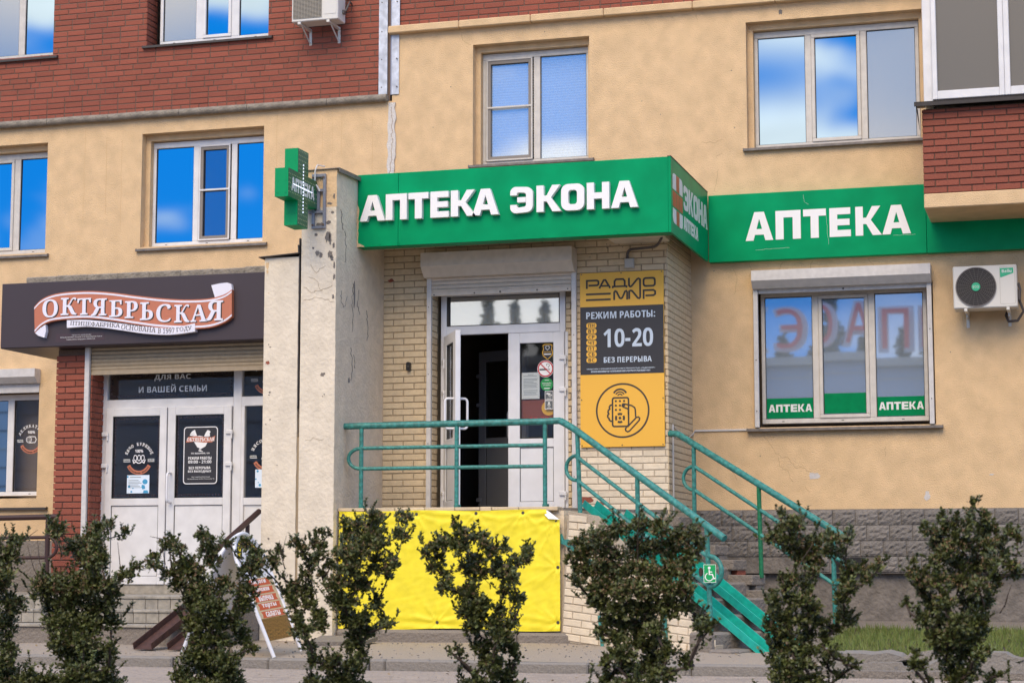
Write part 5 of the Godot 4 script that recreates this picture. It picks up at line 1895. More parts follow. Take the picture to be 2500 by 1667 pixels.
# ---------- signs ----------
func build_signs() -> void:
	# green canopy sign round the entrance block
	var C := thing("canopy_sign", "long green canopy sign with raised white letters over the pharmacy door", "sign", V(0.5, 4.57, 2.2))
	cb("panel", V(-1.275, 4.575, 2.07), V(-0.791, 5.405, 2.27), M.sign_green, C, 0.003)
	cb("panel", V(-0.788, 4.575, 2.07), V(2.306, 5.405, 2.27), M.sign_green, C, 0.003)
	cb("end_panel", V(2.307, 4.575, 0.125), V(2.337, 5.405, 2.272), M.sign_green, C, 0.002)
	cb("top_trim", V(2.300, 5.406, 0.125), V(2.342, 5.414, 2.276), M.sill_dark, C, 0.001)
	var f := at_plane(2.27)
	for q in [["А", -1.225, -0.925], ["П", -0.915, -0.665], ["Т", -0.645, -0.410], ["Е", -0.385, -0.170], ["К", -0.145, 0.145], ["А", 0.105, 0.410], ["Э", 0.545, 0.805], ["К", 0.845, 1.125], ["О", 1.125, 1.385], ["Н", 1.415, 1.665], ["А", 1.685, 1.985]]:
		heavy(q[0], "letter", q[1], 4.858, q[2], 5.152, f, 0.0, 0.065, M.letter_white, C)
	# print on the end face
	var e := Transform3D(Basis(V(0, 0, -1), Vector3.UP, V(1, 0, 0)), V(2.337, 0, 2.27))
	var b := MB.new()
	b.xf = e
	b.extr(pts([0.09, 5.07, 0.27, 5.07, 0.27, 5.25, 0.16, 5.25, 0.11, 5.235, 0.09, 5.20]), 0, 0.002)
	b.extr(pts([0.455, 5.07, 0.625, 5.07, 0.625, 5.20, 0.60, 5.235, 0.56, 5.25, 0.455, 5.25]), 0, 0.002)
	b.extr(pts([0.09, 4.86, 0.27, 4.86, 0.27, 4.70, 0.16, 4.70, 0.11, 4.715, 0.09, 4.75]), 0, 0.002)
	b.extr(pts([0.455, 4.86, 0.625, 4.86, 0.625, 4.75, 0.60, 4.715, 0.56, 4.70, 0.455, 4.70]), 0, 0.002)
	put("logo_white", b.done(), M.letter_pale, C)
	b = MB.new()
	b.xf = e
	for q in [[0.29, 5.07, 0.435, 5.25], [0.29, 4.70, 0.435, 4.86], [0.09, 4.88, 0.27, 5.05], [0.29, 4.88, 0.435, 5.05], [0.455, 4.88, 0.625, 5.05]]:
		b.extr(rect(q[0], q[1], q[2], q[3]), 0, 0.002)
	put("logo_orange", b.done(), M.logo_orange, C)
	var x := 0.69
	for ch in "ЭКОНА":
		heavy(ch, "letter", x, 4.945, x + 0.265, 5.225, e, 0, 0.002, M.letter_pale, C)
		x += 0.287
	x = 0.69
	for ch in "АПТЕКА":
		heavy(ch, "letter", x, 4.72, x + 0.125, 4.872, e, 0, 0.002, M.letter_pale, C)
		x += 0.141
	b = MB.new()
	for q in [[-0.775, 5.395], [-0.775, 4.60], [0.3, 5.392], [1.2, 5.392], [0.9, 4.59], [1.75, 4.59], [-1.0, 4.6]]:
		b.extr(circle(q[0], q[1], 0.009, 8), 2.268, 2.274)
	put("rivet", b.done(), M.sign_green, C)
	# torn cream strip at its left end
	b = MB.new()
	b.extr(wiggle([-1.279, 5.1, -1.262, 5.0, -1.266, 4.8, -1.27, 4.62, -1.20, 4.595, -1.19, 4.578, -1.279, 4.575], 0.03, 0.004, 4), 2.2705, 2.273)
	put("torn_strip", b.done(), M.orange_pillar, C)
	# flat green sign on the wall
	var R := thing("wall_sign", "flat green pharmacy sign on the wall over the shuttered window", "sign", V(4.0, 4.56, 0.05))
	cb("panel", V(2.342, 4.568, 0.0), V(4.873, 5.368, 0.12), M.sign_green, R, 0.003)
	cb("panel", V(4.877, 4.566, 0.0), V(9.5, 5.366, 0.12), M.sign_green, R, 0.003)
	f = at_plane(0.12)
	for q in [["А", 2.785, 3.11], ["П", 3.14, 3.435], ["Т", 3.465, 3.73], ["Е", 3.77, 4.015], ["К", 4.07, 4.37], ["А", 4.375, 4.70]]:
		heavy(q[0], "letter", q[1], 4.802, q[2], 5.142, f, 0.0, 0.004, M.letter_white, R)
	b = MB.new()
	b.xf = f
	for q in [[2.9, 4.69, 3.06, 4.70, 3.3, 4.70], [3.73, 5.1, 3.74, 4.9, 3.755, 4.72], [3.47, 5.32, 3.48, 5.24, 3.53, 5.20], [4.5, 4.79, 4.75, 4.79]]:
		b.stroke(wiggle(q, 0.04, 0.003, 3), 0.0016, 0, 0.0006)
	put("scratch", b.done(), M.letter_pale, R)
	# brown sign of the shop with its ribbon
	var L := thing("shop_sign", "dark brown shop sign with a rust ribbon and white serif letters", "sign", V(-3.9, 3.55, 2.4))
	cb("box", V(-5.69, 3.552, 2.30), V(-2.135, 4.315, 2.45), M.sign_brown, L, 0.003)
	var top := pts([-5.221, 4.021, -5.111, 4.111, -4.905, 4.167, -4.556, 4.178, -4.241, 4.152, -3.927, 4.103, -3.617, 4.059, -3.309, 4.03, -3.004, 4.028, -2.807, 4.063, -2.703, 4.121])
	var bot := pts([-5.206, 3.711, -5.109, 3.794, -4.943, 3.846, -4.547, 3.856, -4.232, 3.82, -3.919, 3.766, -3.609, 3.717, -3.301, 3.693, -2.997, 3.692, -2.801, 3.741, -2.697, 3.807])
	top = smooth(top)
	bot = smooth(bot)
	b = MB.new()
	b.strip(top, bot, 2.449, 2.51, false)
	put("ribbon", b.done(), M.ribbon_rust, L)
	for q in [[0.045, 0.105], [0.90, 0.965]]:
		var o := PackedVector2Array()
		var i := PackedVector2Array()
		for k in top.size():
			o.append(top[k].lerp(bot[k], q[0]))
			i.append(top[k].lerp(bot[k], q[1]))
		b = MB.new()
		b.strip(o, i, 2.51, 2.5125, false)
		put("ribbon_stripe", b.done(), M.ribbon_white, L)
	b = MB.new()
	b.extr(pts([-2.961, 4.181, -2.86, 4.198, -2.764, 4.204, -2.714, 4.185, -2.703, 4.121, -2.75, 4.09, -2.807, 4.066, -2.913, 4.038]), 2.449, 2.505)
	put("ribbon_curl", b.done(), M.ribbon_white, L)
	b = MB.new()
	b.extr(pts([-5.206, 3.711, -5.14, 3.765, -5.07, 3.803, -5.061, 3.728, -5.081, 3.65, -5.162, 3.677]), 2.449, 2.505)
	put("ribbon_curl", b.done(), M.ribbon_white, L)
	b = MB.new()
	b.strip(smooth(pts([-4.784, 3.843, -4.547, 3.839, -4.31, 3.813, -4.075, 3.779, -3.763, 3.733, -3.455, 3.708, -3.15, 3.749])), smooth(pts([-4.782, 3.754, -4.545, 3.76, -4.308, 3.738, -4.073, 3.701, -3.761, 3.651, -3.453, 3.63, -3.148, 3.655])), 2.449, 2.518, false)
	put("lower_ribbon", b.done(), M.ribbon_white, L)
	for q in [["О", -5.108, 3.884, -4.908, 4.097], ["К", -4.869, 3.904, -4.665, 4.107], ["Т", -4.654, 3.899, -4.480, 4.094], ["Я", -4.472, 3.882, -4.276, 4.082], ["Б", -4.239, 3.860, -4.072, 4.055], ["Р", -4.040, 3.839, -3.877, 4.037], ["Ь", -3.845, 3.810, -3.682, 4.016], ["С", -3.639, 3.777, -3.458, 3.986], ["К", -3.412, 3.766, -3.221, 3.970], ["А", -3.206, 3.766, -3.000, 3.962], ["Я", -3.016, 3.773, -2.804, 4.001]]:
		text(q[0], serif_bold, q[1] + 0.012, q[2] - 0.008, q[3] + 0.012, q[4] - 0.008, at_plane(2.5105), 0.002, M.ink, L, "letter_edge")
		text(q[0], serif_bold, q[1], q[2], q[3], q[4], at_plane(2.512), 0.006, M.ribbon_white, L, "letter")
	for q in [["ПТИЦЕФАБРИКА", -4.739, 3.805, -4.098, 3.754], ["ОСНОВАНА", -4.077, 3.744, -3.639, 3.693], ["В", -3.612, 3.683, -3.577, 3.682], ["1997", -3.549, 3.680, -3.405, 3.677], ["ГОДУ", -3.382, 3.679, -3.187, 3.694]]:
		var p0 := Vector2(q[1], q[2])
		var p1 := Vector2(q[3], q[4])
		var t := Transform3D(Basis(Vector3.BACK, (p1 - p0).angle()), V(q[1], q[2], 2.518))
		text(q[0], serif, 0, -0.032, p0.distance_to(p1), 0.028, t, 0.002, M.ink, L)
	cb("legal_patch", V(-4.96, 3.60, 2.449), V(-4.33, 3.695, 2.4515), M.sign_brown_patch, L, 0.0005)
	text("Орган гос. регистрации", sans, -4.75, 3.667, -4.50, 3.683, at_plane(2.4515), 0.001, M.letter_pale, L)
	text("Межрайонная ИФНС России № 16 по Новосибирской области", sans, -4.90, 3.642, -4.36, 3.660, at_plane(2.4515), 0.001, M.letter_pale, L)
	text("Режим работы: ежедневно с 09:00-21:00", sans, -4.82, 3.615, -4.45, 3.633, at_plane(2.4515), 0.001, M.letter_pale, L)
	# roofing felt turned over the sign's top
	b = MB.new()
	x = -5.40
	while x < -2.2:
		b.xf = Transform3D(Basis.from_euler(V(0, 0, rng.randfn() * 0.006)), V(x + 0.2, 4.352, 2.30))
		b.cbox(V(-0.205, -0.045, -0.10), V(0.205, 0.042 + rng.randfn() * 0.004, 0.10), 0.012)
		x += 0.4
	put("roofing_felt", b.done(), M.ledge_grey, L)
	radio_panel()


func smooth(p: PackedVector2Array) -> PackedVector2Array:
	var c := Curve2D.new()
	for k in p.size():
		var d := (p[mini(k + 1, p.size() - 1)] - p[maxi(k - 1, 0)]) / 6.0
		c.add_point(p[k], -d, d)
	var out := PackedVector2Array()
	for k in 49:
		out.append(c.sample((p.size() - 1) * k / 48 if k < 48 else p.size() - 2, fposmod((p.size() - 1) * k / 48.0, 1.0) if k < 48 else 1.0))
	return out


func radio_panel() -> void:
	var P := thing("hours_sign", "yellow and black opening hours panel beside the pharmacy door", "sign", V(1.58, 2.32, 1.4))
	cb("board", V(1.10, 2.325, 1.394), V(2.065, 4.30, 1.42), M.panel_yellow, P, 0.002)
	cb("black_field", V(1.102, 3.142, 1.419), V(2.063, 3.912, 1.4215), M.panel_black, P, 0.0005)
	var z := 1.42
	var b := MB.new()
	b.xf = at_plane(z)
	var w := 0.021
	b.stroke(pts([1.181, 4.12, 1.181, 4.212, 1.30, 4.212, 1.316, 4.200, 1.316, 4.168, 1.30, 4.156, 1.20, 4.156]), w, 0, 0.002)
	b.stroke(pts([1.326, 4.12, 1.378, 4.212, 1.398, 4.212, 1.452, 4.12]), w, 0, 0.002)
	b.stroke(pts([1.352, 4.146, 1.426, 4.146]), w * 0.9, 0, 0.0018)
	b.stroke(pts([1.482, 4.116, 1.482, 4.134, 1.642, 4.134, 1.642, 4.116]), w * 0.9, 0, 0.002)
	b.stroke(pts([1.503, 4.14, 1.503, 4.195, 1.522, 4.216, 1.602, 4.216, 1.621, 4.195, 1.621, 4.14]), w, 0, 0.0018)
	b.stroke(pts([1.670, 4.226, 1.670, 4.140, 1.684, 4.126, 1.700, 4.132, 1.764, 4.208, 1.780, 4.216, 1.798, 4.205, 1.798, 4.002, 1.788, 3.990, 1.772, 3.994, 1.706, 4.076, 1.690, 4.082, 1.672, 4.074, 1.672, 3.984]), w, 0, 0.002)
	b.strip(round_rect(1.828, 4.116, 1.978, 4.226, 0.034), round_rect(1.849, 4.137, 1.957, 4.205, 0.018), 0, 0.002, true)
	b.extr(rect(1.17, 4.045, 1.458, 4.067), 0, 0.002)
	b.extr(rect(1.17, 3.980, 1.458, 4.002), 0, 0.002)
	b.stroke(pts([1.498, 3.980, 1.498, 4.066, 1.510, 4.082, 1.526, 4.074, 1.560, 4.004, 1.576, 3.996, 1.592, 4.004, 1.624, 4.074, 1.638, 4.080, 1.648, 4.066, 1.648, 3.980]), w, 0, 0.002)
	b.stroke(pts([1.838, 3.980, 1.838, 4.078, 1.950, 4.078, 1.970, 4.064, 1.970, 4.032, 1.950, 4.018, 1.858, 4.018]), w, 0, 0.002)
	put("lettering", b.done(), M.ink, P)
	var f := at_plane(1.4215)
	text("РЕЖИМ РАБОТЫ:", sans_bold, 1.172, 3.775, 1.968, 3.852, f, 0.0015, M.panel_text, P)
	text("10-20", sans_bold, 1.372, 3.448, 1.942, 3.655, f, 0.0015, M.panel_text, P)
	text("БЕЗ ПЕРЕРЫВА", sans_bold, 1.374, 3.274, 1.925, 3.336, f, 0.0015, M.panel_text, P)
	text("ОБЩЕСТВО С ОГРАНИЧЕННОЙ ОТВЕТСТВЕННОСТЬЮ «РАДИОМИР»", sans_bold, 1.176, 3.196, 1.962, 3.216, f, 0.001, M.panel_text, P)
	text("ИНН5405000618/ КПП540501001/ОГРН1175476051101", sans_bold, 1.226, 3.166, 1.905, 3.186, f, 0.001, M.panel_text, P)
	var days := ["ПН", "ВТ", "СР", "ЧТ", "ПТ", "СБ", "ВС"]
	for k in 7:
		var y := 3.700 - k * 0.0655
		b = MB.new()
		b.xf = f
		b.extr(round_rect(1.172, y - 0.029, 1.292, y + 0.029, 0.026), 0, 0.001)
		var pill := put("day_pill", b.done(), M.panel_yellow, P)
		text(days[k], sans_bold, 1.196, y - 0.020, 1.268, y + 0.020, at_plane(1.4225), 0.001, M.ink, pill)
	# hand with a remote control in a ring
	b = MB.new()
	b.xf = at_plane(z)
	b.strip(circle(1.587, 2.732, 0.308, 64), circle(1.587, 2.732, 0.289, 64), 0, 0.002, true)
	b.strip(round_rect(1.462, 2.545, 1.664, 2.884, 0.03), round_rect(1.480, 2.563, 1.646, 2.866, 0.016), 0, 0.002, true)
	for q in [0.030, 0.055, 0.083]:
		var p := PackedVector2Array()
		for k in 13:
			var a := deg_to_rad(30 + 120.0 * k / 12)
			p.append(Vector2(1.558 + cos(a) * q, 2.884 + sin(a) * q * 1.05))
		b.stroke(p, 0.013 if q < 0.08 else 0.020, 0, 0.002)
	for i in 3:
		for j in 3:
			if i == 2 and j == 2:
				continue
			b.extr(circle(1.510 + i * 0.047, 2.838 - j * 0.049, 0.0125, 14), 0, 0.002)
	for k in 4:
		var p := PackedVector2Array()
		for s in 7:
			var a := deg_to_rad(k * 90 - 32 + 64.0 * s / 6)
			p.append(Vector2(1.556 + cos(a) * 0.046, 2.648 + sin(a) * 0.046))
		b.stroke(p, 0.024, 0, 0.002)
	b.extr(circle(1.556, 2.648, 0.016, 14), 0, 0.002)
	b.stroke(pts([1.652, 2.690, 1.652, 2.745, 1.640, 2.752, 1.596, 2.770, 1.582, 2.785, 1.588, 2.803, 1.604, 2.806, 1.690, 2.785, 1.724, 2.762, 1.732, 2.74, 1.736, 2.655]), 0.016, 0, 0.0024)
	b.stroke(pts([1.652, 2.70, 1.652, 2.585]), 0.012, 0, 0.0024)
	b.stroke(pts([1.632, 2.545, 1.618, 2.525, 1.622, 2.505, 1.642, 2.492, 1.664, 2.500, 1.776, 2.618, 1.782, 2.640, 1.768, 2.655, 1.745, 2.652, 1.64, 2.545]), 0.016, 0, 0.0022)
	b.stroke(pts([1.470, 2.800, 1.446, 2.792, 1.434, 2.770, 1.440, 2.752, 1.424, 2.738, 1.418, 2.715, 1.428, 2.698, 1.416, 2.682, 1.416, 2.66, 1.430, 2.645, 1.434, 2.628, 1.450, 2.615, 1.470, 2.612]), 0.018, 0, 0.0022)
	put("pictogram", b.done(), M.ink, P)
	b = MB.new()
	for q in [[1.118, 4.285], [1.58, 4.285], [2.045, 4.283], [1.115, 3.55], [2.05, 3.55], [1.115, 2.86], [2.05, 2.86], [1.118, 2.345], [1.58, 2.345], [2.045, 2.345]]:
		b.extr(circle(q[0], q[1], 0.007, 10), 1.418, 1.4245)
	put("screw", b.done(), M.screw, P)


# ---------- fittings on the walls ----------
func build_fittings() -> void:
	green_cross()
	# stickers and papers on the closed leaf of the pharmacy door
	var z := 1.194
	var o := thing("guard_sticker", "black and yellow shield sticker at the top of the door glass", "sticker", V(0.655, 3.35, z))
	var sh := [0.595, 3.52, 0.62, 3.535, 0.69, 3.535, 0.715, 3.52, 0.705, 3.48, 0.72, 3.44, 0.712, 3.40, 0.655, 3.352, 0.598, 3.40, 0.59, 3.44, 0.605, 3.48]
	var b := MB.new()
	b.xf = at_plane(z)
	b.extr(pts(sh), 0, 0.001)
	put("rim", b.done(), M.sticker_yellow, o)
	b = MB.new()
	b.xf = at_plane(z + 0.001) * Transform3D(Basis.from_scale(V(0.86, 0.9, 1)), V(0.655 * 0.14, 3.445 * 0.1, 0))
	b.extr(pts(sh), 0, 0.001)
	put("field", b.done(), M.panel_black, o)
	text("ПОД ОХРАНОЙ", sans_bold, 0.612, 3.435, 0.698, 3.452, at_plane(z + 0.002), 0.001, M.sticker_yellow, o)
	b = MB.new()
	b.xf = at_plane(z + 0.002)
	b.strip(pts([0.635, 3.515, 0.675, 3.515, 0.68, 3.485, 0.655, 3.462, 0.63, 3.485]), pts([0.640, 3.510, 0.670, 3.510, 0.674, 3.487, 0.655, 3.469, 0.636, 3.487]), 0, 0.001, true)
	b.extr(rect(0.612, 3.41, 0.698, 3.424), 0, 0.001)
	put("crest", b.done(), M.letter_pale, o)
	o = thing("no_smoking_sticker", "round no smoking sticker with a red ring on the door glass", "sticker", V(0.63, 3.25, z))
	b = MB.new()
	b.xf = at_plane(z)
	b.extr(circle(0.63, 3.25, 0.098, 40), 0, 0.001)
	put("disc", b.done(), M.letter_white, o)
	b = MB.new()
	b.xf = at_plane(z + 0.001)
	b.strip(circle(0.63, 3.25, 0.094, 40), circle(0.63, 3.25, 0.079, 40), 0, 0.001, true)
	b.stroke(pts([0.572, 3.308, 0.688, 3.192]), 0.013, 0.0005, 0.0016)
	put("ring", b.done(), M.red_ink, o)
	b = MB.new()
	b.xf = at_plane(z + 0.001)
	b.extr(rect(0.558, 3.232, 0.652, 3.25), 0, 0.0004)
	b.extr(rect(0.660, 3.232, 0.666, 3.25), 0, 0.0004)
	b.extr(rect(0.673, 3.232, 0.679, 3.25), 0, 0.0004)
	b.stroke(pts([0.666, 3.258, 0.662, 3.275, 0.678, 3.28, 0.676, 3.30, 0.655, 3.31, 0.64, 3.298, 0.648, 3.282]), 0.005, 0, 0.0004)
	put("cigarette", b.done(), M.ink, o)
	o = thing("green_sticker", "round green sticker on the door glass", "sticker", V(0.65, 3.07, z))
	b = MB.new()
	b.xf = at_plane(z)
	b.extr(circle(0.645, 3.07, 0.075, 36), 0, 0.001)
	put("disc", b.done(), M.green_sticker, o)
	text("Оплачивайте", sans_bold, 0.592, 3.075, 0.698, 3.093, at_plane(z + 0.001), 0.001, M.letter_pale, o)
	text("как удобно", sans_bold, 0.600, 3.05, 0.690, 3.068, at_plane(z + 0.001), 0.001, M.letter_pale, o)
	b = MB.new()
	b.xf = at_plane(z + 0.001)
	b.extr(rect(0.612, 3.018, 0.680, 3.030), 0, 0.001)
	b.extr(rect(0.620, 3.115, 0.672, 3.121), 0, 0.001)
	put("print", b.done(), M.letter_pale, o)
	for k in 2:
		var y: float = [2.89, 2.782][k]
		o = thing("camera_notice", ["grey sticker with a camera pictogram on the door glass", "grey sticker with a microphone pictogram on the door glass"][k], "sticker", V(0.67, y, z))
		cb("sheet", V(0.622, y, z), V(0.720, y + 0.104, z + 0.001), M.letter_white, o, 0.0003)
		b = MB.new()
		b.xf = at_plane(z + 0.001)
		b.extr(rect(0.627, y + 0.006, 0.715, y + 0.098), 0, 0.0008)
		put("field", b.done(), M.sticker_grey, o)
		b = MB.new()
		b.xf = at_plane(z + 0.0018)
		if k == 0:
			b.extr(pts([0.638, y + 0.068, 0.645, y + 0.085, 0.69, y + 0.075, 0.684, y + 0.055]), 0, 0.0008)
			b.extr(pts([0.69, y + 0.06, 0.706, y + 0.063, 0.706, y + 0.05, 0.688, y + 0.052]), 0, 0.0008)
			b.stroke(pts([0.665, y + 0.058, 0.675, y + 0.04, 0.70, y + 0.04]), 0.006, 0, 0.0006)
		else:
			b.extr(round_rect(0.661, y + 0.048, 0.681, y + 0.088, 0.009), 0, 0.0008)
			b.stroke(pts([0.652, y + 0.06, 0.654, y + 0.045, 0.671, y + 0.036, 0.688, y + 0.045, 0.690, y + 0.06]), 0.004, 0, 0.0006)
			b.extr(rect(0.668, y + 0.024, 0.674, y + 0.036), 0, 0.0008)
		b.extr(rect(0.645, y + 0.012, 0.697, y + 0.018), 0, 0.0008)
		put("pictogram", b.done(), M.letter_pale, o)
	o = thing("paper_notice", "pale typed sheet behind the door glass beside the stickers", "notice", V(0.45, 2.91, z))
	cb("sheet", V(0.342, 2.908, z - 0.012), V(0.556, 3.212, z - 0.0105), M.paper, o, 0.0003)
	b = MB.new()
	b.xf = at_plane(z - 0.0105)
	rng.seed = 91
	for k in 15:
		if k == 2 or k == 10:
			continue
		var y := 3.185 - k * 0.0165
		b.extr(rect(0.365 + (0.05 if k == 0 else 0.0), y, 0.535 - (0.05 if k % 5 == 0 else rng.randf_range(0, 0.02)), y + 0.006), 0, 0.0005)
	put("print", b.done(), M.print_grey, o)
	# dark and yellow posters seen in the lower half of that glass
	o = thing("door_poster", "dark red and yellow poster behind the lower door glass", "poster", V(0.53, 2.46, z - 0.03))
	cb("sheet", V(0.335, 2.62, z - 0.030), V(0.725, 2.90, z - 0.028), M.red_brick4, o, 0.0005)
	b = MB.new()
	b.xf = at_plane(z - 0.028)
	b.extr(circle(0.66, 2.80, 0.085, 24), 0, 0.001)
	put("print", b.done(), M.sticker_yellow, o)
	text("10-20", sans_bold, 0.43, 2.655, 0.66, 2.70, at_plane(z - 0.027), 0.001, M.red_ink, o)
	# black lock box on the brickwork
	o = thing("lock_box", "small black plastic box on the cream bricks left of the door", "box", V(-0.955, 3.25, 1.40))
	b = MB.new()
	b.xf = at_plane(1.389)
	b.extr(round_rect(-0.982, 3.248, -0.932, 3.352, 0.022), 0, 0.045)
	put("body", b.done(), M.black_plastic, o)
	b = MB.new()
	b.xf = at_plane(1.434)
	b.extr(circle(-0.955, 3.30, 0.011, 12), 0, 0.004)
	put("button", b.done(), M.screw, o)
	# junction box and its hose
	o = thing("junction_box", "grey junction box over the yellow panel", "box", V(1.675, 4.33, 1.4))
	cb("body", V(1.622, 4.335, 1.388), V(1.728, 4.448, 1.435), M.box_grey, o, 0.006)
	cb("lid", V(1.626, 4.339, 1.4355), V(1.724, 4.444, 1.448), M.box_grey, o, 0.006)
	o = thing("conduit", "dark corrugated hose from the junction box up under the canopy", "hose", V(1.9, 4.5, 1.45))
	b = MB.new()
	var path := Curve3D.new()
	for q in [[1.65, 4.44, 1.41], [1.655, 4.50, 1.42], [1.70, 4.54, 1.46], [1.85, 4.535, 1.55], [2.02, 4.54, 1.62], [2.10, 4.60, 1.70], [2.13, 4.68, 1.72]]:
		path.add_point(V(q[0], q[1], q[2]))
	for k in path.point_count:
		var d := (path.get_point_position(mini(k + 1, path.point_count - 1)) - path.get_point_position(maxi(k - 1, 0))) / 6
		path.set_point_in(k, -d)
		path.set_point_out(k, d)
	b.tube(Array(path.tessellate(4, 3)), 0.015, 10)
	put("hose", b.done(), M.cable, o)
	# trunking on the walls
	o = thing("cable_trunking", "thin white cable trunking from the window sill round the brick corner and down", "trunking", V(2.4, 2.55, 0.02))
	cb("run", V(2.13, 2.575, 0.0), V(2.84, 2.598, 0.02), M.cable_pale, o, 0.003)
	b = MB.new()
	b.tube([V(2.112, 2.55, 0.02), V(2.112, 2.49, 0.30), V(2.112, 2.53, 0.95), V(2.112, 2.565, 1.22)], 0.006, 8)
	b.tube([V(2.13, 2.585, 0.012), V(2.112, 2.55, 0.02)], 0.006, 8)
	put("wire", b.done(), M.cable_pale, o)
	cb("drop", V(2.106, 1.45, 1.20), V(2.124, 2.58, 1.225), M.cable_pale, o, 0.003)
	# shutter over the ground floor window, with the lettered strips
	o = thing("roller_shutter", "white roller shutter housing with side rails on the wide ground floor window", "shutter", V(3.88, 2.6, 0.05))
	b = MB.new()
	roller_box(b, 2.85, 4.91, 4.235, 4.44, 0.0, 0.17)
	put("housing", b.done(), M.shutter_grey, o)
	cb("end_bar", V(2.905, 4.185, -0.02), V(4.85, 4.24, 0.005), M.shutter_grey, o)
	for x in [2.848, 4.853]:
		cb("guide_rail", V(x, 2.61, 0.002), V(x + 0.054, 4.25, 0.042), M.shutter_grey, o)
	b = MB.new()
	for q in [[2.875, 4.29], [4.89, 4.29], [2.875, 3.4], [2.875, 2.8], [4.88, 3.7], [4.88, 2.9]]:
		b.extr(circle(q[0], q[1], 0.007, 8), 0.03, 0.046 if q[1] < 4.2 else 0.13)
	b.extr(circle(3.90, 4.21, 0.012, 10), 0.0, 0.010)
	put("bolt", b.done(), M.screw, o)
	for q in [[2.952, 3.502, 2.73, 2.965, true, "green lettered strip at the foot of the pane nearest the entrance"], [3.63, 4.118, 2.775, 3.01, false, "plain green strip at the foot of the middle window pane"], [4.238, 4.783, 2.73, 2.955, true, "green lettered strip at the foot of the pane nearest the balcony"]]:
		o = thing("window_strip", q[5], "sticker", V((q[0] + q[1]) / 2, q[2], -0.22), "green strips on the ground floor window")
		cb("film", V(q[0], q[2], -0.2245), V(q[1], q[3], -0.2225), M.vinyl_green, o, 0.0005)
		if q[4]:
			var x: float = q[0] + 0.022
			for ch in "АПТЕКА":
				heavy(ch, "letter", x, 2.803, x + 0.077, 2.893, at_plane(-0.2225), 0, 0.001, M.letter_pale, o)
				x += 0.0865
	air_conditioners()
	balcony()


func green_cross() -> void:
	var C := thing("pharmacy_cross", "projecting green pharmacy cross with lit dots on the peeling pillar", "sign", V(-1.58, 4.65, 3.3))
	var e := Transform3D(Basis(V(0, 0, -1), Vector3.UP, V(1, 0, 0)), V(-1.50, 0, 3.745))
	# outline in its own plane: x from the street edge towards the wall
	var out := [0.26, 5.48, 0.55, 5.48, 0.55, 5.215, 0.81, 5.215, 0.81, 4.905, 0.55, 4.905, 0.55, 4.64, 0.26, 4.64, 0.26, 4.905, 0.0, 4.905, 0.0, 5.215, 0.26, 5.215]
	var b := MB.new()
	b.xf = e
	b.extr(pts(out), -0.155, -0.002)
	put("body", b.done(), M.cross_green, C)
	b = MB.new()
	b.xf = e
	var inn := []
	for k in range(0, out.size(), 2):
		inn.append(0.405 + (out[k] - 0.405) * 0.985)
		inn.append(5.06 + (out[k + 1] - 5.06) * 0.985)
	b.extr(pts(inn), -0.002, 0.001)
	put("face", b.done(), M.cross_face, C)
	var off := MB.new()
	off.xf = e
	var lit := MB.new()
	lit.xf = e
	var j := 0
	while j < 17:
		var y := 4.665 + j * 0.0495
		var x := 0.015
		while x < 0.80:
			var arm := y > 4.92 and y < 5.20
			if (x > 0.275 and x < 0.535) or arm:
				off.extr(circle(x, y, 0.0055, 5), 0.0, 0.003)
			x += 0.045
		j += 1
	for k in 15:
		lit.extr(circle(0.405, 4.80 + k * 0.037, 0.0085, 6), 0.002, 0.006)
	for k in 20:
		lit.extr(circle(0.14 + k * 0.027, 5.06, 0.0065, 6), 0.0025, 0.006)
	put("unlit_led", off.done(), M.led_off, C)
	put("lit_led", lit.done(), M.led_lit, C)
	var x := 0.085
	for ch in "АПТЕКА":
		heavy(ch, "letter", x, 4.985, x + 0.098, 5.135, e, 0.0, 0.002, M.letter_pale, C)
		x += 0.108
	b = MB.new()
	b.xf = Transform3D(Basis(), V(0, 0, 3.745))
	for q in [[-1.62, 5.08], [-1.53, 5.08], [-1.62, 4.95], [-1.53, 4.95]]:
		b.extr(circle(q[0], q[1], 0.007, 8), 0.0, 0.005)
	b.xf = Transform3D(Basis(), V(0, 0, 3.485))
	for q in [[-1.62, 5.35], [-1.53, 5.35], [-1.62, 4.77], [-1.53, 4.77]]:
		b.extr(circle(q[0], q[1], 0.007, 8), 0.0, 0.005)
	put("rivet", b.done(), M.cross_green, C)
	# bracket on the pillar
	b = MB.new()
	for q in [[-1.56, 4.69, -1.53, 5.30], [-1.43, 4.69, -1.40, 5.30], [-1.53, 5.265, -1.43, 5.30], [-1.53, 4.69, -1.43, 4.72]]:
		b.cbox(V(q[0], q[1], 2.91), V(q[2], q[3], 2.945), 0.003)
	for y in [5.10, 4.86]:
		b.cbox(V(-1.60, y, 2.75), V(-1.43, y + 0.03, 2.945), 0.003)
	b.cbox(V(-1.50, 4.89, 2.912), V(-1.47, 5.10, 2.944), 0.003)
	put("bracket", b.done(), M.steel_grey, C)
	b = MB.new()
	for q in [[-1.545, 4.73], [-1.42, 4.73], [-1.42, 5.26], [-1.545, 5.26]]:
		b.extr(circle(q[0], q[1], 0.012, 8), 2.94, 2.955)
	put("bolt", b.done(), M.mortar_red, C)
	b = MB.new()
	b.tube([V(-1.47, 5.41, 2.80), V(-1.50, 5.40, 2.94), V(-1.515, 5.33, 2.965), V(-1.515, 5.22, 2.965), V(-1.52, 5.17, 2.97)], 0.008, 8)
	b.tube([V(-1.52, 5.18, 2.96), V(-1.49, 5.16, 2.97), V(-1.46, 5.10, 2.96)], 0.012, 8)
	put("cable", b.done(), M.cable_pale, C)


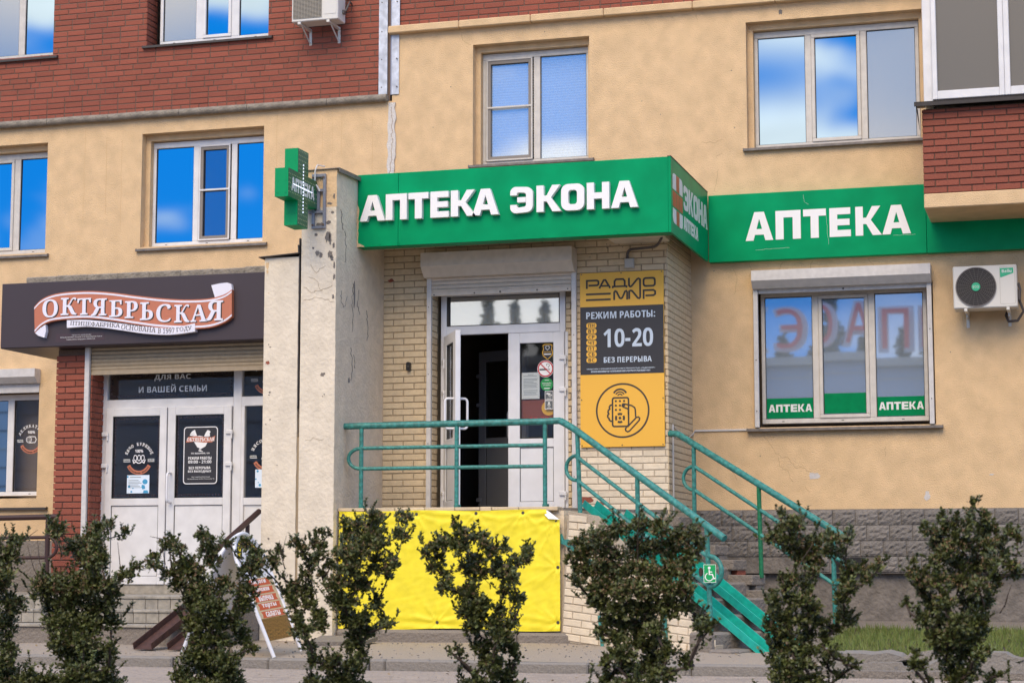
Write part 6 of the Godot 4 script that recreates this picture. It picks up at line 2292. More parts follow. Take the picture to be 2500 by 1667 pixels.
func air_conditioners() -> void:
	var A := thing("air_conditioner", "outdoor air conditioner unit with a round dark fan under the balcony", "air conditioner", V(5.52, 3.87, 0.27))
	var lo := V(5.175, 3.868, 0.13)
	var hi := V(5.872, 4.348, 0.42)
	cb("body", lo, hi, M.ac_body, A, 0.012)
	var cx := 5.425
	var cy := 4.108
	var b := MB.new()
	b.extr(circle(cx, cy, 0.216, 48), 0.4195, 0.4225)
	put("fan_opening", b.done(), M.ac_dark, A)
	b = MB.new()
	for r in range(1, 9):
		b.strip(circle(cx, cy, 0.05 + r * 0.0208, 40), circle(cx, cy, 0.0475 + r * 0.0208, 40), 0.428, 0.432, true)
	for k in 24:
		var a := TAU * k / 24
		b.tube([V(cx + cos(a) * 0.045, cy + sin(a) * 0.045, 0.434), V(cx + cos(a + 0.1) * 0.22, cy + sin(a + 0.1) * 0.22, 0.428)], 0.0018, 5, -1.0, false)
	b.strip(circle(cx, cy, 0.224, 48), circle(cx, cy, 0.212, 48), 0.420, 0.434, true)
	put("fan_guard", b.done(), M.ac_wire_dark, A)
	b = MB.new()
	b.extr(circle(cx, cy, 0.048, 28), 0.433, 0.440)
	var hub := put("hub", b.done(), M.hub_green, A)
	text("ECO", sans, cx - 0.033, cy - 0.014, cx + 0.033, cy + 0.014, at_plane(0.440), 0.001, M.letter_pale, hub)
	b = MB.new()
	b.xf = at_plane(0.4205)
	b.extr(pts([5.69, 4.31, 5.835, 4.31, 5.835, 4.25, 5.70, 4.205, 5.69, 4.21]), 0, 0.001)
	var lab := put("maker_label", b.done(), M.hub_green, A)
	text("Ballu", sans_bold, 5.71, 4.258, 5.815, 4.295, at_plane(0.4215), 0.001, M.letter_pale, lab)
	b = MB.new()
	b.xf = at_plane(0.42)
	b.strip(round_rect(5.685, 3.905, 5.85, 4.325, 0.012), round_rect(5.688, 3.908, 5.847, 4.322, 0.010), 0, 0.0012, true)
	put("panel_line", b.done(), M.ac_wire, A)
	for x in [5.29, 5.75]:
		b = MB.new()
		b.cbox(V(x, 3.835, 0.0), V(x + 0.035, 3.868, 0.44), 0.003)
		b.cbox(V(x, 3.70, 0.0), V(x + 0.035, 3.835, 0.012), 0.003)
		b.cbox(V(x + 0.008, 3.79, 0.012), V(x + 0.026, 3.835, 0.22), 0.003)
		put("bracket", b.done(), M.ac_body, A)
	b = MB.new()
	b.tube(Array([V(5.88, 4.15, 0.3), V(5.90, 4.08, 0.30), V(5.89, 3.95, 0.28), V(5.93, 3.84, 0.24), V(5.86, 3.74, 0.2), V(5.76, 3.74, 0.14), V(5.73, 3.82, 0.06), V(5.74, 3.86, 0.0)]), 0.016, 10)
	b.cbox(V(5.873, 3.95, 0.22), V(5.905, 4.08, 0.34), 0.008)
	put("pipe", b.done(), M.cable, A)
	# the one in the brickwork above
	var T := thing("air_conditioner", "beige outdoor air conditioner unit on the red brickwork at the top edge", "air conditioner", V(-2.6, 7.82, 0.25))
	cb("body", V(-2.912, 7.828, 0.14), V(-2.285, 8.33, 0.40), M.ac_body, T, 0.010)
	b = MB.new()
	b.extr(round_rect(-2.89, 7.865, -2.505, 8.30, 0.02), 0.3995, 0.4015)
	b.extr(circle(-2.70, 8.06, 0.18, 40), 0.4015, 0.4025)
	put("fan_opening", b.done(), M.ac_dark, T)
	b = MB.new()
	for k in 27:
		b.box(V(-2.89, 7.868 + k * 0.0164, 0.404), V(-2.505, 7.8765 + k * 0.0164, 0.409))
	for k in 11:
		b.box(V(-2.89 + k * 0.0383, 7.865, 0.4035), V(-2.887 + k * 0.0383, 8.30, 0.4095))
	put("grille", b.done(), M.ac_wire, T)
	b = MB.new()
	b.xf = at_plane(0.40)
	b.extr(round_rect(-2.47, 7.90, -2.31, 8.31, 0.012), 0, 0.004)
	put("service_panel", b.done(), M.ac_body, T)
	for x in [-2.83, -2.44]:
		b = MB.new()
		b.cbox(V(x, 7.795, 0.0), V(x + 0.04, 7.828, 0.40), 0.003)
		b.cbox(V(x + 0.005, 7.62, 0.0), V(x + 0.04, 7.795, 0.02), 0.003)
		b.tube([V(x + 0.02, 7.64, 0.02), V(x + 0.02, 7.80, 0.30)], 0.010, 6)
		put("bracket", b.done(), M.ac_body, T)
	b = MB.new()
	b.tube([V(-2.28, 7.95, 0.24), V(-2.24, 7.97, 0.24), V(-2.215, 8.05, 0.22), V(-2.235, 8.12, 0.12), V(-2.25, 8.12, 0.0)], 0.012, 8)
	b.cbox(V(-2.284, 7.93, 0.20), V(-2.255, 7.98, 0.26), 0.004)
	put("pipe", b.done(), M.cable, T)


func balcony() -> void:
	var B := thing("balcony", "brick balcony with white framed glazing at the upper corner", "balcony", V(7, 4.92, 0.5))
	cb("slab", V(4.925, 4.915, 0.0), V(9.5, 5.075, 1.055), M.orange, B, 0.010)
	var b := MB.new()
	b.box(V(4.94, 5.075, 0.0), V(9.5, 6.03, 1.03))
	put("parapet_core", b.done(), M.mortar_red, B)
	var reds := [M.red_brick4, M.red_brick1, M.red_brick3, M.red_brick1]
	brick_wall(B, Transform3D(Basis(), V(4.925, 0, 1.028)), lay(2.2, 5.082, 6.02, 0.25, 0.064, 0.0115, [], "running", 4), 0.018, reds, 140)
	brick_wall(B, Transform3D(Basis(V(0, 0, 1), Vector3.UP, V(-1, 0, 0)), V(4.942, 0, 0.0)), lay(1.03, 5.082, 6.02, 0.25, 0.064, 0.0115, [], "running", 4), 0.016, reds, 0)
	b = MB.new()
	b.xf = Transform3D(Basis(Vector3.RIGHT, 0.10), V(0, 6.105, 1.0))
	b.cbox(V(4.85, -0.012, -0.3), V(9.5, 0.0, 0.17), 0.002)
	b.cbox(V(4.85, -0.05, 0.162), V(9.5, 0.0, 0.17), 0.002)
	put("ledge_sheet", b.done(), M.sill_dark, B)
	b = MB.new()
	b.tri(V(4.86, 6.09, 1.15), V(4.90, 5.78, 1.10), V(4.86, 6.09, 0.75))
	b.tri(V(4.86, 6.09, 0.75), V(4.90, 5.78, 1.10), V(4.88, 5.85, 0.80))
	put("bent_flap", b.done(), M.sill_dark, B)
	b = MB.new()
	b.cbox(V(4.945, 6.105, 0.0), V(5.045, 8.5, 0.98), 0.006)
	for q in [[5.045, 6.13, 5.10, 8.5], [5.765, 6.13, 5.822, 8.5], [5.824, 6.13, 5.885, 8.5], [6.6, 6.13, 6.72, 8.5], [5.10, 6.13, 5.765, 6.225], [5.885, 6.13, 6.6, 6.225]]:
		b.cbox(V(q[0], q[1], 0.98), V(q[2], q[3], 1.05), 0.006)
	put("frame", b.done(), M.pvc, B)
	for q in [[5.10, 5.765], [5.885, 6.6]]:
		b = MB.new()
		b.box(V(q[0], 6.225, 1.005), V(q[1], 8.5, 1.012))
		put("pane", b.done(), M.balcony_glass, B)
	b = MB.new()
	b.box(V(5.05, 6.12, 0.10), V(9.4, 8.5, 0.95))
	put("curtain", b.done(), M.curtain, B)


# ---------- on the pavement ----------
func build_street_things() -> void:
	# folding board: two arched tubes hinged at the top, one printed face
	var A := thing("folding_board", "white arched folding board listing pies, leaning beside the shorter pillar", "sign board", V(-1.45, 0.15, 4.85))
	var face := Transform3D(Basis(Vector3.UP, deg_to_rad(85)) * Basis(Vector3.RIGHT, -0.40) * Basis(Vector3.BACK, 0.07), V(-0.98, 0.17, 4.83))
	var back := Transform3D(Basis(Vector3.UP, deg_to_rad(-95)) * Basis(Vector3.RIGHT, -0.40), V(-1.93, 0.17, 4.83))
	var w := 0.30
	var arch := func(f: Transform3D) -> Array:
		var p := [f * V(-w, -0.02, 0), f * V(-w, 0.5, 0), f * V(-w, 0.92, 0)]
		for k in 13:
			var a := PI - PI * k / 12
			p.append(f * V(cos(a) * w, 0.92 + sin(a) * 0.33, 0))
		p.append_array([f * V(w, 0.92, 0), f * V(w, 0.5, 0), f * V(w, -0.02, 0)])
		return p
	for k in 2:
		var b := MB.new()
		b.tube(arch.call([face, back][k]), 0.019, 12)
		put("arch_tube", b.done(), M.white_tube, A)
		b = MB.new()
		b.xf = [face, back][k]
		var o := PackedVector2Array([Vector2(-w + 0.01, 0.14), Vector2(w - 0.01, 0.14)])
		for q in 13:
			var a := PI * q / 12
			o.append(Vector2(cos(a) * (w - 0.012), 0.92 + sin(a) * 0.318))
		b.extr(o, -0.004, 0.0)
		put("sheet", b.done(), M.white_tube, A)
	# print on the near face
	var f0 := face * at_plane(0.0)
	var b := MB.new()
	b.xf = f0
	b.extr(rect(-w + 0.012, 0.14, w - 0.012, 0.78), 0, 0.001)
	put("lower_field", b.done(), M.sign_tan, A)
	b = MB.new()
	b.xf = f0
	b.extr(rect(-w + 0.014, 0.145, w - 0.014, 0.37), 0.001, 0.002)
	put("pastry_print", b.done(), M.pastry, A)
	var words := ["пироги", "пирожки", "выпечка", "торты", "салаты"]
	for k in 5:
		var y := 0.735 - k * 0.082
		var x := -0.26 + 0.012 * k
		b = MB.new()
		b.xf = f0
		b.extr(pts([x, y - 0.033, x + 0.47, y - 0.033, x + 0.45, y, x + 0.47, y + 0.033, x, y + 0.033, x + 0.02, y]), 0.001, 0.002)
		var r := put("word_ribbon", b.done(), M.wood_red, A)
		text(words[k], sans_bold, x + 0.08, y - 0.026, x + 0.38, y + 0.026, f0 * at_plane(0.002), 0.0012, M.letter_white, r)
	b = MB.new()
	b.xf = f0
	var p := PackedVector2Array()
	for k in 15:
		var a := deg_to_rad(15 + 150.0 * k / 14)
		p.append(Vector2(cos(a) * 0.215, 0.93 + sin(a) * 0.235))
	b.stroke(p, 0.085, 0.0005, 0.0015)
	put("arc_band", b.done(), M.ink, A)
	arc_text("домашняя", sans_bold, 0, 0.93, 0.205, 160, 20, 0.05, f0 * at_plane(0.0016), M.print_yellow, A)
	b = MB.new()
	b.xf = f0
	b.extr(circle(0.0, 0.92, 0.11, 24, 0.085), 0.0005, 0.0015)
	put("bun_print", b.done(), M.bun, A)


	# grit, dry leaves and cracks on the walk
	var r := RandomNumberGenerator.new()
	r.seed = 88
	b = MB.new()
	for k in 420:
		var x := r.randf_range(-4.5, 3.4)
		var z := r.randf_range(2.9, 5.0)
		var y := lerpf(0.205, 0.128, clampf((z - 2.7) / 2.4, 0, 1))
		var s := r.randf_range(0.004, 0.012)
		b.xf = Transform3D(Basis.from_euler(V(r.randf() * 3.0, r.randf() * 6.0, 0)), V(x, y + s * 0.4, z))
		b.cbox(V(-s, -s * 0.6, -s * 0.8), V(s, s * 0.6, s * 0.8), s * 0.4)
	var g := put("grit", b.done(), M.kerb_stone)
	tag(g, "small stones and grit scattered on the walk", "grit", "", "stuff")
	b = MB.new()
	b.tinted = true
	for k in 130:
		var x := r.randf_range(-4.5, 6.0)
		var z := r.randf_range(2.95, 7.2)
		var y := 0.042 if z > 5.2 else lerpf(0.215, 0.140, clampf((z - 2.7) / 2.4, 0, 1))
		leaf_shape(b, V(x, y, z), V(r.randfn(), 0.15, r.randfn()).normalized(), V(r.randfn(), 0.1, r.randfn()), r.randf_range(0.025, 0.05), 0.02, Color(0.22, 0.15, 0.07) * r.randf_range(0.6, 1.3))
	g = put("dry_leaves", b.done(), M.leaf)
	tag(g, "dry leaves blown about on the pavement", "leaves", "", "stuff")


# ---------- across the street, seen only in the panes ----------
func build_across() -> void:
	var O := thing("opposite_building", "low grey-blue building across the street with red roof letters, mirrored in the ground floor panes", "building", V(-4, 0, 47))
	cb("wall", V(-46, 0, 44), V(30, 7.9, 58), M.opposite_wall, O, 0.02)
	cb("cornice", V(-46.2, 7.9, 43.7), V(30.2, 8.2, 58.2), M.opposite_trim, O, 0.02)
	for k in 10:
		cb("band", V(-46, 1.0 + k * 0.72, 43.97), V(30, 1.04 + k * 0.72, 43.995), M.opposite_trim if k % 3 == 0 else M.sill_metal, O, 0.003)
	var x := -5.0
	for ch in ["К", "Э", "О", "А", "П", "Н"]:
		var e := Transform3D(Basis(V(1, 0, 0), Vector3.UP, V(0, 0, -1)), V(0, 0, 43.9))
		text(ch, sans, x, 8.5, x + 0.9, 9.85, e * at_plane(0.3), 0.1, M.opposite_red, O, "letter")
		text(ch, sans_bold, x - 0.16, 8.38, x + 1.06, 9.97, e, 0.1, M.opposite_pale, O, "letter_rim")
		x += 1.35
	# trees standing behind it
	var spots := [[-17.4, 51, 9.4, "birch"], [-15.7, 52, 11.9, "birch"], [-14.9, 53, 11.4, "birch"], [-13.4, 52, 11.2, "spruce"], [-11.6, 53, 10.2, "birch"], [-6.0, 52, 12.0, "birch"], [-2.6, 53, 12.2, "spruce"], [1.6, 52, 12.6, "birch"], [4.2, 53, 11.6, "birch"], [-21, 52, 10.4, "birch"], [-4.4, 50, 9.6, "birch"], [-1.0, 50, 9.4, "birch"], [0.6, 50, 9.9, "birch"], [-3.4, 51, 9.2, "birch"]]
	for k in spots.size():
		var s: Array = spots[k]
		var T := thing("street_tree", "tree behind the opposite building, mirrored in the glass", "tree", V(s[0], 8.0, s[1]), "trees behind the opposite building")
		var b := MB.new()
		b.tube([V(s[0], 0, s[1]), V(s[0] + 0.1, s[2] * 0.5, s[1]), V(s[0], s[2] * 0.97, s[1])], 0.16, 7, 0.02)
		put("trunk", b.done(), M.bark, T)
		var c := MB.new()
		c.tinted = true
		var r := RandomNumberGenerator.new()
		r.seed = 300 + k
		for q in 2600:
			var t := pow(r.randf(), 0.8)
			var y := lerpf(s[2], 4.0, t) + r.randfn() * 0.12
			var rad: float = (0.04 + 1.5 * pow(t, 0.85) * (0.55 if t > 0.8 else 1.0)) * (0.8 if s[3] == "birch" else 1.0) * (0.75 + 0.4 * sin(t * 30.0 + k)) * sqrt(r.randf())
			var a := r.randf() * TAU
			leaf_shape(c, V(s[0] + cos(a) * rad, y - rad * 0.25, s[1] + sin(a) * rad), V(r.randfn(), r.randfn() - 0.4, r.randfn()).normalized(), V(r.randfn(), r.randfn(), r.randfn()).normalized(), 0.26, 0.13, Color(0.03, 0.055, 0.018) * r.randf_range(0.7, 1.4))
		put("crown", c.done(), M.leaf, T)


# ---------- plants ----------
func leaf_shape(b: MB, at: Vector3, along: Vector3, side: Vector3, l: float, w: float, col: Color) -> void:
	# an oval leaf of six facets, folded along its midrib
	var s := (side - along * side.dot(along)).normalized()
	var up := along.cross(s)
	var tip := at + along * l
	var m0 := at + along * l * 0.30
	var m1 := at + along * l * 0.70
	var e := s * w * 0.5 + up * w * 0.13
	var g := -s * w * 0.5 + up * w * 0.13
	b.tint = Color(col.r, col.g, col.b)
	for q in [[at, m0, m0 + e], [m0, m1, m0 + e], [m1, m1 + e * 0.85, m0 + e], [m1, tip, m1 + e * 0.85], [at, m0 + g, m0], [m0, m0 + g, m1], [m1, m0 + g, m1 + g * 0.85], [m1, m1 + g * 0.85, tip]]:
		b.tri(q[0], q[1], q[2])


func build_plants() -> void:
	var specs := bush_specs()
	var labels := ["shrub at the picture's left edge, cut by it", "tall shrub with bare twigs in front of the shop's brick column", "shrub in front of the shop doors and steps", "forked shrub in front of the pillars and the folding board", "heart-shaped shrub in front of the yellow banner", "broad dense shrub in front of the stair side", "shrub with an open middle in front of the end of the stair rails", "tall dark shrub in front of the grey plinth at the picture's right side"]
	for k in specs.size():
		shrub(specs[k], labels[k], k)
	# grass on the bank
	var mm := MultiMesh.new()
	mm.transform_format = MultiMesh.TRANSFORM_3D
	mm.use_colors = true
	var b := MB.new()
	b.tri(V(-0.004, 0, 0), V(0.004, 0, 0), V(0.0, 0.075, 0.012))
	b.tri(V(-0.004, 0, 0.01), V(0.003, 0, 0.012), V(0.012, 0.055, 0.03))
	mm.mesh = b.done()
	mm.instance_count = 15000
	var r := RandomNumberGenerator.new()
	r.seed = 12
	for k in 15000:
		var x := r.randf_range(4.0, 9.0)
		var z := r.randf_range(1.05, 4.75)
		var y := lerpf(0.13, 0.322, (4.85 - z) / 3.85)
		mm.set_instance_transform(k, Transform3D(Basis.from_euler(V(r.randfn() * 0.25, r.randf() * TAU, r.randfn() * 0.25)).scaled(Vector3.ONE * r.randf_range(0.6, 1.4)), V(x, y, z)))
		mm.set_instance_color(k, Color(0.10, 0.16, 0.025).lerp(Color(0.18, 0.19, 0.05), r.randf()))
	var g := MultiMeshInstance3D.new()
	g.name = "grass"
	g.multimesh = mm
	g.material_override = M.grass
	add_child(g)
	tag(g, "short green grass on the bank beside the stair", "grass", "", "stuff")


func shrub(spec: Dictionary, label: String, index: int) -> void:
	# spec.c: clumps [x, y, rx, ry] in metres on the shrub row; stems join each clump to a lower one
	var z0: float = spec.z
	var T := thing("shrub", label, "shrub", V(spec.x, 0.0, z0), "row of clipped shrubs along the footpath")
	var r := RandomNumberGenerator.new()
	r.seed = 500 + index
	var cl: Array = spec.c
	cl.sort_custom(func(p, q): return p[1] < q[1])
	var stems := MB.new()
	var crown := MB.new()
	crown.tinted = true
	var buds := MB.new()
	var centres := []
	for k in cl.size():
		var c: Array = cl[k]
		centres.append(V(c[0], c[1], z0 + r.randf_range(-0.16, 0.16)))
	for k in cl.size():
		var at: Vector3 = centres[k]
		var from := V(spec.x + r.randfn() * 0.04, 0.0, z0)
		var best := INF
		for q in k:
			var d: float = centres[q].distance_to(at) + absf(centres[q].x - at.x) * 0.6
			if centres[q].y < at.y - 0.02 and d < best:
				best = d
				from = centres[q]
		var mid := from.lerp(at, 0.5) + V(r.randfn(), r.randfn() * 0.4, r.randfn()) * 0.02
		var rad := lerpf(0.014, 0.005, clampf(at.y / 1.2, 0, 1))
		stems.tube([from, mid, at], rad, 6, rad * 0.75, false)
		# leaves along the stem
		for q in int(from.distance_to(at) / 0.006) if k > 3 else 0:
			var p := from.lerp(at, r.randf()) + V(r.randfn(), r.randfn(), r.randfn()) * 0.016
			var l := r.randf_range(0.018, 0.034)
			leaf_shape(crown, p, V(r.randfn(), r.randfn() + 0.5, r.randfn()).normalized(), V(r.randfn(), r.randfn(), r.randfn()), l, l * 0.6, Color(0.045, 0.056, 0.016) * r.randf_range(0.8, 1.8))
		# upright feathery shoots
		for q in 3:
			var go := (V(r.randfn() * 0.5, 1.0, r.randfn() * 0.4) + (at - V(spec.x, at.y, z0)) * 0.8).normalized()
			var long: float = (cl[k][2] + cl[k][3]) * r.randf_range(0.7, 1.15)
			var foot := at + V(r.randfn() * cl[k][2], 0, r.randfn() * 0.05) * 0.5
			stems.tube([foot, foot + go * long], 0.0022, 4, 0.001, false)
			var tone := r.randf_range(0.9, 2.2)
			for s in int(long / 0.0045):
				var p := foot + go * long * r.randf_range(0.25, 1.0)
				var out := V(r.randfn(), 0.0, r.randfn()).normalized()
				var l := r.randf_range(0.016, 0.030)
				leaf_shape(crown, p, (go * 0.8 + out).normalized(), go.cross(out) + out * 0.1, l, l * 0.58, Color(0.055, 0.064, 0.017) * tone * r.randf_range(0.75, 1.25))
	for k in cl.size():
		var c: Array = cl[k]
		var at: Vector3 = centres[k]
		var area: float = PI * c[2] * c[3]
		var twigs := maxi(4, int(area / 0.00021))
		var depth: float = clampf((c[2] + c[3]) * 0.6, 0.04, 0.16)
		for t in twigs:
			var d := V(r.randfn(), r.randfn() + 0.25, r.randfn()).normalized()
			var reach := pow(r.randf(), 0.45)
			var tip := at + V(d.x * c[2], d.y * c[3], d.z * depth) * (reach * 1.12)
			var base := at + (tip - at) * 0.55
			if t % 5 == 0:
				stems.tube([base, tip], 0.0022, 4, 0.0012, false)
			var go := (tip - base).normalized() if tip.distance_to(base) > 0.001 else Vector3.UP
			var grow := (go + V(0, 0.45, 0.25) + V(r.randfn(), r.randfn(), r.randfn()) * 0.25).normalized()
			var tone := r.randf()
			for q in 5:
				var pos := base.lerp(tip, 0.15 + 0.85 * q / 4.0)
				var aside := V(r.randfn(), r.randfn(), r.randfn()).normalized()
				var along := (grow * 0.8 + aside * 0.8).normalized()
				var face := V(r.randfn() * 0.5, 0.9, 0.5 + r.randfn() * 0.4)
				var l := r.randf_range(0.018, 0.034)
				var green := Color(0.052, 0.062, 0.017).lerp(Color(0.15, 0.158, 0.042), tone * r.randf())
				if r.randf() < 0.06:
					green = Color(0.10, 0.125, 0.03)
				elif r.randf() < 0.06:
					green = Color(0.09, 0.06, 0.03)
				leaf_shape(crown, pos, along, along.cross(face) + aside * 0.2, l, l * r.randf_range(0.55, 0.7), green)
			if tip.y > 0.8 and r.randf() < 0.3:
				for q in 4:
					var p := tip + V(r.randfn(), r.randfn() + 0.6, r.randfn()) * 0.008
					var s := r.randf_range(0.003, 0.006)
					buds.face([p + V(-s, 0, 0), p + V(s, 0, 0), p + V(0, s * 1.8, 0)], Vector3.BACK)
					buds.face([p + V(0, 0, -s), p + V(0, 0, s), p + V(0, s * 1.8, 0)], Vector3.RIGHT)
	for q in spec.get("bare", []):
		# leafless shoots
		var a := V(q[0], q[1], z0)
		var e := V(q[2], q[3], z0 + 0.05)
		stems.tube([a, a.lerp(e, 0.5) + V(r.randfn() * 0.01, 0, 0.01), e], 0.004, 5, 0.0015, false)
	put("branches", stems.done(), M.bark, T)
	put("crown", crown.done(), M.leaf, T)
	put("buds", buds.done(), M.bud, T)


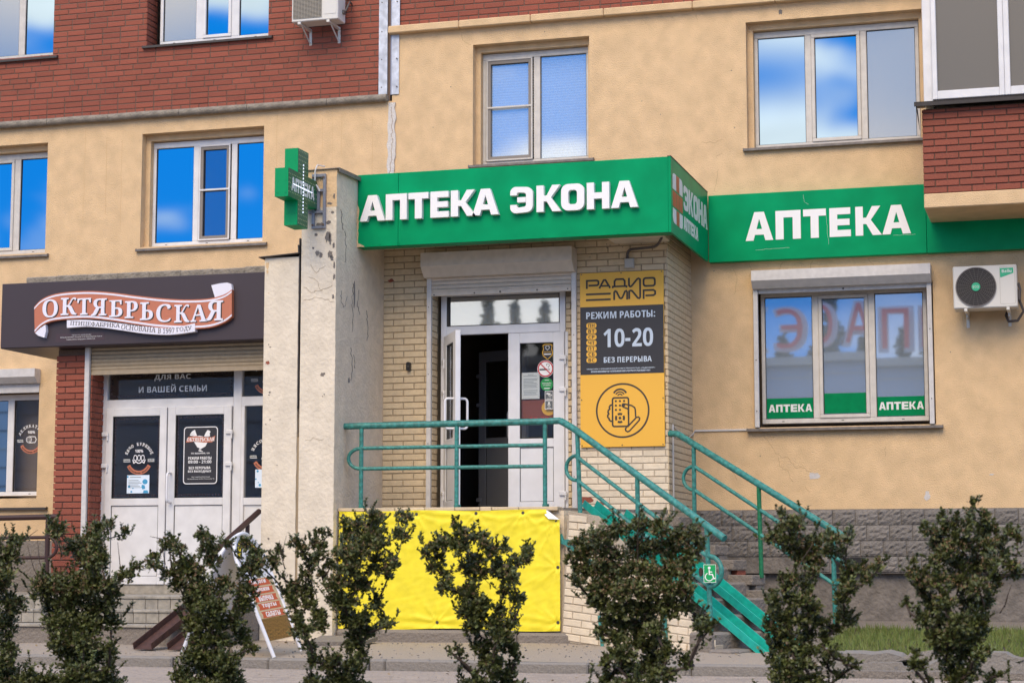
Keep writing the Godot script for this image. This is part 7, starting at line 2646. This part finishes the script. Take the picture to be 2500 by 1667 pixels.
func bush_specs() -> Array:
	return [
		{"x": -0.94, "z": 10.0, "c": [[-0.96, 1.19, 0.085, 0.044], [-0.98, 1.05, 0.089, 0.088], [-0.95, 0.91, 0.109, 0.079], [-0.95, 0.72, 0.109, 0.087], [-1.03, 0.57, 0.089, 0.105], [-0.98, 0.31, 0.069, 0.104], [-1.02, 0.40, 0.079, 0.069], [-1.04, 0.88, 0.099, 0.131], [-1.11, 1.10, 0.090, 0.106], [-1.06, 0.23, 0.119, 0.104], [-1.07, 0.16, 0.140, 0.090], [-0.94, 0.12, 0.140, 0.090], [-0.81, 0.16, 0.140, 0.090]], "bare": []},
		{"x": -0.39, "z": 10.0, "c": [[-0.51, 1.25, 0.078, 0.079], [-0.33, 1.24, 0.058, 0.070], [-0.17, 1.28, 0.039, 0.052], [-0.12, 1.23, 0.029, 0.052], [-0.51, 1.12, 0.098, 0.087], [-0.36, 1.14, 0.087, 0.078], [-0.41, 1.03, 0.117, 0.087], [-0.26, 1.05, 0.106, 0.095], [-0.16, 1.05, 0.048, 0.069], [-0.22, 1.17, 0.039, 0.043], [0.01, 0.98, 0.043, 0.043], [-0.05, 0.92, 0.067, 0.043], [-0.10, 0.87, 0.067, 0.043], [-0.69, 0.84, 0.088, 0.113], [-0.56, 0.87, 0.088, 0.095], [-0.43, 0.85, 0.136, 0.113], [-0.25, 0.87, 0.106, 0.086], [-0.48, 0.73, 0.155, 0.104], [-0.29, 0.71, 0.125, 0.086], [-0.15, 0.78, 0.067, 0.069], [-0.70, 0.70, 0.078, 0.078], [-0.54, 0.60, 0.136, 0.078], [-0.36, 0.58, 0.154, 0.086], [-0.22, 0.60, 0.096, 0.069], [-0.47, 0.48, 0.145, 0.077], [-0.30, 0.47, 0.125, 0.077], [-0.55, 0.39, 0.107, 0.069], [-0.38, 0.36, 0.145, 0.077], [-0.22, 0.38, 0.086, 0.060], [-0.47, 0.27, 0.145, 0.077], [-0.29, 0.25, 0.134, 0.077], [-0.16, 0.27, 0.048, 0.051], [-0.66, 0.42, 0.039, 0.034], [-0.09, 0.44, 0.029, 0.017], [-0.59, 0.18, 0.117, 0.051], [-0.38, 0.18, 0.192, 0.051], [-0.52, 0.16, 0.140, 0.090], [-0.39, 0.12, 0.140, 0.090], [-0.26, 0.16, 0.140, 0.090]], "bare": [[-0.69, 0.84, -0.80, 1.15], [-0.66, 0.87, -0.72, 1.19], [-0.55, 1.08, -0.56, 1.31], [-0.08, 0.98, -0.08, 1.17], [-0.85, 1.19, -0.72, 1.26]]},
		{"x": 0.59, "z": 10.0, "c": [[0.57, 1.21, 0.047, 0.043], [0.67, 1.18, 0.047, 0.026], [0.31, 1.16, 0.071, 0.030], [0.28, 1.15, 0.047, 0.034], [0.43, 1.12, 0.056, 0.034], [0.54, 1.11, 0.084, 0.060], [0.60, 1.04, 0.075, 0.051], [0.17, 1.06, 0.047, 0.026], [0.24, 1.00, 0.066, 0.034], [0.32, 0.94, 0.085, 0.051], [0.45, 1.01, 0.094, 0.068], [0.52, 0.94, 0.093, 0.076], [0.36, 0.86, 0.066, 0.060], [0.47, 0.84, 0.103, 0.076], [0.60, 0.82, 0.112, 0.076], [0.74, 0.87, 0.083, 0.068], [0.84, 0.82, 0.074, 0.067], [0.79, 1.15, 0.028, 0.042], [0.89, 1.15, 0.046, 0.042], [0.91, 1.06, 0.074, 0.068], [0.87, 0.96, 0.083, 0.068], [0.42, 0.74, 0.094, 0.068], [0.56, 0.71, 0.121, 0.076], [0.70, 0.71, 0.120, 0.076], [0.83, 0.73, 0.083, 0.067], [0.51, 0.60, 0.112, 0.068], [0.66, 0.60, 0.130, 0.067], [0.80, 0.62, 0.083, 0.059], [0.55, 0.49, 0.111, 0.067], [0.69, 0.48, 0.120, 0.067], [0.82, 0.51, 0.074, 0.059], [0.91, 0.43, 0.055, 0.029], [0.54, 0.38, 0.121, 0.067], [0.68, 0.36, 0.129, 0.067], [0.82, 0.36, 0.092, 0.059], [0.40, 0.25, 0.075, 0.050], [0.54, 0.27, 0.121, 0.067], [0.70, 0.25, 0.129, 0.067], [0.83, 0.27, 0.073, 0.058], [0.61, 0.18, 0.212, 0.050], [0.46, 0.16, 0.140, 0.090], [0.59, 0.12, 0.140, 0.090], [0.72, 0.16, 0.140, 0.090]], "bare": [[0.27, 1.01, 0.25, 1.20], [0.25, 1.19, 0.17, 1.21]]},
		{"x": 1.51, "z": 10.0, "c": [[1.42, 1.22, 0.041, 0.025], [1.47, 1.22, 0.023, 0.017], [1.24, 1.16, 0.045, 0.034], [1.29, 1.10, 0.050, 0.050], [1.40, 1.14, 0.063, 0.042], [1.48, 1.08, 0.054, 0.029], [1.45, 1.03, 0.036, 0.021], [1.07, 1.09, 0.037, 0.034], [1.10, 1.02, 0.073, 0.042], [1.01, 1.03, 0.046, 0.025], [1.32, 1.02, 0.041, 0.059], [1.31, 0.93, 0.045, 0.050], [1.21, 0.86, 0.054, 0.059], [1.29, 0.82, 0.072, 0.050], [1.16, 0.80, 0.045, 0.038], [1.23, 0.73, 0.054, 0.058], [1.33, 0.74, 0.054, 0.042], [1.44, 0.66, 0.072, 0.058], [1.29, 0.63, 0.054, 0.042], [1.39, 0.56, 0.090, 0.050], [1.49, 0.59, 0.054, 0.041], [1.34, 0.44, 0.054, 0.033], [1.41, 0.35, 0.045, 0.033], [1.86, 1.33, 0.080, 0.042], [1.68, 1.28, 0.107, 0.042], [1.80, 1.26, 0.089, 0.050], [2.03, 1.32, 0.053, 0.033], [2.07, 1.34, 0.026, 0.017], [2.07, 1.22, 0.040, 0.025], [2.00, 1.20, 0.062, 0.033], [1.56, 1.29, 0.027, 0.025], [1.60, 1.20, 0.072, 0.058], [1.72, 1.18, 0.107, 0.067], [1.85, 1.18, 0.089, 0.058], [1.93, 1.14, 0.062, 0.050], [1.66, 1.09, 0.098, 0.067], [1.78, 1.08, 0.089, 0.066], [1.86, 1.04, 0.053, 0.033], [1.85, 0.98, 0.071, 0.041], [2.00, 1.01, 0.066, 0.037], [1.96, 0.97, 0.044, 0.025], [1.90, 0.94, 0.035, 0.025], [1.53, 1.00, 0.045, 0.033], [1.48, 0.93, 0.040, 0.029], [1.62, 0.98, 0.089, 0.066], [1.74, 0.98, 0.080, 0.066], [1.62, 0.87, 0.098, 0.066], [1.75, 0.86, 0.089, 0.066], [1.57, 0.76, 0.063, 0.050], [1.67, 0.75, 0.107, 0.066], [1.80, 0.74, 0.053, 0.049], [1.85, 0.68, 0.044, 0.021], [1.65, 0.64, 0.089, 0.066], [1.76, 0.63, 0.080, 0.058], [1.89, 0.62, 0.053, 0.029], [1.97, 0.60, 0.039, 0.020], [1.68, 0.54, 0.098, 0.058], [1.78, 0.55, 0.053, 0.041], [1.67, 0.45, 0.080, 0.058], [1.60, 0.38, 0.053, 0.041], [1.71, 0.38, 0.053, 0.041], [1.74, 0.36, 0.031, 0.029], [1.53, 0.32, 0.089, 0.058], [1.67, 0.31, 0.071, 0.057], [1.59, 0.23, 0.124, 0.049], [1.38, 0.16, 0.140, 0.090], [1.51, 0.12, 0.140, 0.090], [1.64, 0.16, 0.140, 0.090]], "bare": [[1.18, 0.99, 1.16, 1.18], [1.17, 1.04, 1.21, 1.21], [1.43, 0.74, 1.39, 0.97], [1.12, 1.04, 1.13, 1.15], [1.53, 0.45, 1.51, 0.48]]},
		{"x": 2.64, "z": 10.0, "c": [[2.47, 1.25, 0.052, 0.033], [2.52, 1.21, 0.060, 0.037], [2.58, 1.19, 0.069, 0.037], [2.65, 1.19, 0.034, 0.024], [2.31, 1.17, 0.061, 0.037], [2.40, 1.15, 0.078, 0.049], [2.27, 1.12, 0.070, 0.037], [2.21, 1.08, 0.035, 0.021], [2.29, 1.04, 0.052, 0.045], [2.27, 0.98, 0.048, 0.033], [2.34, 0.94, 0.048, 0.033], [2.34, 0.85, 0.039, 0.033], [2.41, 0.88, 0.043, 0.033], [2.41, 0.82, 0.052, 0.033], [2.49, 1.12, 0.078, 0.057], [2.52, 1.04, 0.069, 0.057], [2.48, 0.98, 0.052, 0.041], [2.53, 0.95, 0.060, 0.057], [2.52, 0.86, 0.052, 0.049], [2.67, 1.14, 0.051, 0.041], [2.72, 1.08, 0.055, 0.057], [2.72, 0.99, 0.047, 0.049], [2.67, 0.95, 0.043, 0.032], [2.61, 0.95, 0.043, 0.033], [2.79, 1.12, 0.047, 0.032], [2.90, 1.10, 0.051, 0.040], [2.92, 1.04, 0.034, 0.024], [2.84, 1.04, 0.059, 0.041], [2.82, 0.97, 0.051, 0.045], [2.87, 0.91, 0.047, 0.057], [2.76, 0.90, 0.051, 0.032], [2.76, 0.83, 0.051, 0.036], [2.86, 0.78, 0.051, 0.040], [2.90, 0.77, 0.025, 0.032], [2.49, 0.78, 0.069, 0.049], [2.56, 0.79, 0.051, 0.041], [2.58, 0.73, 0.085, 0.057], [2.68, 0.75, 0.068, 0.049], [2.73, 0.70, 0.051, 0.040], [2.50, 0.69, 0.077, 0.049], [2.62, 0.65, 0.094, 0.057], [2.73, 0.62, 0.059, 0.040], [2.83, 0.62, 0.051, 0.040], [2.56, 0.59, 0.068, 0.049], [2.67, 0.56, 0.094, 0.056], [2.79, 0.54, 0.076, 0.048], [2.44, 0.44, 0.043, 0.018], [2.41, 0.43, 0.022, 0.018], [2.54, 0.46, 0.060, 0.032], [2.63, 0.46, 0.085, 0.048], [2.74, 0.46, 0.076, 0.048], [2.82, 0.41, 0.042, 0.036], [2.62, 0.37, 0.068, 0.048], [2.71, 0.36, 0.068, 0.048], [2.71, 0.28, 0.076, 0.048], [2.77, 0.27, 0.042, 0.040], [2.55, 0.26, 0.021, 0.028], [2.65, 0.24, 0.051, 0.040], [2.51, 0.16, 0.140, 0.090], [2.64, 0.12, 0.140, 0.090], [2.77, 0.16, 0.140, 0.090]], "bare": [[2.67, 0.85, 2.65, 0.91], [2.67, 0.85, 2.69, 0.90], [2.79, 0.64, 2.82, 0.82], [2.60, 0.46, 2.72, 0.53]]},
		{"x": 3.60, "z": 10.0, "c": [[3.23, 1.15, 0.046, 0.040], [3.22, 1.04, 0.038, 0.032], [3.25, 0.97, 0.050, 0.040], [3.29, 1.07, 0.075, 0.064], [3.35, 1.14, 0.075, 0.056], [3.48, 1.19, 0.091, 0.056], [3.59, 1.23, 0.082, 0.056], [3.67, 1.27, 0.049, 0.040], [3.72, 1.26, 0.090, 0.048], [3.85, 1.24, 0.073, 0.056], [3.94, 1.18, 0.089, 0.063], [4.04, 1.21, 0.048, 0.047], [4.06, 1.14, 0.036, 0.047], [4.01, 1.07, 0.081, 0.063], [3.86, 1.11, 0.113, 0.079], [3.67, 1.11, 0.123, 0.088], [3.48, 1.07, 0.115, 0.080], [3.35, 0.96, 0.091, 0.064], [3.30, 0.90, 0.050, 0.032], [3.50, 0.95, 0.132, 0.080], [3.70, 0.96, 0.139, 0.087], [3.89, 0.97, 0.113, 0.087], [4.01, 0.95, 0.064, 0.063], [4.00, 0.86, 0.072, 0.055], [4.02, 0.81, 0.048, 0.039], [3.86, 0.84, 0.121, 0.079], [3.66, 0.84, 0.147, 0.079], [3.46, 0.84, 0.115, 0.080], [3.34, 0.78, 0.050, 0.032], [3.42, 0.75, 0.091, 0.056], [3.57, 0.72, 0.123, 0.071], [3.74, 0.72, 0.122, 0.079], [3.90, 0.73, 0.105, 0.071], [4.00, 0.73, 0.056, 0.039], [4.07, 0.65, 0.064, 0.039], [4.13, 0.60, 0.064, 0.035], [4.19, 0.61, 0.024, 0.047], [3.47, 0.64, 0.082, 0.056], [3.58, 0.61, 0.106, 0.063], [3.70, 0.61, 0.114, 0.063], [3.82, 0.59, 0.073, 0.055], [3.45, 0.57, 0.058, 0.040], [3.55, 0.53, 0.098, 0.055], [3.69, 0.50, 0.106, 0.063], [3.82, 0.48, 0.081, 0.047], [3.61, 0.43, 0.106, 0.063], [3.76, 0.40, 0.121, 0.055], [3.90, 0.44, 0.072, 0.039], [3.99, 0.39, 0.064, 0.035], [4.04, 0.36, 0.024, 0.019], [3.48, 0.38, 0.049, 0.039], [3.56, 0.34, 0.082, 0.047], [3.72, 0.32, 0.130, 0.055], [3.86, 0.31, 0.113, 0.055], [3.47, 0.26, 0.082, 0.028], [3.68, 0.24, 0.162, 0.039], [3.47, 0.16, 0.140, 0.090], [3.60, 0.12, 0.140, 0.090], [3.73, 0.16, 0.140, 0.090]], "bare": [[3.68, 0.98, 3.71, 1.41], [3.70, 1.25, 3.68, 1.34]]},
		{"x": 4.70, "z": 10.0, "c": [[4.62, 1.33, 0.025, 0.035], [4.72, 1.27, 0.086, 0.047], [4.63, 1.24, 0.055, 0.031], [4.55, 1.17, 0.039, 0.023], [4.59, 1.19, 0.063, 0.039], [4.69, 1.17, 0.102, 0.047], [4.83, 1.16, 0.101, 0.047], [4.97, 1.17, 0.085, 0.039], [5.05, 1.20, 0.027, 0.039], [5.06, 1.15, 0.023, 0.031], [4.69, 1.10, 0.086, 0.047], [4.81, 1.09, 0.085, 0.047], [4.94, 1.09, 0.070, 0.043], [5.00, 1.09, 0.031, 0.031], [4.75, 1.03, 0.078, 0.039], [4.84, 1.02, 0.054, 0.039], [4.84, 0.96, 0.039, 0.039], [4.64, 0.92, 0.020, 0.031], [4.71, 0.90, 0.062, 0.047], [4.78, 0.87, 0.047, 0.039], [4.67, 0.85, 0.039, 0.039], [4.55, 0.83, 0.016, 0.016], [4.60, 0.78, 0.047, 0.047], [4.69, 0.79, 0.070, 0.054], [4.78, 0.78, 0.062, 0.046], [5.04, 0.98, 0.031, 0.039], [5.10, 0.97, 0.069, 0.042], [5.20, 0.98, 0.061, 0.031], [5.27, 1.02, 0.038, 0.023], [5.18, 0.92, 0.046, 0.031], [5.03, 0.89, 0.038, 0.046], [5.09, 0.86, 0.046, 0.038], [5.02, 0.80, 0.046, 0.046], [4.84, 0.73, 0.070, 0.046], [4.58, 0.70, 0.055, 0.054], [4.66, 0.67, 0.078, 0.054], [4.77, 0.65, 0.062, 0.046], [4.87, 0.64, 0.070, 0.038], [5.00, 0.69, 0.054, 0.046], [5.04, 0.64, 0.054, 0.038], [4.94, 0.60, 0.069, 0.035], [4.55, 0.60, 0.055, 0.054], [4.65, 0.57, 0.086, 0.054], [4.77, 0.55, 0.085, 0.046], [4.89, 0.54, 0.046, 0.038], [4.58, 0.49, 0.078, 0.054], [4.71, 0.47, 0.093, 0.054], [4.83, 0.46, 0.062, 0.046], [4.94, 0.45, 0.038, 0.031], [4.61, 0.39, 0.093, 0.054], [4.75, 0.38, 0.101, 0.054], [4.89, 0.38, 0.046, 0.038], [5.03, 0.40, 0.038, 0.023], [5.08, 0.37, 0.031, 0.015], [4.65, 0.31, 0.116, 0.054], [4.81, 0.29, 0.093, 0.046], [4.97, 0.30, 0.023, 0.023], [4.72, 0.25, 0.170, 0.031], [4.57, 0.16, 0.140, 0.090], [4.70, 0.12, 0.140, 0.090], [4.83, 0.16, 0.140, 0.090]], "bare": [[4.71, 1.01, 4.63, 0.74], [4.78, 1.04, 4.70, 0.78], [4.83, 1.14, 4.73, 0.99], [4.85, 1.02, 4.86, 0.96]]},
		{"x": 5.74, "z": 10.0, "c": [[5.84, 1.38, 0.021, 0.046], [5.82, 1.31, 0.022, 0.046], [5.65, 1.30, 0.024, 0.034], [5.90, 1.30, 0.037, 0.053], [5.55, 1.23, 0.034, 0.031], [5.59, 1.20, 0.053, 0.038], [5.66, 1.22, 0.045, 0.053], [5.73, 1.25, 0.037, 0.061], [5.81, 1.24, 0.041, 0.068], [5.89, 1.21, 0.044, 0.053], [5.95, 1.22, 0.044, 0.045], [6.05, 1.20, 0.051, 0.034], [6.10, 1.17, 0.026, 0.030], [5.61, 1.12, 0.060, 0.053], [5.70, 1.12, 0.067, 0.061], [5.80, 1.13, 0.074, 0.061], [5.91, 1.12, 0.067, 0.061], [5.99, 1.14, 0.044, 0.045], [5.45, 1.01, 0.034, 0.031], [5.44, 0.95, 0.038, 0.038], [5.50, 0.92, 0.053, 0.053], [5.61, 1.02, 0.067, 0.061], [5.72, 1.01, 0.082, 0.068], [5.84, 1.00, 0.089, 0.068], [5.94, 1.01, 0.059, 0.060], [6.01, 1.04, 0.037, 0.045], [6.07, 1.00, 0.044, 0.038], [6.09, 0.95, 0.029, 0.030], [5.41, 0.76, 0.038, 0.023], [5.51, 0.83, 0.053, 0.053], [5.62, 0.90, 0.075, 0.061], [5.74, 0.89, 0.089, 0.068], [5.86, 0.87, 0.089, 0.068], [5.95, 0.90, 0.044, 0.053], [5.55, 0.76, 0.067, 0.061], [5.66, 0.77, 0.082, 0.061], [5.78, 0.76, 0.089, 0.060], [5.88, 0.76, 0.066, 0.060], [5.52, 0.66, 0.060, 0.053], [5.62, 0.65, 0.082, 0.060], [5.74, 0.65, 0.089, 0.060], [5.85, 0.65, 0.066, 0.053], [5.59, 0.55, 0.067, 0.053], [5.70, 0.55, 0.089, 0.060], [5.81, 0.55, 0.067, 0.053], [5.88, 0.58, 0.029, 0.038], [5.65, 0.46, 0.082, 0.060], [5.76, 0.45, 0.081, 0.053], [5.85, 0.45, 0.044, 0.037], [5.90, 0.47, 0.029, 0.022], [5.69, 0.36, 0.089, 0.053], [5.80, 0.35, 0.066, 0.045], [5.46, 0.44, 0.034, 0.038], [5.45, 0.38, 0.038, 0.030], [5.51, 0.39, 0.037, 0.030], [5.91, 0.30, 0.026, 0.030], [5.97, 0.33, 0.033, 0.015], [5.72, 0.29, 0.096, 0.037], [5.61, 0.16, 0.140, 0.090], [5.74, 0.12, 0.140, 0.090], [5.87, 0.16, 0.140, 0.090]], "bare": [[6.01, 0.75, 6.06, 0.89], [5.98, 0.71, 6.04, 0.84]]},
	]
